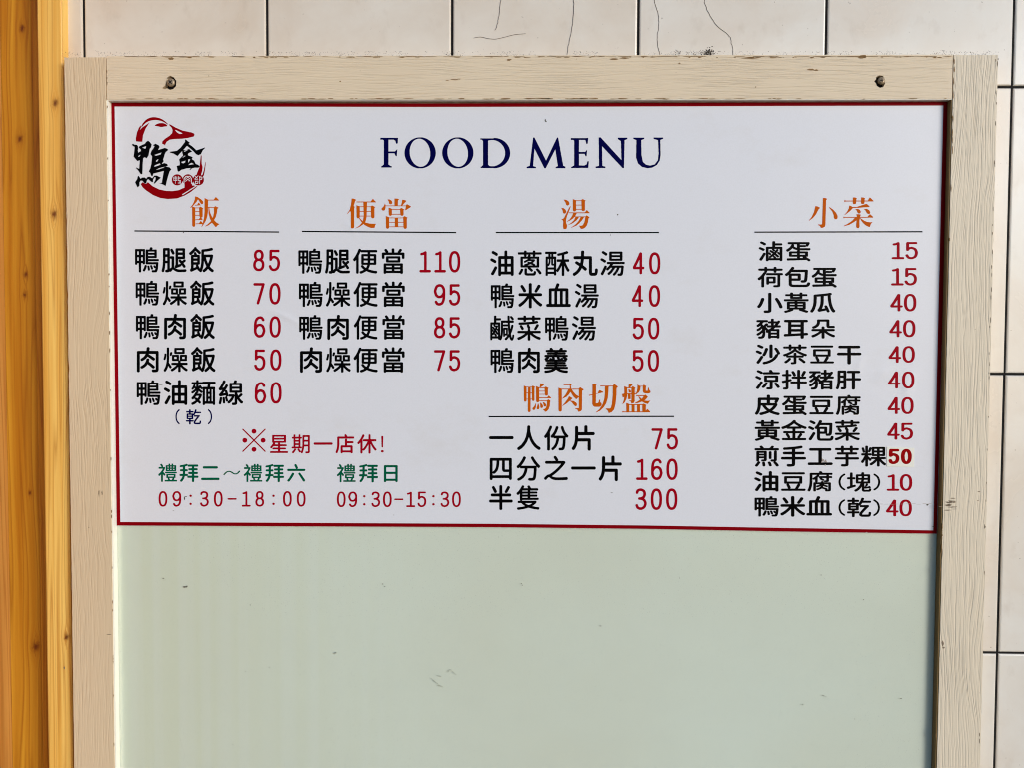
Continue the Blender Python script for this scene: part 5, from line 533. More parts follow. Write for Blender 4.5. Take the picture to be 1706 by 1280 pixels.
[[160,146,-10,4,-10,10,-5,12,0,16,3,12,7,8,7,6,12,3,628,0,12,-3,8,-7,6,-7,3,-12,0,-16,-5,-12,-10,-10,-14,-5],[232,288,-10,4,-9,8,-6,16,0,218,5,14,12,12,14,3,474,0,14,-5,12,-12,3,-14,0,-216,-5,-14,-12,-12,-14,-3],[287,360,369,0,3,6,-1,122,-2,2,-6,1,-362,-1,-2,-2,-1,-6,0,-116],[308,570,-16,4,-11,10,-5,12,-1,14,29,74,16,48,5,8,15,12,0,2,-192,1,-12,3,-6,3,-8,9,-5,16,0,14,3,10,8,9,7,5,13,3,664,0,16,-5,12,-13,3,-13,0,-14,-3,-8,-10,-13,-12,-5,-202,-2,-1,-4,35,-64,32,-60,3,-10,0,-14,-6,-14,-13,-12,-18,-5,-16,0,-10,3,-6,3,-8,9,-40,90,-26,54,-12,20,-4,4,-160,0,0,-2,18,-9,8,-9,5,-12,-1,-16,-26,-70,-22,-48,-11,-12,-6,-4,-9,-3]],
[[186,154,-18,6,-10,9,-8,15,-3,12,3,20,6,12,10,10,12,6,14,3,230,0,6,2,0,169,-6,3,-274,0,-10,3,-12,6,-10,10,-6,12,-3,10,0,12,3,12,6,10,8,9,13,7,11,3,279,1,2,8,0,298,3,10,6,12,12,12,10,4,12,3,14,0,12,-3,10,-6,10,-10,6,-12,3,-12,1,-303,6,-2,278,0,18,-7,11,-8,9,-14,3,-14,-3,-20,-7,-14,-11,-10,-20,-7,-283,-1,-2,-6,1,-164,6,-3,244,-1,20,-8,12,-12,4,-10,3,-12,0,-10,-3,-12,-6,-10,-10,-10,-12,-6,-12,-3]],
[[566,104,-14,4,-10,5,-10,11,-4,10,0,18,12,30,2,8,-1,2,-173,1,-12,3,-6,3,-10,11,-5,14,0,16,3,10,16,16,14,3,452,0,14,-5,14,-14,3,-14,0,-14,-3,-8,-12,-15,-12,-5,-183,-2,-3,-4,-33,-68,-11,-11,-6,-3,-10,-3],[182,116,-10,4,-11,10,-5,6,-3,10,0,16,3,8,12,15,54,31,48,32,10,4,14,1,10,-3,6,-3,13,-13,7,-16,1,-14,-5,-12,-14,-15,-40,-25,-54,-28,-22,-9],[404,316,-10,4,-10,9,-7,15,0,184,5,16,12,12,12,5,134,0,5,1,2,4,-1,206,-3,4,-7,3,-62,0,-14,5,-12,12,-4,10,-1,14,3,10,3,6,11,10,14,5,56,0,32,-2,30,-7,16,-8,11,-10,5,-10,5,-14,1,-237,6,-2,134,0,14,-6,12,-15,3,-14,0,-178,-3,-12,-3,-6,-11,-10,-14,-5],[140,336,-10,4,-8,7,-8,9,-4,10,-1,14,3,10,12,15,62,35,36,24,14,6,14,1,9,-3,18,-16,7,-16,1,-14,-5,-12,-12,-13,-46,-29,-50,-26,-18,-7],[457,390,257,0,3,6,-1,88,-6,3,-252,-1,-2,-2,-1,-6,0,-82],[280,544,-10,4,-12,12,-58,106,-66,112,-3,8,0,10,3,12,18,19,8,5,14,3,16,-3,7,-4,13,-14,72,-128,42,-86,3,-8,0,-14,-6,-16,-18,-16,-9,-3],[428,588,-10,4,-13,12,-33,54,-30,42,-32,40,-3,12,0,12,3,8,6,9,14,11,12,5,16,-1,10,-4,13,-12,45,-60,48,-76,5,-12,0,-12,-6,-16,-11,-10,-8,-4,-10,-3],[716,592,-12,5,-14,16,-3,9,0,10,5,14,38,62,42,75,10,9,12,5,16,-1,16,-6,14,-14,5,-14,0,-12,-3,-8,-14,-26,-38,-62,-30,-45,-12,-12,-6,-3,-10,-3]],
[[242,102,-10,4,-10,9,-7,15,-1,131,-6,2,-78,1,-10,4,-10,9,-7,15,0,16,3,10,4,7,12,11,12,3,76,0,3,1,2,4,-1,149,-4,3,-94,26,-14,14,-5,12,1,16,8,20,12,12,10,4,16,0,66,-20,4,1,1,3,0,190,-3,6,-4,3,-46,2,-10,3,-6,3,-10,11,-5,14,0,12,3,9,12,14,14,6,58,0,20,-3,28,-10,18,-18,6,-16,3,-18,1,-236,2,-2,74,-24,14,-14,5,-12,0,-14,-5,-12,-9,-12,-9,-6,-8,-3,-14,0,-44,13,-4,0,-2,-2,0,-126,4,-3,56,0,12,-5,11,-10,3,-6,3,-10,0,-16,-6,-14,-15,-12,-10,-3,-52,0,-6,-2,-2,-133,-5,-12,-13,-12,-12,-3],[592,104,-10,4,-10,9,-7,15,-1,225,-6,2,-136,0,-12,5,-10,9,-4,7,-3,10,0,16,5,12,12,12,10,4,143,2,2,6,-1,102,-6,3,-176,1,-10,4,-12,12,-5,12,0,16,3,10,4,7,10,9,12,5,174,0,6,2,1,205,5,12,12,12,12,5,20,0,10,-3,7,-4,9,-10,5,-12,1,-205,6,-2,178,0,12,-5,12,-12,5,-12,0,-16,-3,-10,-4,-7,-10,-9,-12,-5,-178,0,-6,-3,-1,-102,2,-6,157,-2,10,-4,12,-12,5,-12,0,-18,-3,-10,-7,-8,-7,-6,-12,-5,-150,0,-6,-2,-1,-225,-5,-12,-14,-14,-12,-3],[768,142,-12,5,-12,15,-32,82,-24,56,-1,18,5,12,12,12,10,4,16,1,10,-3,18,-18,36,-72,26,-64,1,-16,-2,-8,-3,-6,-9,-10,-7,-4,-16,-5],[424,152,-16,6,-12,12,-5,14,0,10,3,8,28,64,22,58,12,13,8,4,16,2,12,-3,10,-5,10,-10,6,-13,1,-16,-9,-26,-28,-68,-18,-32,-17,-16,-9,-3]],
[[184,130,-10,4,-11,10,-5,6,-3,10,0,302,-2,12,0,56,-2,12,0,24,-6,66,-10,64,-15,58,-17,48,0,12,5,12,14,14,14,6,8,1,8,-1,10,-4,16,-16,10,-28,14,-48,17,-84,6,-64,3,-11,6,-2,94,0,5,1,2,4,-1,174,-6,5,-46,0,-14,6,-12,13,-4,10,-1,18,5,12,16,16,12,5,56,-2,24,-5,14,-4,24,-23,6,-13,5,-20,0,-294,1,-8,2,-1,16,15,12,5,140,0,6,2,1,323,6,14,11,11,6,3,10,3,20,0,14,-5,14,-14,5,-14,1,-320,6,-3,146,0,12,-5,12,-11,4,-7,3,-10,0,-20,-5,-12,-14,-14,-10,-4,-148,-1,-6,-2,0,-189,6,-3,116,0,13,-3,16,-14,5,-12,1,-24,-5,-12,-14,-14,-14,-5,-330,0,-16,5,-14,14,-4,10,-1,8,0,16,3,9,4,6,12,11,14,5,114,0,6,3,1,186,-2,4,-5,1,-140,0,-12,5,-16,15,-2,-1,-1,-8,0,-268,-5,-14,-14,-14,-14,-5],[235,210,93,-1,6,2,1,99,-2,6,-93,1,-6,-2,-1,-99],[235,398,93,-1,6,2,1,101,-2,6,-95,1,-6,-2,1,-101]],
[[488,98,-12,4,-8,7,-6,7,-4,12,-1,72,-3,6,-234,1,-18,7,-12,12,-5,16,0,192,-2,12,0,48,-4,54,-8,56,-21,80,-22,54,-27,48,-2,16,3,10,5,10,9,8,12,8,14,5,12,-1,14,-6,12,-11,6,-9,16,-28,20,-44,24,-76,15,-74,6,-50,3,-44,4,-3,38,0,6,4,30,57,34,52,35,44,37,37,3,5,-7,6,-20,10,-56,24,-52,18,-58,16,-14,6,-9,8,-5,9,-3,9,0,12,3,10,6,12,12,12,16,7,18,0,72,-21,50,-18,40,-16,84,-44,32,20,48,24,68,28,36,12,70,19,14,0,8,-3,10,-5,11,-11,10,-22,0,-12,-3,-8,-4,-8,-8,-9,-20,-9,-68,-18,-56,-20,-56,-26,-11,-6,-3,-4,51,-50,14,-16,25,-32,30,-46,26,-48,14,-38,1,-16,-5,-12,-3,-6,-13,-12,-20,-9,-183,-1,-2,-6,0,-106,2,-6,5,-1,161,1,1,2,-2,8,-22,54,0,16,6,14,12,12,16,7,16,-1,14,-6,11,-10,19,-36,38,-94,1,-16,-3,-10,-5,-10,-9,-8,-22,-9,-236,-1,-3,-6,0,-70,-7,-16,-10,-10,-14,-6],[275,294,180,0,2,6,-1,111,-8,2,-173,-1,-2,-8,0,-104],[414,498,240,-1,5,1,1,2,-4,12,-18,28,-29,40,-32,34,-19,17,-22,16,-8,-4,-32,-28,-35,-39,-23,-32,-20,-32,-5,-10]],
[[484,104,-10,2,-8,4,-8,8,-4,8,0,16,8,18,0,3,-2,2,-266,0,-14,6,-8,11,-1,8,0,250,-2,10,-2,92,-6,64,-17,88,-18,62,-19,46,0,14,5,10,8,8,20,14,6,1,15,-1,10,-6,7,-10,18,-44,18,-62,15,-74,10,-86,2,-54,2,-10,0,-72,2,-14,0,-176,2,-6,149,0,1,2,-20,24,-34,36,-33,29,-42,30,-6,7,-5,10,0,14,5,10,11,14,11,6,18,0,12,-6,14,-10,4,1,1,87,8,14,13,7,30,-1,11,-6,7,-12,1,-156,39,-48,8,-14,0,-18,-5,-10,-10,-8,1,-2,246,0,1,2,-7,8,-4,8,-1,32,-3,4,-204,1,-14,6,-8,13,-1,22,8,14,13,7,24,1,1,2,-13,12,-5,10,1,14,5,10,7,6,68,42,10,5,20,-1,14,-9,7,-13,0,-14,-3,-6,-10,-12,-74,-42,-3,-2,1,-2,150,-1,8,2,1,89,-3,4,-4,1,-46,0,-14,8,-7,13,1,14,6,11,12,7,68,1,26,-5,16,-8,8,-8,7,-14,1,-113,6,-2,70,0,12,-6,8,-11,1,-6,-1,-20,-5,-10,-9,-6,-8,-3,-73,-1,-2,-4,-1,-32,-4,-8,-7,-8,1,-2,6,-1,88,0,12,-5,8,-10,3,-12,-1,-22,-4,-8,-6,-6,-8,-4,-6,-1,-268,-1,-6,-6,-24,-42,-6,-7,-12,-6],[534,474,-8,4,-6,6,-6,14,-4,18,-4,3,-202,0,-12,5,-6,6,-4,8,-1,6,0,280,3,12,8,8,10,5,30,-1,11,-6,7,-12,1,-242,1,-5,6,-2,114,0,5,1,1,2,-16,17,-22,15,-16,8,-42,14,-11,8,-6,12,1,16,5,8,7,6,8,4,6,1,12,0,10,-3,46,-16,36,-20,26,-20,4,-2,24,8,40,16,80,36,18,0,14,-9,7,-13,-1,-16,-8,-13,-50,-23,-82,-32,-3,-2,1,-2,156,-1,5,1,2,4,0,188,-1,6,-4,4,-20,3,-11,-1,-1,-2,5,-12,0,-12,-5,-10,-6,-7,-42,-21,-76,-31,-2,-3,1,-20,-7,-13,-14,-8,-20,0,-15,7,-22,32,-29,26,-28,16,-28,12,-18,6,-12,7,-6,11,-1,14,7,14,8,8,8,3,20,0,34,-13,34,-16,26,-16,24,-19,4,-1,50,20,60,30,1,4,-9,14,-1,16,8,18,13,8,84,-1,16,-2,10,-3,16,-8,12,-12,4,-8,3,-16,0,-254,-1,-6,-4,-8,-6,-6,-12,-5,-194,0,-4,-3,0,-24,-7,-12,-13,-7]],
[[478,104,-10,4,-10,9,-28,36,-53,53,-61,46,-74,46,-58,28,-56,22,-10,10,-5,14,0,12,3,8,10,16,12,12,12,5,12,0,14,-5,86,-38,2,1,4,13,4,7,8,7,12,5,140,0,6,2,1,85,-3,6,-246,1,-12,5,-10,10,-5,12,0,10,1,8,5,12,9,8,12,5,247,1,2,6,-1,172,-6,3,-278,0,-14,6,-10,13,-3,8,0,14,3,14,12,12,16,5,646,0,14,-3,10,-9,4,-7,3,-8,0,-16,-5,-14,-8,-9,-6,-3,-12,-3,-166,-1,-1,-2,15,-16,40,-60,20,-32,8,-18,1,-14,-6,-14,-11,-10,-18,-6,-12,-1,-10,3,-13,10,-33,62,-28,48,-5,12,0,12,5,12,11,12,-1,2,-76,1,-6,-3,-1,-172,2,-6,253,-1,12,-5,9,-8,5,-12,1,-8,0,-10,-5,-12,-10,-10,-12,-5,-252,-1,-3,-6,1,-85,6,-2,146,-1,10,-4,10,-10,4,-10,2,-12,2,-2,90,42,8,3,16,0,12,-5,16,-16,6,-14,1,-14,-5,-14,-10,-10,-36,-14,-63,-30,-57,-32,-58,-38,-62,-49,-25,-25,-2,-4,1,-24,-4,-10,-9,-10,-7,-4,-14,-5],[479,218,5,-1,27,27,29,25,54,41,40,28,3,2,-1,2,-302,0,-1,-2,5,-5,28,-19,48,-37,37,-33],[270,588,-14,6,-12,12,-3,16,3,16,28,50,28,57,8,7,14,6,12,0,16,-6,12,-12,5,-14,-1,-14,-12,-28,-14,-28,-31,-52,-11,-11,-6,-3,-10,-3]],
[[460,108,-10,5,-10,11,-34,86,-24,50,-30,48,-29,40,-11,12,-7,14,0,16,3,8,12,13,10,7,10,5,14,0,8,-1,12,-8,3,4,0,334,2,30,7,22,15,20,11,10,22,11,28,6,26,2,260,0,26,-2,24,-7,19,-14,17,-20,12,-24,9,-36,2,-18,-1,-22,-5,-8,-9,-9,-16,-7,-20,0,-8,4,-10,9,-8,17,-6,30,-8,20,-4,4,-18,6,-250,1,-16,-3,-15,-6,-6,-20,0,-142,2,-6,183,-1,10,-4,14,-16,3,-11,0,-190,-7,-15,-10,-9,-10,-5,-210,0,-5,-1,-1,-2,32,-58,6,-5,268,0,8,2,1,45,-2,12,-2,96,-2,10,-2,56,-4,36,-7,34,-6,16,-6,5,-8,2,-44,0,-10,4,-14,17,-3,6,0,12,3,12,4,8,10,11,10,5,76,1,14,-3,20,-10,20,-20,10,-20,7,-28,6,-50,4,-84,2,-10,2,-98,2,-12,0,-56,2,-12,0,-34,-1,-6,-5,-8,-9,-9,-14,-6,-294,-1,-1,-4,18,-50,-1,-19,-7,-11,-15,-12,-12,-3],[182,116,-10,5,-10,10,-7,13,1,20,4,8,10,11,46,27,58,38,18,1,6,-1,8,-5,15,-15,6,-12,0,-16,-5,-10,-12,-13,-44,-29,-58,-30,-8,-3],[142,330,-10,5,-10,10,-7,13,1,22,4,8,10,11,60,33,34,22,12,6,16,1,6,-1,8,-5,13,-13,7,-14,1,-18,-5,-10,-12,-13,-36,-23,-64,-32,-10,-3],[459,422,130,0,2,6,-1,95,-6,2,-125,-1,-2,-8,0,-88],[268,546,-10,5,-10,11,-56,112,-60,110,-1,18,5,10,12,12,18,10,18,1,8,-3,12,-9,8,-11,54,-104,52,-110,1,-22,-8,-14,-11,-11,-10,-5]],
[[306,102,-26,11,-8,9,-3,12,3,16,27,36,1,4,-1,2,-157,1,-12,3,-10,10,-4,10,-1,26,7,15,6,5,10,4,682,1,16,-6,6,-7,4,-10,1,-24,-3,-10,-8,-11,-12,-5,-159,-2,-1,-2,4,-6,22,-30,3,-10,0,-10,-5,-12,-6,-7,-6,-3,-20,-6,-16,0,-14,7,-6,7,-28,42,-24,30,-178,1,-4,-1,-2,-2,1,-14,-5,-12,-28,-37,-22,-21,-12,-5],[728,282,-10,4,-7,6,-6,16,-1,294,-4,3,-74,0,-10,3,-12,10,-5,12,0,8,11,26,8,8,10,4,40,1,10,-2,36,-1,1,2,-15,8,-10,10,-3,14,3,14,50,72,29,48,11,8,8,3,8,0,28,-11,11,-10,6,-14,-2,-14,-5,-10,-30,-46,-43,-58,-13,-12,-12,-6,0,-2,3,-2,19,-8,13,-12,7,-14,5,-20,0,-308,-5,-12,-11,-10,-11,-3],[192,294,-10,4,-7,6,-6,16,0,322,5,16,8,8,10,4,24,1,14,-3,10,-10,5,-14,0,-84,2,-4,5,-1,142,0,6,2,1,41,-3,6,-56,1,-12,5,-8,8,-5,12,1,14,5,12,11,10,14,3,46,0,22,-2,26,-7,16,-8,8,-8,4,-8,5,-14,2,-16,0,-284,-5,-16,-8,-8,-14,-5],[570,308,-10,4,-7,6,-6,16,0,222,5,12,10,10,12,3,24,0,10,-3,6,-5,6,-7,3,-10,0,-224,-5,-12,-10,-10,-12,-3],[247,358,149,-1,3,1,2,4,0,26,-2,4,-5,1,-144,0,-3,-1,-2,-4,0,-26],[247,456,149,-1,3,1,2,4,0,28,-2,4,-5,1,-144,0,-3,-1,-2,-4,0,-28],[226,676,-10,4,-8,8,-38,64,-40,58,-3,14,5,14,8,8,22,10,8,3,10,-1,10,-4,11,-10,43,-64,34,-60,3,-8,-1,-10,-4,-10,-6,-7,-6,-3,-22,-7],[550,684,-16,4,-8,5,-6,9,-3,14,23,66,14,46,10,13,12,5,16,1,18,-5,6,-3,8,-9,5,-12,0,-10,-23,-70,-16,-40,-6,-7,-6,-5,-10,-3],[376,690,-19,8,-7,8,-3,10,0,16,8,54,2,38,5,12,8,8,12,5,20,0,16,-5,6,-3,6,-7,4,-10,1,-18,-6,-50,-7,-36,-7,-20,-7,-6,-10,-4]],
[[698,104,-48,12,-34,7,-58,10,-90,12,-126,12,-78,6,-60,2,-16,7,-14,15,-5,15,0,12,3,10,5,8,7,7,18,8,122,-6,108,-10,4,2,1,3,0,82,-3,6,-242,1,-16,7,-8,7,-6,11,-3,12,0,16,7,16,10,10,16,7,242,1,2,2,1,6,0,86,-2,6,-297,1,-12,5,-9,6,-7,8,-5,14,0,20,7,16,10,10,16,7,290,0,8,2,0,167,-4,3,-8,2,-110,0,-18,7,-9,8,-5,8,-3,10,0,10,9,24,15,14,17,5,74,0,48,-4,38,-11,16,-8,15,-14,7,-12,4,-14,5,-36,0,-154,3,-6,292,-1,18,-7,12,-13,5,-15,0,-18,-3,-8,-4,-8,-8,-9,-18,-8,-290,0,-6,-3,-1,-92,3,-6,246,-1,10,-3,10,-5,8,-9,4,-8,3,-8,0,-18,-5,-14,-10,-13,-16,-7,-246,-1,-6,-3,-1,-94,3,-7,106,-16,70,-15,26,-8,13,-10,7,-16,1,-10,-3,-12,-6,-12,-10,-11,-10,-5,-10,-3]],
[[180,190,-14,6,-8,7,-6,11,-3,10,0,20,5,12,9,12,11,6,12,3,238,0,6,3,1,428,-2,4,-5,1,-286,1,-14,6,-7,6,-5,8,-5,12,1,24,6,14,7,8,11,6,12,3,674,0,16,-5,12,-9,9,-19,-1,-24,-4,-12,-6,-7,-8,-7,-12,-4,-292,-1,-5,-1,-2,-4,1,-428,6,-3,252,-1,14,-6,7,-6,5,-8,5,-12,-1,-24,-6,-14,-7,-8,-11,-6,-12,-3]],
[[332,102,-12,5,-12,15,-3,10,0,48,-3,4,-152,1,-12,5,-11,10,-5,12,-1,8,0,10,5,12,12,12,12,5,152,1,3,4,0,42,3,10,12,15,12,5,20,1,10,-3,6,-3,10,-11,5,-14,0,-42,1,-3,4,-2,182,1,3,4,0,44,5,12,10,11,6,3,10,3,18,0,14,-5,11,-10,3,-6,3,-10,0,-42,3,-4,154,-1,15,-7,9,-10,4,-10,1,-18,-5,-12,-12,-12,-10,-4,-157,-2,-2,-6,0,-46,-3,-10,-12,-15,-12,-5,-22,-1,-8,2,-8,4,-10,11,-5,14,0,48,-3,4,-6,1,-178,-1,-3,-4,0,-50,-5,-12,-10,-11,-6,-3,-10,-3],[204,344,-10,4,-11,10,-6,16,0,16,3,10,12,13,8,4,10,2,226,0,6,3,1,94,-3,6,-294,1,-16,6,-10,11,-4,10,-1,20,5,12,12,12,12,5,290,0,8,2,0,167,-4,5,-6,2,-34,2,-62,-2,-14,5,-11,10,-3,6,-3,8,0,14,7,20,10,11,6,3,10,3,60,0,56,-4,32,-9,14,-7,13,-13,9,-22,3,-20,0,-174,3,-6,286,-1,14,-5,11,-10,3,-6,3,-8,0,-14,-3,-14,-14,-14,-12,-5,-284,0,-6,-3,-1,-94,2,-6,235,-2,10,-4,11,-10,6,-16,0,-16,-3,-10,-11,-12,-7,-4,-14,-3]],
[[252,104,-8,4,-7,6,-6,14,-1,248,-6,3,-94,0,-13,7,-9,14,0,30,5,10,9,8,10,3,74,0,3,1,1,4,-14,40,-32,72,-24,44,-36,54,-1,24,3,8,8,14,10,10,8,3,14,0,12,-5,8,-8,10,-16,40,-78,10,-22,2,-3,2,1,1,238,6,12,11,8,8,3,22,0,8,-3,8,-5,6,-8,3,-9,1,-249,4,1,39,56,7,6,8,4,18,1,10,-5,14,-14,5,-12,0,-16,-7,-14,-49,-58,-48,-52,-2,-6,1,-18,6,-3,76,0,8,-1,10,-7,8,-11,1,-28,-6,-14,-7,-6,-8,-4,-82,-1,-6,-3,-1,-250,-6,-12,-13,-10,-8,-1],[446,148,-8,4,-7,6,-6,14,1,282,9,14,13,7,134,1,3,4,0,32,-2,4,-5,1,-158,0,-12,5,-7,6,-6,12,0,24,6,12,11,8,10,3,106,0,4,1,2,2,-12,18,-31,38,-35,35,-32,28,-46,33,-9,8,-6,14,0,14,5,10,14,15,10,5,20,1,10,-5,26,-18,36,-29,49,-49,49,-61,2,1,1,6,0,176,5,12,8,8,10,5,28,-1,12,-7,8,-13,1,-172,1,-6,2,-1,34,47,27,34,49,51,24,19,8,4,18,1,10,-5,15,-16,5,-10,1,-20,-5,-10,-37,-32,-45,-45,-48,-61,-13,-22,1,-2,4,-1,112,0,8,-1,12,-9,6,-11,1,-26,-5,-10,-8,-8,-10,-5,-160,0,-5,-1,-2,-6,0,-30,3,-4,142,-1,12,-6,8,-11,3,-10,0,-274,-1,-6,-4,-8,-8,-8,-12,-5],[370,160,-12,7,-8,13,-16,58,-19,60,0,16,5,10,8,8,10,5,18,-1,8,-4,8,-8,22,-54,25,-68,-1,-18,-4,-8,-8,-9,-18,-8],[142,166,-8,4,-8,8,-5,10,0,14,21,76,10,54,5,10,11,8,8,3,18,-1,8,-4,7,-6,5,-10,1,-6,0,-18,-4,-22,-15,-60,-12,-36,-8,-15,-14,-9],[497,214,86,0,2,6,-1,57,-6,2,-81,-1,-2,-8,0,-50],[659,214,92,0,2,6,-1,57,-6,2,-87,-1,-2,-8,0,-50],[497,344,86,0,2,6,-1,59,-6,2,-81,-1,-2,-8,0,-52],[659,344,92,0,2,6,-1,59,-6,2,-87,-1,-2,-8,0,-52]],
[[584,106,-10,5,-6,7,-22,62,-4,4,-134,1,-13,7,-7,12,-1,300,1,10,8,11,12,6,114,0,5,1,1,4,-14,42,-20,46,-28,46,-33,42,-16,16,-35,31,-37,25,-6,12,1,20,5,10,15,14,10,5,14,0,16,-7,38,-25,37,-33,37,-44,30,-46,28,-53,2,1,1,8,0,140,5,24,14,21,20,11,26,5,156,0,18,-3,14,-6,10,-7,8,-12,8,-19,5,-18,0,-28,-6,-12,-11,-8,-24,-1,-10,5,-10,12,-7,24,-5,4,-8,3,-112,0,-14,-3,-6,-4,-3,-10,1,-48,2,-1,12,11,10,3,22,0,82,-12,12,-4,8,1,14,7,16,0,10,-5,6,-6,5,-10,0,-12,-3,-12,-12,-28,-6,-6,-12,-5,-14,0,-8,3,-7,6,-9,12,-42,5,-16,0,-10,-12,-10,-5,-18,-1,-12,6,-13,17,-5,4,-2,-1,-1,-133,1,-5,6,-2,154,0,10,-5,8,-8,3,-12,-1,-302,-7,-12,-13,-7,-176,-1,-2,-4,15,-34,0,-18,-3,-8,-6,-7,-10,-5,-14,-3],[224,114,-12,7,-7,13,-1,162,-6,3,-66,1,-12,7,-7,13,0,30,5,10,6,6,12,5,64,0,4,2,1,5,-1,256,-8,6,-68,24,-10,6,-6,6,-5,10,0,14,5,22,7,12,13,7,24,-1,202,-82,12,-7,7,-13,0,-18,-3,-14,-7,-10,-11,-6,-24,-1,-50,19,-4,-2,0,-232,6,-3,58,0,10,-5,6,-6,5,-10,0,-30,-7,-13,-12,-7,-60,-1,-6,-2,-2,-165,-6,-11,-12,-7],[457,252,108,0,2,6,-2,10,0,36,-3,19,-6,2,-99,-1,-2,-8,0,-58],[639,252,110,0,2,6,-1,65,-6,2,-109,-1,-2,-4,2,-36,2,-28],[457,390,98,0,2,4,0,6,-8,54,-3,7,-6,2,-83,-1,-2,-8,0,-58],[631,390,118,0,2,6,-1,65,-6,2,-123,-1,-2,-4,8,-62],[716,542,-10,5,-8,9,-17,48,0,16,3,8,8,8,10,5,18,-1,13,-8,7,-13,15,-37,0,-20,-7,-13,-14,-8]],
[[226,136,-6,3,-11,11,-4,10,0,254,4,10,13,12,6,3,18,1,2,2,-28,48,-26,36,-24,29,-42,43,-3,8,1,18,3,6,10,10,17,12,6,3,16,0,6,-3,14,-11,36,-38,16,-20,12,-10,174,1,2,2,1,6,0,42,-3,4,-198,1,-8,4,-12,13,-3,6,0,18,1,6,3,6,11,11,8,4,198,1,3,6,0,56,-2,4,-5,1,-288,0,-9,5,-10,10,-3,6,-1,26,4,10,13,12,10,3,664,0,6,-1,6,-3,11,-11,3,-6,1,-28,-3,-6,-6,-7,-8,-7,-6,-3,-286,0,-5,-1,-2,-4,0,-56,3,-6,204,-1,10,-4,11,-11,3,-6,1,-22,-1,-6,-14,-15,-8,-4,-206,-1,-3,-4,0,-46,2,-4,5,-1,238,-1,6,-3,10,-10,5,-9,-1,-28,-12,-15,-6,-5,-6,-1,-238,-1,-3,-4,-1,-38,-12,-16,2,-2,6,-1,216,0,8,-3,13,-12,3,-6,1,-8,0,-248,-1,-6,-3,-6,-13,-12,-8,-3],[285,204,387,-1,3,1,2,4,0,40,-2,4,-5,1,-382,0,-4,-2,-1,-3,0,-38],[285,320,387,-1,3,1,2,4,0,42,-2,4,-5,1,-382,0,-3,-1,-2,-4,0,-40],[321,440,129,0,2,2,-1,2,-9,10,-3,6,-1,38,-6,3,-119,-1,-1,-4,13,-26,0,-18,-5,-10]],
[[202,114,-14,9,-7,13,-1,73,-4,2,-42,1,-14,9,-7,13,1,24,4,8,8,8,10,5,40,0,3,1,2,4,0,300,-1,5,-4,2,-50,0,-12,6,-6,7,-5,10,0,24,3,8,10,10,12,5,358,0,12,-3,10,-10,5,-10,0,-24,-5,-10,-8,-8,-8,-4,-34,-1,-4,-2,-1,-3,0,-300,3,-6,34,-1,10,-5,6,-5,7,-15,0,-20,-3,-8,-8,-9,-10,-5,-34,-1,-4,-2,-1,-73,-7,-13,-14,-9,-30,0,-8,4,-8,8,-5,12,0,68,-3,4,-6,1,-116,-1,-3,-6,0,-66,-3,-10,-8,-9,-10,-5],[558,144,-8,4,-7,6,-6,14,0,262,-2,14,0,70,-2,10,0,30,-8,72,-15,70,-22,66,-19,36,1,20,4,8,6,7,10,7,14,7,18,-1,8,-4,8,-8,14,-26,14,-36,14,-46,11,-48,8,-50,2,-32,4,-12,147,-1,4,2,1,5,0,168,-3,16,-4,3,-6,2,-62,0,-8,1,-9,6,-7,10,-3,6,0,16,5,14,5,10,7,6,10,5,46,0,30,-2,26,-5,18,-8,15,-12,9,-18,3,-14,-1,-630,-4,-8,-6,-7,-14,-6],[611,216,144,0,2,6,-1,103,-8,2,-137,-1,-2,-8,0,-96],[255,280,123,0,3,6,-1,46,-6,3,-118,-1,-3,-6,0,-42],[611,398,144,0,2,6,-1,107,-8,2,-139,-1,-2,-6,0,-50,2,-12,0,-42],[255,400,123,0,3,6,-1,52,-6,3,-118,-1,-3,-6,0,-48],[255,528,123,0,3,6,-1,54,-6,3,-118,-1,-3,-6,0,-50],[224,668,-8,4,-7,6,-17,28,-24,34,-22,27,-23,23,-5,8,-1,20,5,10,10,10,16,10,6,1,16,-1,10,-5,12,-12,48,-61,16,-24,20,-34,1,-6,-1,-16,-4,-8,-6,-7,-18,-8],[368,668,-14,7,-7,7,-5,8,-1,20,5,10,24,34,30,46,8,9,12,6,16,0,6,-1,12,-6,11,-10,4,-8,0,-18,-5,-10,-24,-36,-40,-51,-14,-8]],
[[488,108,-10,4,-13,12,-5,6,-3,10,1,16,16,36,0,3,-2,2,-272,0,-14,5,-16,16,-3,14,0,268,-2,10,0,28,-8,76,-17,80,-18,56,-18,36,-3,12,0,10,5,12,14,15,10,7,10,3,16,-1,10,-4,14,-14,20,-42,25,-80,14,-68,10,-84,0,-22,4,-44,0,-200,2,-6,559,-1,14,-5,16,-16,3,-14,0,-16,-3,-8,-3,-6,-11,-11,-12,-5,-246,-2,-4,-4,-28,-54,-10,-15,-16,-13,-10,-3],[506,283,-10,5,-12,11,-7,15,-1,225,-6,2,-138,0,-14,6,-11,11,-3,6,-3,12,0,236,3,16,13,14,7,4,10,3,18,0,16,-6,12,-13,5,-10,5,-3,302,0,6,1,7,14,11,11,6,3,8,3,20,0,14,-3,16,-16,5,-14,0,-240,-3,-14,-16,-16,-12,-5,-190,-1,-3,-6,0,-72,2,-4,5,-1,226,-1,12,-5,11,-11,3,-6,3,-8,0,-14,-3,-14,-16,-16,-14,-5,-226,-1,-3,-6,0,-56,-5,-12,-12,-13,-12,-6],[387,622,309,0,3,6,-1,108,-2,2,-6,1,-302,-1,-2,-2,-1,-6,0,-102]],
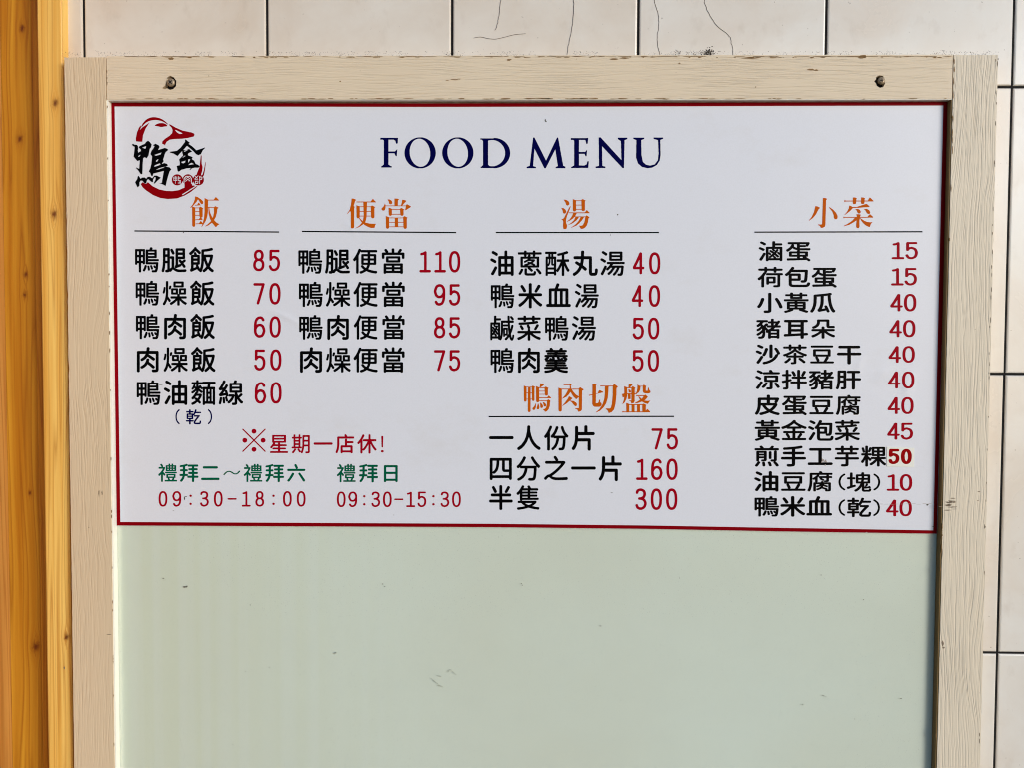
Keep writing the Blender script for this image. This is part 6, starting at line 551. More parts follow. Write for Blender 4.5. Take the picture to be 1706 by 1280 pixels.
[[322,112,-10,4,-14,14,-18,38,-34,68,-40,62,-43,58,-29,33,-35,35,-6,14,0,12,3,8,11,20,15,14,10,3,10,0,16,-6,34,-34,18,-21,2,-2,2,2,1,390,3,12,3,6,13,12,16,5,18,0,8,-3,16,-13,4,-7,3,-10,1,-104,2,-1,22,21,12,5,16,-1,10,-4,9,-6,21,-21,37,-43,39,-54,34,-54,34,-61,2,1,1,8,0,318,6,14,11,11,6,3,8,3,18,0,16,-6,12,-13,5,-14,0,-332,1,-10,2,-1,32,61,38,64,36,52,33,42,32,32,6,4,9,3,10,0,16,-6,18,-18,4,-7,3,-8,0,-10,-3,-12,-59,-64,-45,-62,-40,-65,-32,-63,-16,-38,2,-2,4,-1,148,0,12,-3,11,-8,9,-12,3,-14,0,-16,-3,-8,-3,-6,-11,-11,-14,-6,-201,-1,-2,-6,0,-154,-5,-12,-7,-8,-7,-6,-12,-5,-20,0,-12,5,-14,14,-4,10,-1,156,-2,6,-193,1,-12,5,-16,16,-3,12,1,22,5,12,11,11,6,3,12,3,146,0,4,1,1,4,-15,34,-28,58,-48,78,-38,52,-15,18,-29,31,-24,22,-2,-1,-1,-372,51,-94,24,-52,3,-10,0,-10,-3,-10,-14,-15,-22,-9]],
[[534,104,-8,5,-6,9,-1,48,-2,4,-95,1,-9,5,-7,10,-1,210,1,6,4,7,8,7,8,1,378,0,6,-1,7,-4,7,-8,1,-8,0,-204,-1,-6,-4,-7,-6,-5,-8,-3,-98,-1,-3,-4,-1,-48,-8,-11,-10,-4,-30,0,-6,3,-8,8,-3,8,0,42,-2,6,-49,0,-3,-4,0,-46,-4,-8,-7,-6,-6,-3],[212,114,-18,10,-10,10,-3,6,0,16,3,6,16,22,24,38,7,14,0,4,-95,1,-8,1,-9,8,-4,8,1,40,7,10,9,5,148,0,5,1,1,4,-22,42,-36,54,-19,26,-37,42,-37,36,-28,24,-4,8,0,14,13,29,7,9,9,6,16,1,10,-4,50,-48,4,-3,2,1,1,283,5,9,10,7,38,1,6,-1,7,-6,5,-6,1,-6,1,-294,2,-1,5,5,31,43,10,9,6,3,16,0,6,-3,12,-12,12,-16,3,-6,0,-16,-3,-6,-47,-56,-32,-34,-7,-12,30,-50,32,-64,14,-36,1,-22,-3,-8,-6,-7,-18,-11,-70,-2,-1,-2,12,-12,4,-8,0,-18,-3,-8,-26,-40,-26,-33,-10,-6],[473,226,52,0,2,6,-1,33,-6,2,-47,-1,-2,-8,0,-28],[587,226,50,0,2,6,-1,33,-6,2,-45,-1,-2,-8,0,-28],[699,226,56,0,2,6,-1,33,-6,2,-51,-1,-2,-8,0,-28],[473,320,52,0,2,6,-1,33,-6,2,-47,-1,-2,-8,0,-28],[587,320,50,0,2,6,-1,33,-6,2,-45,-1,-2,-8,0,-28],[699,320,56,0,2,6,-1,33,-6,2,-51,-1,-2,-8,0,-28],[392,442,-8,5,-6,9,-1,28,1,6,6,7,6,5,6,1,434,0,6,-1,7,-6,5,-6,1,-6,0,-24,-1,-6,-10,-10,-8,-3],[444,528,-10,7,-5,9,0,134,5,9,10,7,47,2,1,2,-7,12,0,20,17,44,-2,2,-4,1,-116,0,-8,1,-10,10,-3,8,1,30,10,12,10,3,456,0,10,-3,8,-8,3,-8,0,-28,-4,-8,-9,-8,-8,-1,-106,0,-4,-3,24,-46,1,-18,-7,-12,1,-2,39,-2,8,-5,6,-9,1,-134,-3,-8,-8,-8,-10,-3],[499,584,225,-1,3,1,2,4,0,44,-2,4,-5,1,-220,0,-4,-2,-1,-3,0,-42],[545,696,133,-1,4,1,2,2,-18,45,-16,33,-6,1,-60,0,-8,-3,-22,-56,-10,-20]],
[[378,112,-60,20,-46,12,-78,17,-54,9,-16,7,-10,11,-4,8,-3,8,0,10,3,12,11,14,11,6,8,3,16,0,76,-13,4,2,1,4,-1,89,-6,2,-84,1,-14,6,-7,6,-5,8,-5,12,0,18,3,10,6,9,12,9,14,5,82,0,4,2,1,5,0,82,-2,18,-2,4,-105,2,-12,4,-7,6,-7,8,-4,12,-1,20,3,10,6,11,12,9,14,5,82,0,4,1,2,2,-6,22,-8,22,-22,46,-22,34,-38,46,-5,14,0,12,3,8,4,8,7,8,19,12,8,3,14,0,16,-7,25,-24,21,-28,30,-46,22,-50,16,-50,8,-31,6,-2,88,0,17,-7,11,-14,5,-12,0,-20,-7,-16,-10,-10,-18,-7,-76,0,-4,-2,-1,-5,2,-14,0,-68,3,-21,6,-2,64,0,10,-3,10,-5,8,-9,4,-8,3,-12,0,-14,-5,-13,-9,-11,-9,-6,-12,-3,-64,0,-6,-2,-1,-111,5,-5,48,-13,28,-10,13,-10,9,-12,1,26,3,10,11,14,11,6,12,3,128,0,6,3,1,54,-2,6,-115,2,-14,6,-9,8,-5,10,-3,14,0,14,7,16,10,10,10,5,10,2,109,1,2,6,-1,59,-6,2,-114,1,-14,6,-10,10,-7,16,0,14,3,14,5,10,9,8,14,6,119,2,2,6,0,54,-1,5,-4,2,-146,0,-12,3,-12,7,-10,15,-3,14,0,16,3,8,4,8,8,9,18,8,153,1,2,6,0,132,3,10,8,13,14,9,14,3,16,0,8,-3,8,-4,9,-8,8,-18,1,-139,6,-2,132,0,14,-5,9,-8,7,-10,3,-12,0,-20,-7,-16,-10,-10,-14,-6,-134,-1,-6,-3,-1,-58,2,-6,115,-2,14,-6,9,-8,5,-10,3,-14,0,-14,-5,-14,-10,-11,-10,-5,-12,-3,-104,0,-6,-3,-1,-58,2,-6,109,-2,14,-6,9,-8,5,-10,3,-14,0,-14,-5,-14,-10,-11,-10,-5,-10,-3,-105,-1,-2,-6,1,-54,6,-3,120,0,12,-3,14,-9,8,-13,3,-14,0,-16,-3,-8,-4,-8,-8,-9,-10,-5,-10,-3,-350,0,-8,1,-14,6,-9,8,-7,10,-2,-18,-4,-12,-6,-7,-10,-10,-10,-5,-10,-3]],
[[216,212,-20,8,-10,10,-7,14,-2,20,5,16,9,14,15,10,14,3,522,0,14,-3,15,-10,9,-14,5,-16,0,-12,-3,-10,-7,-14,-13,-10,-20,-7],[148,686,-20,8,-10,10,-8,20,-1,16,5,16,9,14,15,10,14,3,658,0,14,-3,15,-10,9,-14,5,-16,-2,-22,-8,-16,-13,-10,-20,-7]],
[[446,110,-18,6,-17,16,-6,16,0,12,7,20,46,104,17,20,0,4,-323,1,-12,2,-8,4,-15,15,-3,6,-3,12,0,14,3,12,20,20,18,5,660,0,16,-5,18,-18,5,-16,0,-14,-3,-12,-20,-20,-14,-5,-294,-1,0,-2,9,-6,17,-18,3,-14,-3,-18,-32,-70,-24,-48,-20,-20,-12,-3],[602,468,-14,5,-20,21,-3,12,0,8,5,16,118,180,63,106,18,18,7,4,18,3,16,-5,13,-8,17,-18,3,-12,0,-8,-5,-16,-40,-64,-68,-102,-82,-118,-20,-20,-12,-3],[334,472,-12,4,-18,18,-22,44,-32,58,-36,58,-42,60,-52,64,-3,16,3,18,19,20,13,8,16,5,18,-3,27,-26,10,-12,39,-54,40,-60,40,-66,48,-90,5,-20,-3,-12,-4,-7,-14,-14,-6,-3,-22,-7]],
[[238,154,-14,6,-8,7,-6,11,-3,10,0,628,3,12,4,8,10,10,14,6,24,1,10,-3,10,-5,8,-9,6,-14,2,-18,4,-3,358,0,6,3,2,14,6,14,14,12,12,5,24,0,18,-7,12,-12,5,-18,0,-622,-3,-12,-4,-8,-10,-10,-18,-7],[299,242,365,0,3,6,-1,178,-2,2,-6,1,-358,-1,-2,-2,-1,-6,0,-172],[299,518,365,0,3,6,-1,186,-2,2,-6,1,-358,-1,-2,-2,-1,-6,0,-180]]]
GLYPH_FIGURE = [
[[201,58,-9,1,-14,4,-16,6,-14,7,-14,11,-12,12,-14,19,-17,32,-7,18,-8,24,-6,26,-5,24,-1,18,-2,4,0,10,-1,5,0,15,-2,8,0,30,-1,8,0,41,1,7,0,30,2,6,0,17,1,5,0,10,2,4,1,18,5,24,6,26,8,24,6,15,12,24,6,11,14,19,12,12,10,8,15,9,19,7,14,4,6,0,6,1,24,0,6,-1,6,0,14,-4,16,-6,14,-7,13,-10,13,-13,14,-19,6,-11,12,-24,11,-29,9,-34,5,-26,1,-18,2,-4,0,-10,1,-6,0,-16,2,-6,0,-30,1,-7,0,-42,-1,-7,0,-30,-2,-6,0,-17,-1,-5,0,-10,-2,-4,-1,-18,-5,-24,-6,-26,-8,-24,-6,-15,-12,-24,-6,-11,-14,-19,-12,-12,-10,-8,-15,-9,-19,-7,-14,-4,-6,0,-6,-1],[205,130,3,0,17,0,12,3,9,5,12,12,9,14,9,16,9,27,10,41,0,6,3,14,0,10,1,4,0,15,2,6,0,29,1,7,0,42,-1,7,0,29,-2,6,0,15,-1,4,0,10,-2,4,-1,16,-10,41,-6,18,-4,11,-8,14,-10,16,-11,10,-9,5,-13,3,-17,0,-12,-3,-9,-5,-12,-12,-9,-14,-9,-18,-9,-25,-10,-41,0,-6,-3,-14,0,-10,-1,-4,0,-15,-2,-6,0,-29,-1,-7,0,-42,1,-7,0,-29,2,-6,0,-15,1,-4,0,-10,2,-4,1,-16,10,-41,6,-18,4,-11,8,-14,9,-14,12,-12,9,-5]],
[[225,64,-11,5,-30,20,-19,10,-18,5,-24,4,-11,3,-6,3,-10,10,-3,6,-2,8,0,14,2,6,3,6,10,10,11,5,17,0,6,-1,6,0,12,-3,4,0,20,-5,14,-6,2,1,1,1,0,422,-2,2,-2,0,-96,0,-9,2,-12,7,-4,4,-4,6,-3,9,0,16,3,10,4,6,5,4,8,5,9,3,264,0,7,-2,9,-5,6,-5,4,-6,3,-8,0,-20,-3,-7,-4,-6,-4,-4,-10,-6,-10,-3,-85,0,-2,0,-2,-2,0,-496,-2,-6,-3,-6,-10,-11,-6,-3,-6,-2]],
[[184,58,-28,6,-26,9,-19,11,-6,4,-11,9,-11,17,-5,12,-5,14,-6,26,0,17,2,6,4,6,8,8,5,3,10,3,14,0,6,-2,7,-4,8,-8,2,-3,5,-14,6,-22,4,-10,16,-8,13,-5,15,-3,20,0,8,2,18,6,20,10,9,8,3,4,6,14,5,20,0,31,-3,17,-3,8,-6,14,-5,8,-9,9,-9,6,-12,6,-28,12,-8,2,-38,0,-6,2,-6,3,-9,9,-4,7,-2,6,0,16,2,6,4,7,8,8,7,4,8,2,46,1,36,13,18,9,7,5,8,7,7,11,9,18,4,12,4,13,0,8,1,6,-1,6,0,9,-4,13,-6,18,-9,18,-4,8,-9,10,-17,13,-10,5,-23,8,-9,2,-16,0,-11,-2,-17,-6,-8,-4,-9,-6,-4,-5,-6,-12,-11,-33,-3,-6,-4,-6,-4,-4,-6,-4,-7,-3,-18,0,-8,2,-8,5,-6,7,-4,9,-2,6,0,10,9,30,8,20,6,12,10,15,14,14,7,6,11,6,18,9,17,6,12,3,16,3,28,0,6,-1,6,0,14,-4,18,-6,28,-13,24,-16,21,-20,16,-24,7,-16,6,-14,6,-18,5,-20,3,-32,-1,-6,0,-12,-2,-8,-5,-20,-6,-16,-7,-17,-8,-13,-14,-22,-16,-15,-12,-9,-2,-1,0,-1,18,-18,5,-8,6,-10,12,-26,6,-20,4,-14,0,-6,1,-6,0,-41,-3,-18,-3,-13,-5,-14,-4,-10,-6,-11,-7,-11,-17,-17,-20,-13,-18,-9,-10,-4,-18,-6,-16,-4,-6,0,-6,-1]],
[[268,58,-13,6,-7,6,-10,11,-4,7,-6,12,-9,24,-10,26,-68,147,-17,35,-39,72,-21,42,-4,12,-2,7,-2,7,0,10,4,16,2,6,4,6,9,9,11,5,152,0,4,1,2,1,0,4,0,106,2,6,4,6,8,8,14,6,12,0,7,-2,11,-5,5,-5,4,-6,3,-8,0,-106,1,-4,3,-2,32,0,6,-2,6,-3,9,-9,4,-8,2,-6,0,-13,-2,-7,-3,-7,-9,-9,-5,-3,-8,-3,-32,0,-2,-1,-2,-1,0,-364,-2,-6,-3,-6,-12,-12,-9,-4,-6,-2],[241,255,1,-1,1,0,1,6,0,192,-2,2,-4,0,-91,0,-5,-1,0,-1,2,-5,39,-73,27,-54]],
[[105,61,-11,5,-10,10,-5,11,-2,11,0,114,-1,8,0,120,0,5,3,7,3,5,8,8,8,4,7,2,15,0,10,-5,10,-9,4,-7,2,-6,0,-5,2,-3,7,-9,11,-11,8,-6,14,-6,13,-3,9,0,25,8,17,9,16,10,10,12,8,17,4,9,4,15,7,30,0,7,1,6,0,30,-1,5,0,9,-2,4,0,6,-5,24,-9,29,-6,13,-7,12,-12,12,-8,5,-4,3,-16,8,-12,4,-16,4,-14,-2,-19,-8,-11,-6,-6,-4,-7,-11,-3,-6,-15,-36,-4,-9,-4,-6,-4,-4,-6,-4,-7,-3,-18,0,-8,2,-8,5,-6,7,-4,9,-2,6,0,12,17,44,10,20,10,16,16,15,12,9,11,6,14,7,17,6,21,5,9,0,5,2,7,0,6,-2,9,0,15,-3,21,-8,10,-4,17,-9,13,-9,10,-8,18,-18,10,-13,5,-8,12,-26,7,-22,5,-18,5,-22,1,-16,2,-4,0,-12,1,-6,0,-34,-1,-6,0,-11,-5,-25,-5,-20,-9,-27,-7,-17,-11,-18,-11,-14,-17,-16,-11,-7,-23,-13,-19,-8,-18,-6,-13,-4,-11,-1,-18,0,-24,5,-19,7,-2,0,-2,0,0,-3,0,-16,1,-9,0,-79,3,-3,2,0,178,0,6,-2,6,-3,10,-10,3,-6,2,-6,0,-16,-2,-6,-3,-6,-5,-6,-5,-4,-6,-3,-6,-2]],
[[226,57,-18,2,-19,5,-21,8,-15,7,-12,8,-14,11,-12,13,-12,17,-18,37,-7,23,-8,30,-6,31,0,6,-2,5,0,8,-1,5,0,15,-2,6,0,27,-1,7,0,95,-2,9,0,20,2,10,0,24,1,4,0,10,4,19,4,18,11,29,9,18,13,21,8,9,18,18,16,12,23,10,17,5,19,3,24,0,6,-1,6,0,21,-5,14,-5,10,-4,14,-8,12,-8,17,-17,8,-12,6,-11,9,-18,12,-30,8,-23,9,-32,2,-10,0,-12,1,-4,-1,-4,0,-11,-10,-41,-10,-34,-9,-22,-8,-16,-13,-19,-16,-17,-9,-6,-12,-7,-25,-12,-21,-6,-12,-2,-30,0,-10,2,-26,7,-16,8,-17,9,-1,0,-1,-1,0,-12,1,-5,0,-9,3,-18,8,-33,8,-23,12,-25,7,-11,11,-8,7,-5,20,-8,21,-5,7,0,14,4,8,4,4,5,11,17,8,16,6,9,9,9,6,3,6,2,16,0,10,-4,3,-2,8,-8,4,-7,2,-6,0,-12,0,-5,-2,-5,-19,-36,-10,-13,-12,-15,-13,-9,-11,-6,-24,-9,-19,-4],[208,338,4,-1,16,0,9,2,9,3,12,6,14,10,9,14,9,21,10,35,5,19,2,15,0,9,-4,13,-12,38,-9,24,-10,18,-11,11,-9,6,-15,6,-17,3,-16,0,-9,-2,-12,-4,-8,-5,-7,-6,-9,-11,-12,-19,-6,-13,-5,-14,-5,-21,0,-7,-1,-6,0,-22,-2,-6,0,-20,2,-8,23,-46,9,-16,10,-11,6,-4,16,-7]],
[[84,61,-8,3,-6,4,-5,6,-5,10,-2,8,0,12,6,13,6,7,10,5,8,2,197,0,3,1,2,2,-139,482,0,17,5,11,4,5,6,5,11,5,17,0,6,-2,6,-3,8,-8,5,-8,3,-10,152,-524,0,-14,-3,-9,-5,-8,-4,-5,-6,-4,-10,-3]],
[[201,58,-18,3,-19,6,-16,8,-16,11,-16,16,-10,14,-13,25,-6,18,-5,21,0,6,-2,4,0,14,-1,6,0,16,1,6,0,14,2,4,0,6,5,22,11,27,5,10,9,14,7,7,0,2,-21,20,-10,14,-13,26,-5,10,-6,20,-3,16,0,6,-2,6,0,14,-1,6,0,18,1,6,0,13,2,5,1,14,7,24,6,16,7,14,8,12,11,16,11,11,11,8,13,9,18,9,18,6,28,5,31,0,21,-3,8,-2,18,-6,18,-9,13,-9,9,-7,13,-12,7,-9,7,-11,11,-20,7,-18,3,-10,4,-14,1,-14,2,-5,0,-13,1,-6,0,-18,-1,-6,0,-16,-5,-25,-3,-12,-6,-17,-9,-18,-6,-10,-10,-14,-21,-20,0,-2,7,-7,9,-14,5,-9,5,-12,6,-16,4,-14,3,-18,0,-12,1,-10,0,-14,-1,-6,0,-14,-5,-26,-8,-23,-13,-25,-10,-14,-16,-16,-16,-11,-16,-8,-13,-4,-15,-4,-6,0,-6,-1],[205,130,3,0,16,0,8,1,12,4,8,5,10,10,8,14,6,14,4,17,0,11,1,4,0,4,-1,28,-4,14,-3,10,-6,12,-11,14,-7,5,-9,5,-10,3,-29,0,-6,-2,-9,-4,-10,-7,-11,-14,-6,-11,-3,-11,-4,-14,0,-12,-1,-5,0,-5,0,-8,1,-6,0,-11,4,-17,6,-14,8,-14,11,-10,8,-5,9,-3],[197,380,4,-1,31,0,10,2,8,3,14,8,16,14,7,11,6,12,3,9,5,21,0,12,1,5,0,4,0,10,-1,6,0,12,-5,23,-6,15,-6,10,-5,7,-11,11,-10,7,-6,3,-15,5,-13,1,-18,0,-11,-1,-13,-4,-8,-4,-9,-6,-11,-11,-10,-15,-6,-13,-5,-18,-2,-10,0,-12,-1,-6,0,-14,1,-5,0,-12,3,-15,6,-16,5,-11,7,-9,14,-16,16,-8,8,-3]],
[[204,58,-16,3,-14,3,-14,5,-10,4,-14,8,-12,8,-18,19,-7,10,-6,11,-9,18,-12,30,-8,23,-9,32,-2,10,0,12,-1,4,1,4,0,11,10,41,10,34,9,22,8,16,13,19,16,17,9,6,12,7,25,12,21,6,12,2,30,0,10,-2,26,-7,16,-8,17,-9,1,0,1,1,0,12,-1,5,0,9,-3,18,-8,33,-8,23,-12,25,-7,11,-11,8,-7,5,-20,8,-21,5,-7,0,-14,-4,-8,-4,-4,-5,-11,-17,-8,-16,-6,-9,-9,-9,-6,-3,-6,-2,-16,0,-8,3,-5,3,-7,7,-5,7,-2,9,0,14,2,6,19,36,10,13,6,9,7,7,7,5,18,10,22,8,20,4,14,0,4,-2,8,0,8,-1,19,-5,24,-9,19,-11,18,-13,6,-5,13,-16,7,-12,17,-35,7,-23,8,-28,6,-33,0,-6,2,-5,0,-8,1,-5,0,-15,2,-6,0,-27,1,-7,0,-95,2,-9,0,-20,-2,-10,0,-24,-1,-4,0,-10,-2,-4,0,-6,-6,-27,-11,-29,-7,-14,-15,-24,-7,-10,-19,-18,-16,-12,-23,-10,-17,-5,-19,-3],[208,130,4,0,16,0,14,3,7,3,8,5,7,6,9,11,12,19,6,13,5,14,5,21,0,7,1,6,0,22,2,6,0,20,-2,8,-23,46,-9,16,-10,11,-6,4,-16,7,-18,5,-18,0,-16,-5,-12,-6,-14,-10,-9,-14,-9,-21,-10,-35,-5,-19,-2,-15,0,-9,4,-13,12,-38,9,-24,10,-18,11,-11,6,-4,13,-6]],
[[76,328,-6,2,-6,4,-6,6,-4,6,-2,6,0,12,2,10,6,8,9,7,9,3,276,0,9,-3,7,-6,7,-8,3,-9,0,-14,-2,-6,-4,-6,-5,-5,-6,-4,-9,-3]],
[[206,196,-10,3,-10,7,-4,5,-7,9,-3,11,0,21,3,8,5,7,10,11,12,6,10,2,8,0,10,-2,13,-7,8,-9,4,-6,3,-6,2,-6,0,-20,-3,-10,-7,-10,-5,-4,-9,-6,-11,-4],[206,508,-10,3,-10,7,-4,5,-7,9,-3,11,0,21,3,8,5,7,10,11,12,6,10,2,8,0,10,-2,13,-7,8,-9,4,-6,3,-6,2,-6,0,-20,-3,-10,-7,-10,-5,-4,-9,-6,-11,-4]],
[[207,79,-6,3,-7,5,-5,9,-2,6,0,64,1,8,0,54,2,8,0,55,1,7,0,54,2,8,0,56,1,7,0,35,2,7,5,7,6,4,6,2,5,0,7,-2,6,-4,5,-7,2,-6,0,-36,1,-7,0,-56,2,-8,0,-54,1,-7,0,-55,2,-8,0,-54,1,-8,0,-64,-2,-6,-5,-8,-7,-6,-7,-3],[206,565,-8,3,-8,5,-6,6,-4,6,-3,6,-2,6,0,18,3,11,3,4,12,12,7,3,10,3,10,1,12,-4,6,-3,13,-12,3,-4,3,-11,0,-18,-3,-9,-5,-8,-6,-6,-6,-4,-6,-3,-6,-2]],
[[291,67,-11,7,-7,6,-36,29,-7,7,-6,4,-18,19,-19,23,-7,12,-11,21,-10,25,-8,23,-7,27,-7,30,-1,15,-2,5,0,8,-1,6,0,52,1,6,0,8,2,5,0,6,4,24,5,21,6,21,8,23,9,22,12,24,7,12,18,22,19,20,22,19,27,21,6,6,12,7,15,0,6,-2,8,-5,6,-7,3,-7,0,-17,-3,-6,-6,-7,-47,-39,-25,-25,-10,-11,-7,-13,-11,-22,-10,-28,-6,-22,-5,-20,-5,-24,0,-10,-1,-6,0,-44,1,-6,0,-10,5,-24,5,-20,6,-22,7,-20,11,-24,10,-18,10,-12,25,-25,47,-39,6,-7,3,-6,0,-17,-3,-7,-4,-6,-7,-5,-6,-3]],
[[123,67,-12,7,-6,10,-2,6,0,15,3,6,6,7,47,39,25,25,10,11,7,13,11,22,10,28,6,22,5,20,5,24,0,10,1,6,0,44,-1,6,0,10,-5,24,-5,20,-6,22,-7,20,-11,24,-10,18,-10,12,-25,25,-47,39,-6,7,-3,6,0,17,3,7,4,6,7,5,6,3,15,0,6,-2,8,-5,7,-6,27,-21,22,-19,18,-19,9,-9,7,-10,12,-19,10,-21,9,-22,14,-44,5,-21,4,-24,0,-6,2,-5,0,-8,1,-5,0,-53,-1,-6,0,-8,-2,-5,0,-6,-4,-24,-5,-21,-6,-21,-8,-23,-9,-22,-12,-24,-7,-12,-18,-22,-19,-20,-22,-19,-27,-21,-7,-6,-5,-4,-7,-3]],
[[120,61,-9,3,-6,3,-6,4,-8,9,-7,10,-5,14,0,7,-2,6,0,25,-1,8,0,26,-2,7,0,25,-1,8,0,26,-2,7,0,25,-1,8,0,51,3,12,7,12,11,11,11,6,9,3,5,0,18,0,13,-5,7,-4,10,-7,13,-14,10,-8,11,-5,10,0,20,8,9,4,8,5,9,7,6,11,6,15,5,20,0,6,1,4,0,39,-4,25,-4,14,-6,18,-7,15,-5,7,-9,6,-7,5,-11,5,-15,4,-6,1,-12,-4,-8,-4,-1,-2,-3,-9,-7,-30,-3,-9,-3,-6,-4,-6,-11,-11,-11,-6,-11,-3,-22,0,-9,3,-6,3,-6,4,-5,5,-5,5,-4,6,-3,6,-3,9,0,22,8,34,6,19,3,9,7,14,3,4,6,8,14,14,22,14,12,6,22,8,14,3,8,0,6,2,16,0,6,-2,6,0,22,-5,13,-4,23,-10,12,-7,19,-13,11,-10,4,-3,9,-11,8,-11,9,-15,7,-16,9,-26,7,-24,7,-45,0,-53,-4,-28,-8,-30,-8,-20,-7,-14,-6,-11,-9,-12,-8,-10,-20,-16,-24,-15,-22,-10,-30,-11,-15,-3,-11,0,-6,-2,-7,2,-12,0,-1,0,-1,-8,1,-8,0,-26,2,-6,0,-8,2,-3,3,0,144,0,12,-3,12,-7,10,-10,4,-6,3,-6,3,-11,0,-20,-3,-11,-3,-6,-4,-6,-5,-5,-5,-5,-6,-4,-6,-3,-11,-3]],
[[198,61,-14,3,-14,5,-14,7,-17,12,-15,16,-7,8,-12,18,-14,28,-4,10,-9,27,-8,30,-5,25,-1,18,-2,5,0,9,-1,6,0,14,-2,6,0,25,-1,7,0,40,1,7,0,25,2,6,0,16,1,4,0,9,2,5,1,18,5,24,8,31,9,27,4,10,14,28,12,18,7,9,16,15,16,12,14,7,14,5,16,3,16,1,15,-1,17,-3,13,-5,15,-7,16,-12,16,-15,7,-9,12,-18,15,-30,12,-35,8,-30,5,-25,1,-18,2,-5,0,-9,1,-6,0,-14,2,-6,0,-25,1,-7,0,-40,-1,-7,0,-25,-2,-6,0,-16,-1,-4,0,-9,-2,-5,-1,-18,-5,-24,-8,-31,-9,-27,-4,-10,-14,-28,-12,-18,-7,-9,-16,-15,-16,-12,-15,-7,-13,-5,-16,-3,-16,-1],[213,172,5,0,2,1,5,5,6,10,8,14,7,22,5,18,6,31,2,21,1,4,0,17,2,7,0,77,-2,6,0,17,-1,4,-2,21,-6,31,-9,32,-9,20,-9,13,-5,5,-3,0,-3,0,-4,-4,-8,-12,-8,-14,-7,-22,-5,-18,-6,-31,-2,-21,-1,-4,0,-17,-2,-7,0,-77,2,-7,0,-16,1,-4,0,-9,2,-5,0,-7,1,-9,7,-30,7,-24,11,-22,7,-11]],
[[616,262,-4,2,-4,3,-5,4,-9,14,-30,49,-15,23,-17,23,-14,10,-10,5,-12,3,-10,2,-20,-2,-7,-2,-9,-3,-8,-4,-8,-7,-29,-29,-5,-7,-6,-3,-10,-11,-50,-37,-12,-7,-14,-8,-14,-4,-9,-2,-6,0,-5,-2,-8,0,-6,2,-10,0,-14,3,-20,6,-26,12,-25,19,-17,16,-12,15,-22,31,-42,68,-2,6,0,4,0,8,2,6,4,6,3,3,5,3,6,2,12,0,6,-2,5,-3,4,-4,9,-14,30,-48,12,-18,19,-25,12,-12,17,-13,10,-6,22,-7,20,-4,11,2,6,2,15,7,9,7,39,29,10,9,9,8,3,5,24,23,11,10,12,9,13,7,11,3,13,4,23,3,12,0,6,-2,6,0,11,-2,14,-4,17,-8,14,-9,9,-8,4,-3,8,-10,12,-15,16,-24,42,-69,2,-6,0,-12,-2,-6,-4,-6,-8,-6,-4,-2]],
[[81,69,-6,2,-5,5,-2,6,0,4,3,7,263,263,3,4,-3,4,-262,262,-2,2,-2,8,2,8,3,2,3,4,6,2,5,-1,5,-1,2,-2,262,-262,4,-3,4,3,262,262,2,2,8,2,8,-2,2,-3,4,-3,2,-6,-1,-5,-1,-5,-2,-2,-262,-262,-3,-4,3,-4,262,-262,2,-2,2,-8,-2,-8,-3,-2,-3,-4,-6,-2,-5,1,-5,1,-2,2,-262,262,-4,3,-4,-3,-262,-262,-2,-2,-5,-1],[348,73,-10,3,-10,5,-11,9,-8,10,-5,10,-3,12,0,22,3,10,6,12,15,16,9,5,11,4,9,2,12,0,9,-2,9,-3,6,-3,6,-4,14,-14,6,-13,3,-10,0,-22,-3,-12,-5,-10,-9,-11,-10,-8,-10,-5,-12,-3],[120,301,-10,3,-10,5,-10,8,-9,11,-5,10,-3,12,0,22,3,10,6,12,15,16,9,5,11,4,9,2,12,0,9,-2,9,-3,6,-3,6,-4,14,-14,6,-13,3,-10,0,-22,-3,-12,-5,-10,-9,-11,-10,-8,-10,-5,-12,-3],[576,301,-10,3,-10,5,-10,8,-9,11,-5,10,-3,12,0,22,3,10,6,12,15,16,9,5,11,4,9,2,12,0,9,-2,9,-3,6,-3,6,-4,14,-14,6,-13,3,-10,0,-22,-3,-12,-5,-10,-9,-11,-10,-8,-10,-5,-12,-3],[348,529,-10,3,-10,5,-11,9,-8,10,-5,10,-3,12,0,22,3,10,6,12,15,16,9,5,11,4,9,2,12,0,9,-2,9,-3,6,-3,6,-4,14,-14,6,-13,3,-10,0,-22,-3,-12,-5,-10,-8,-10,-11,-9,-10,-5,-12,-3]]]
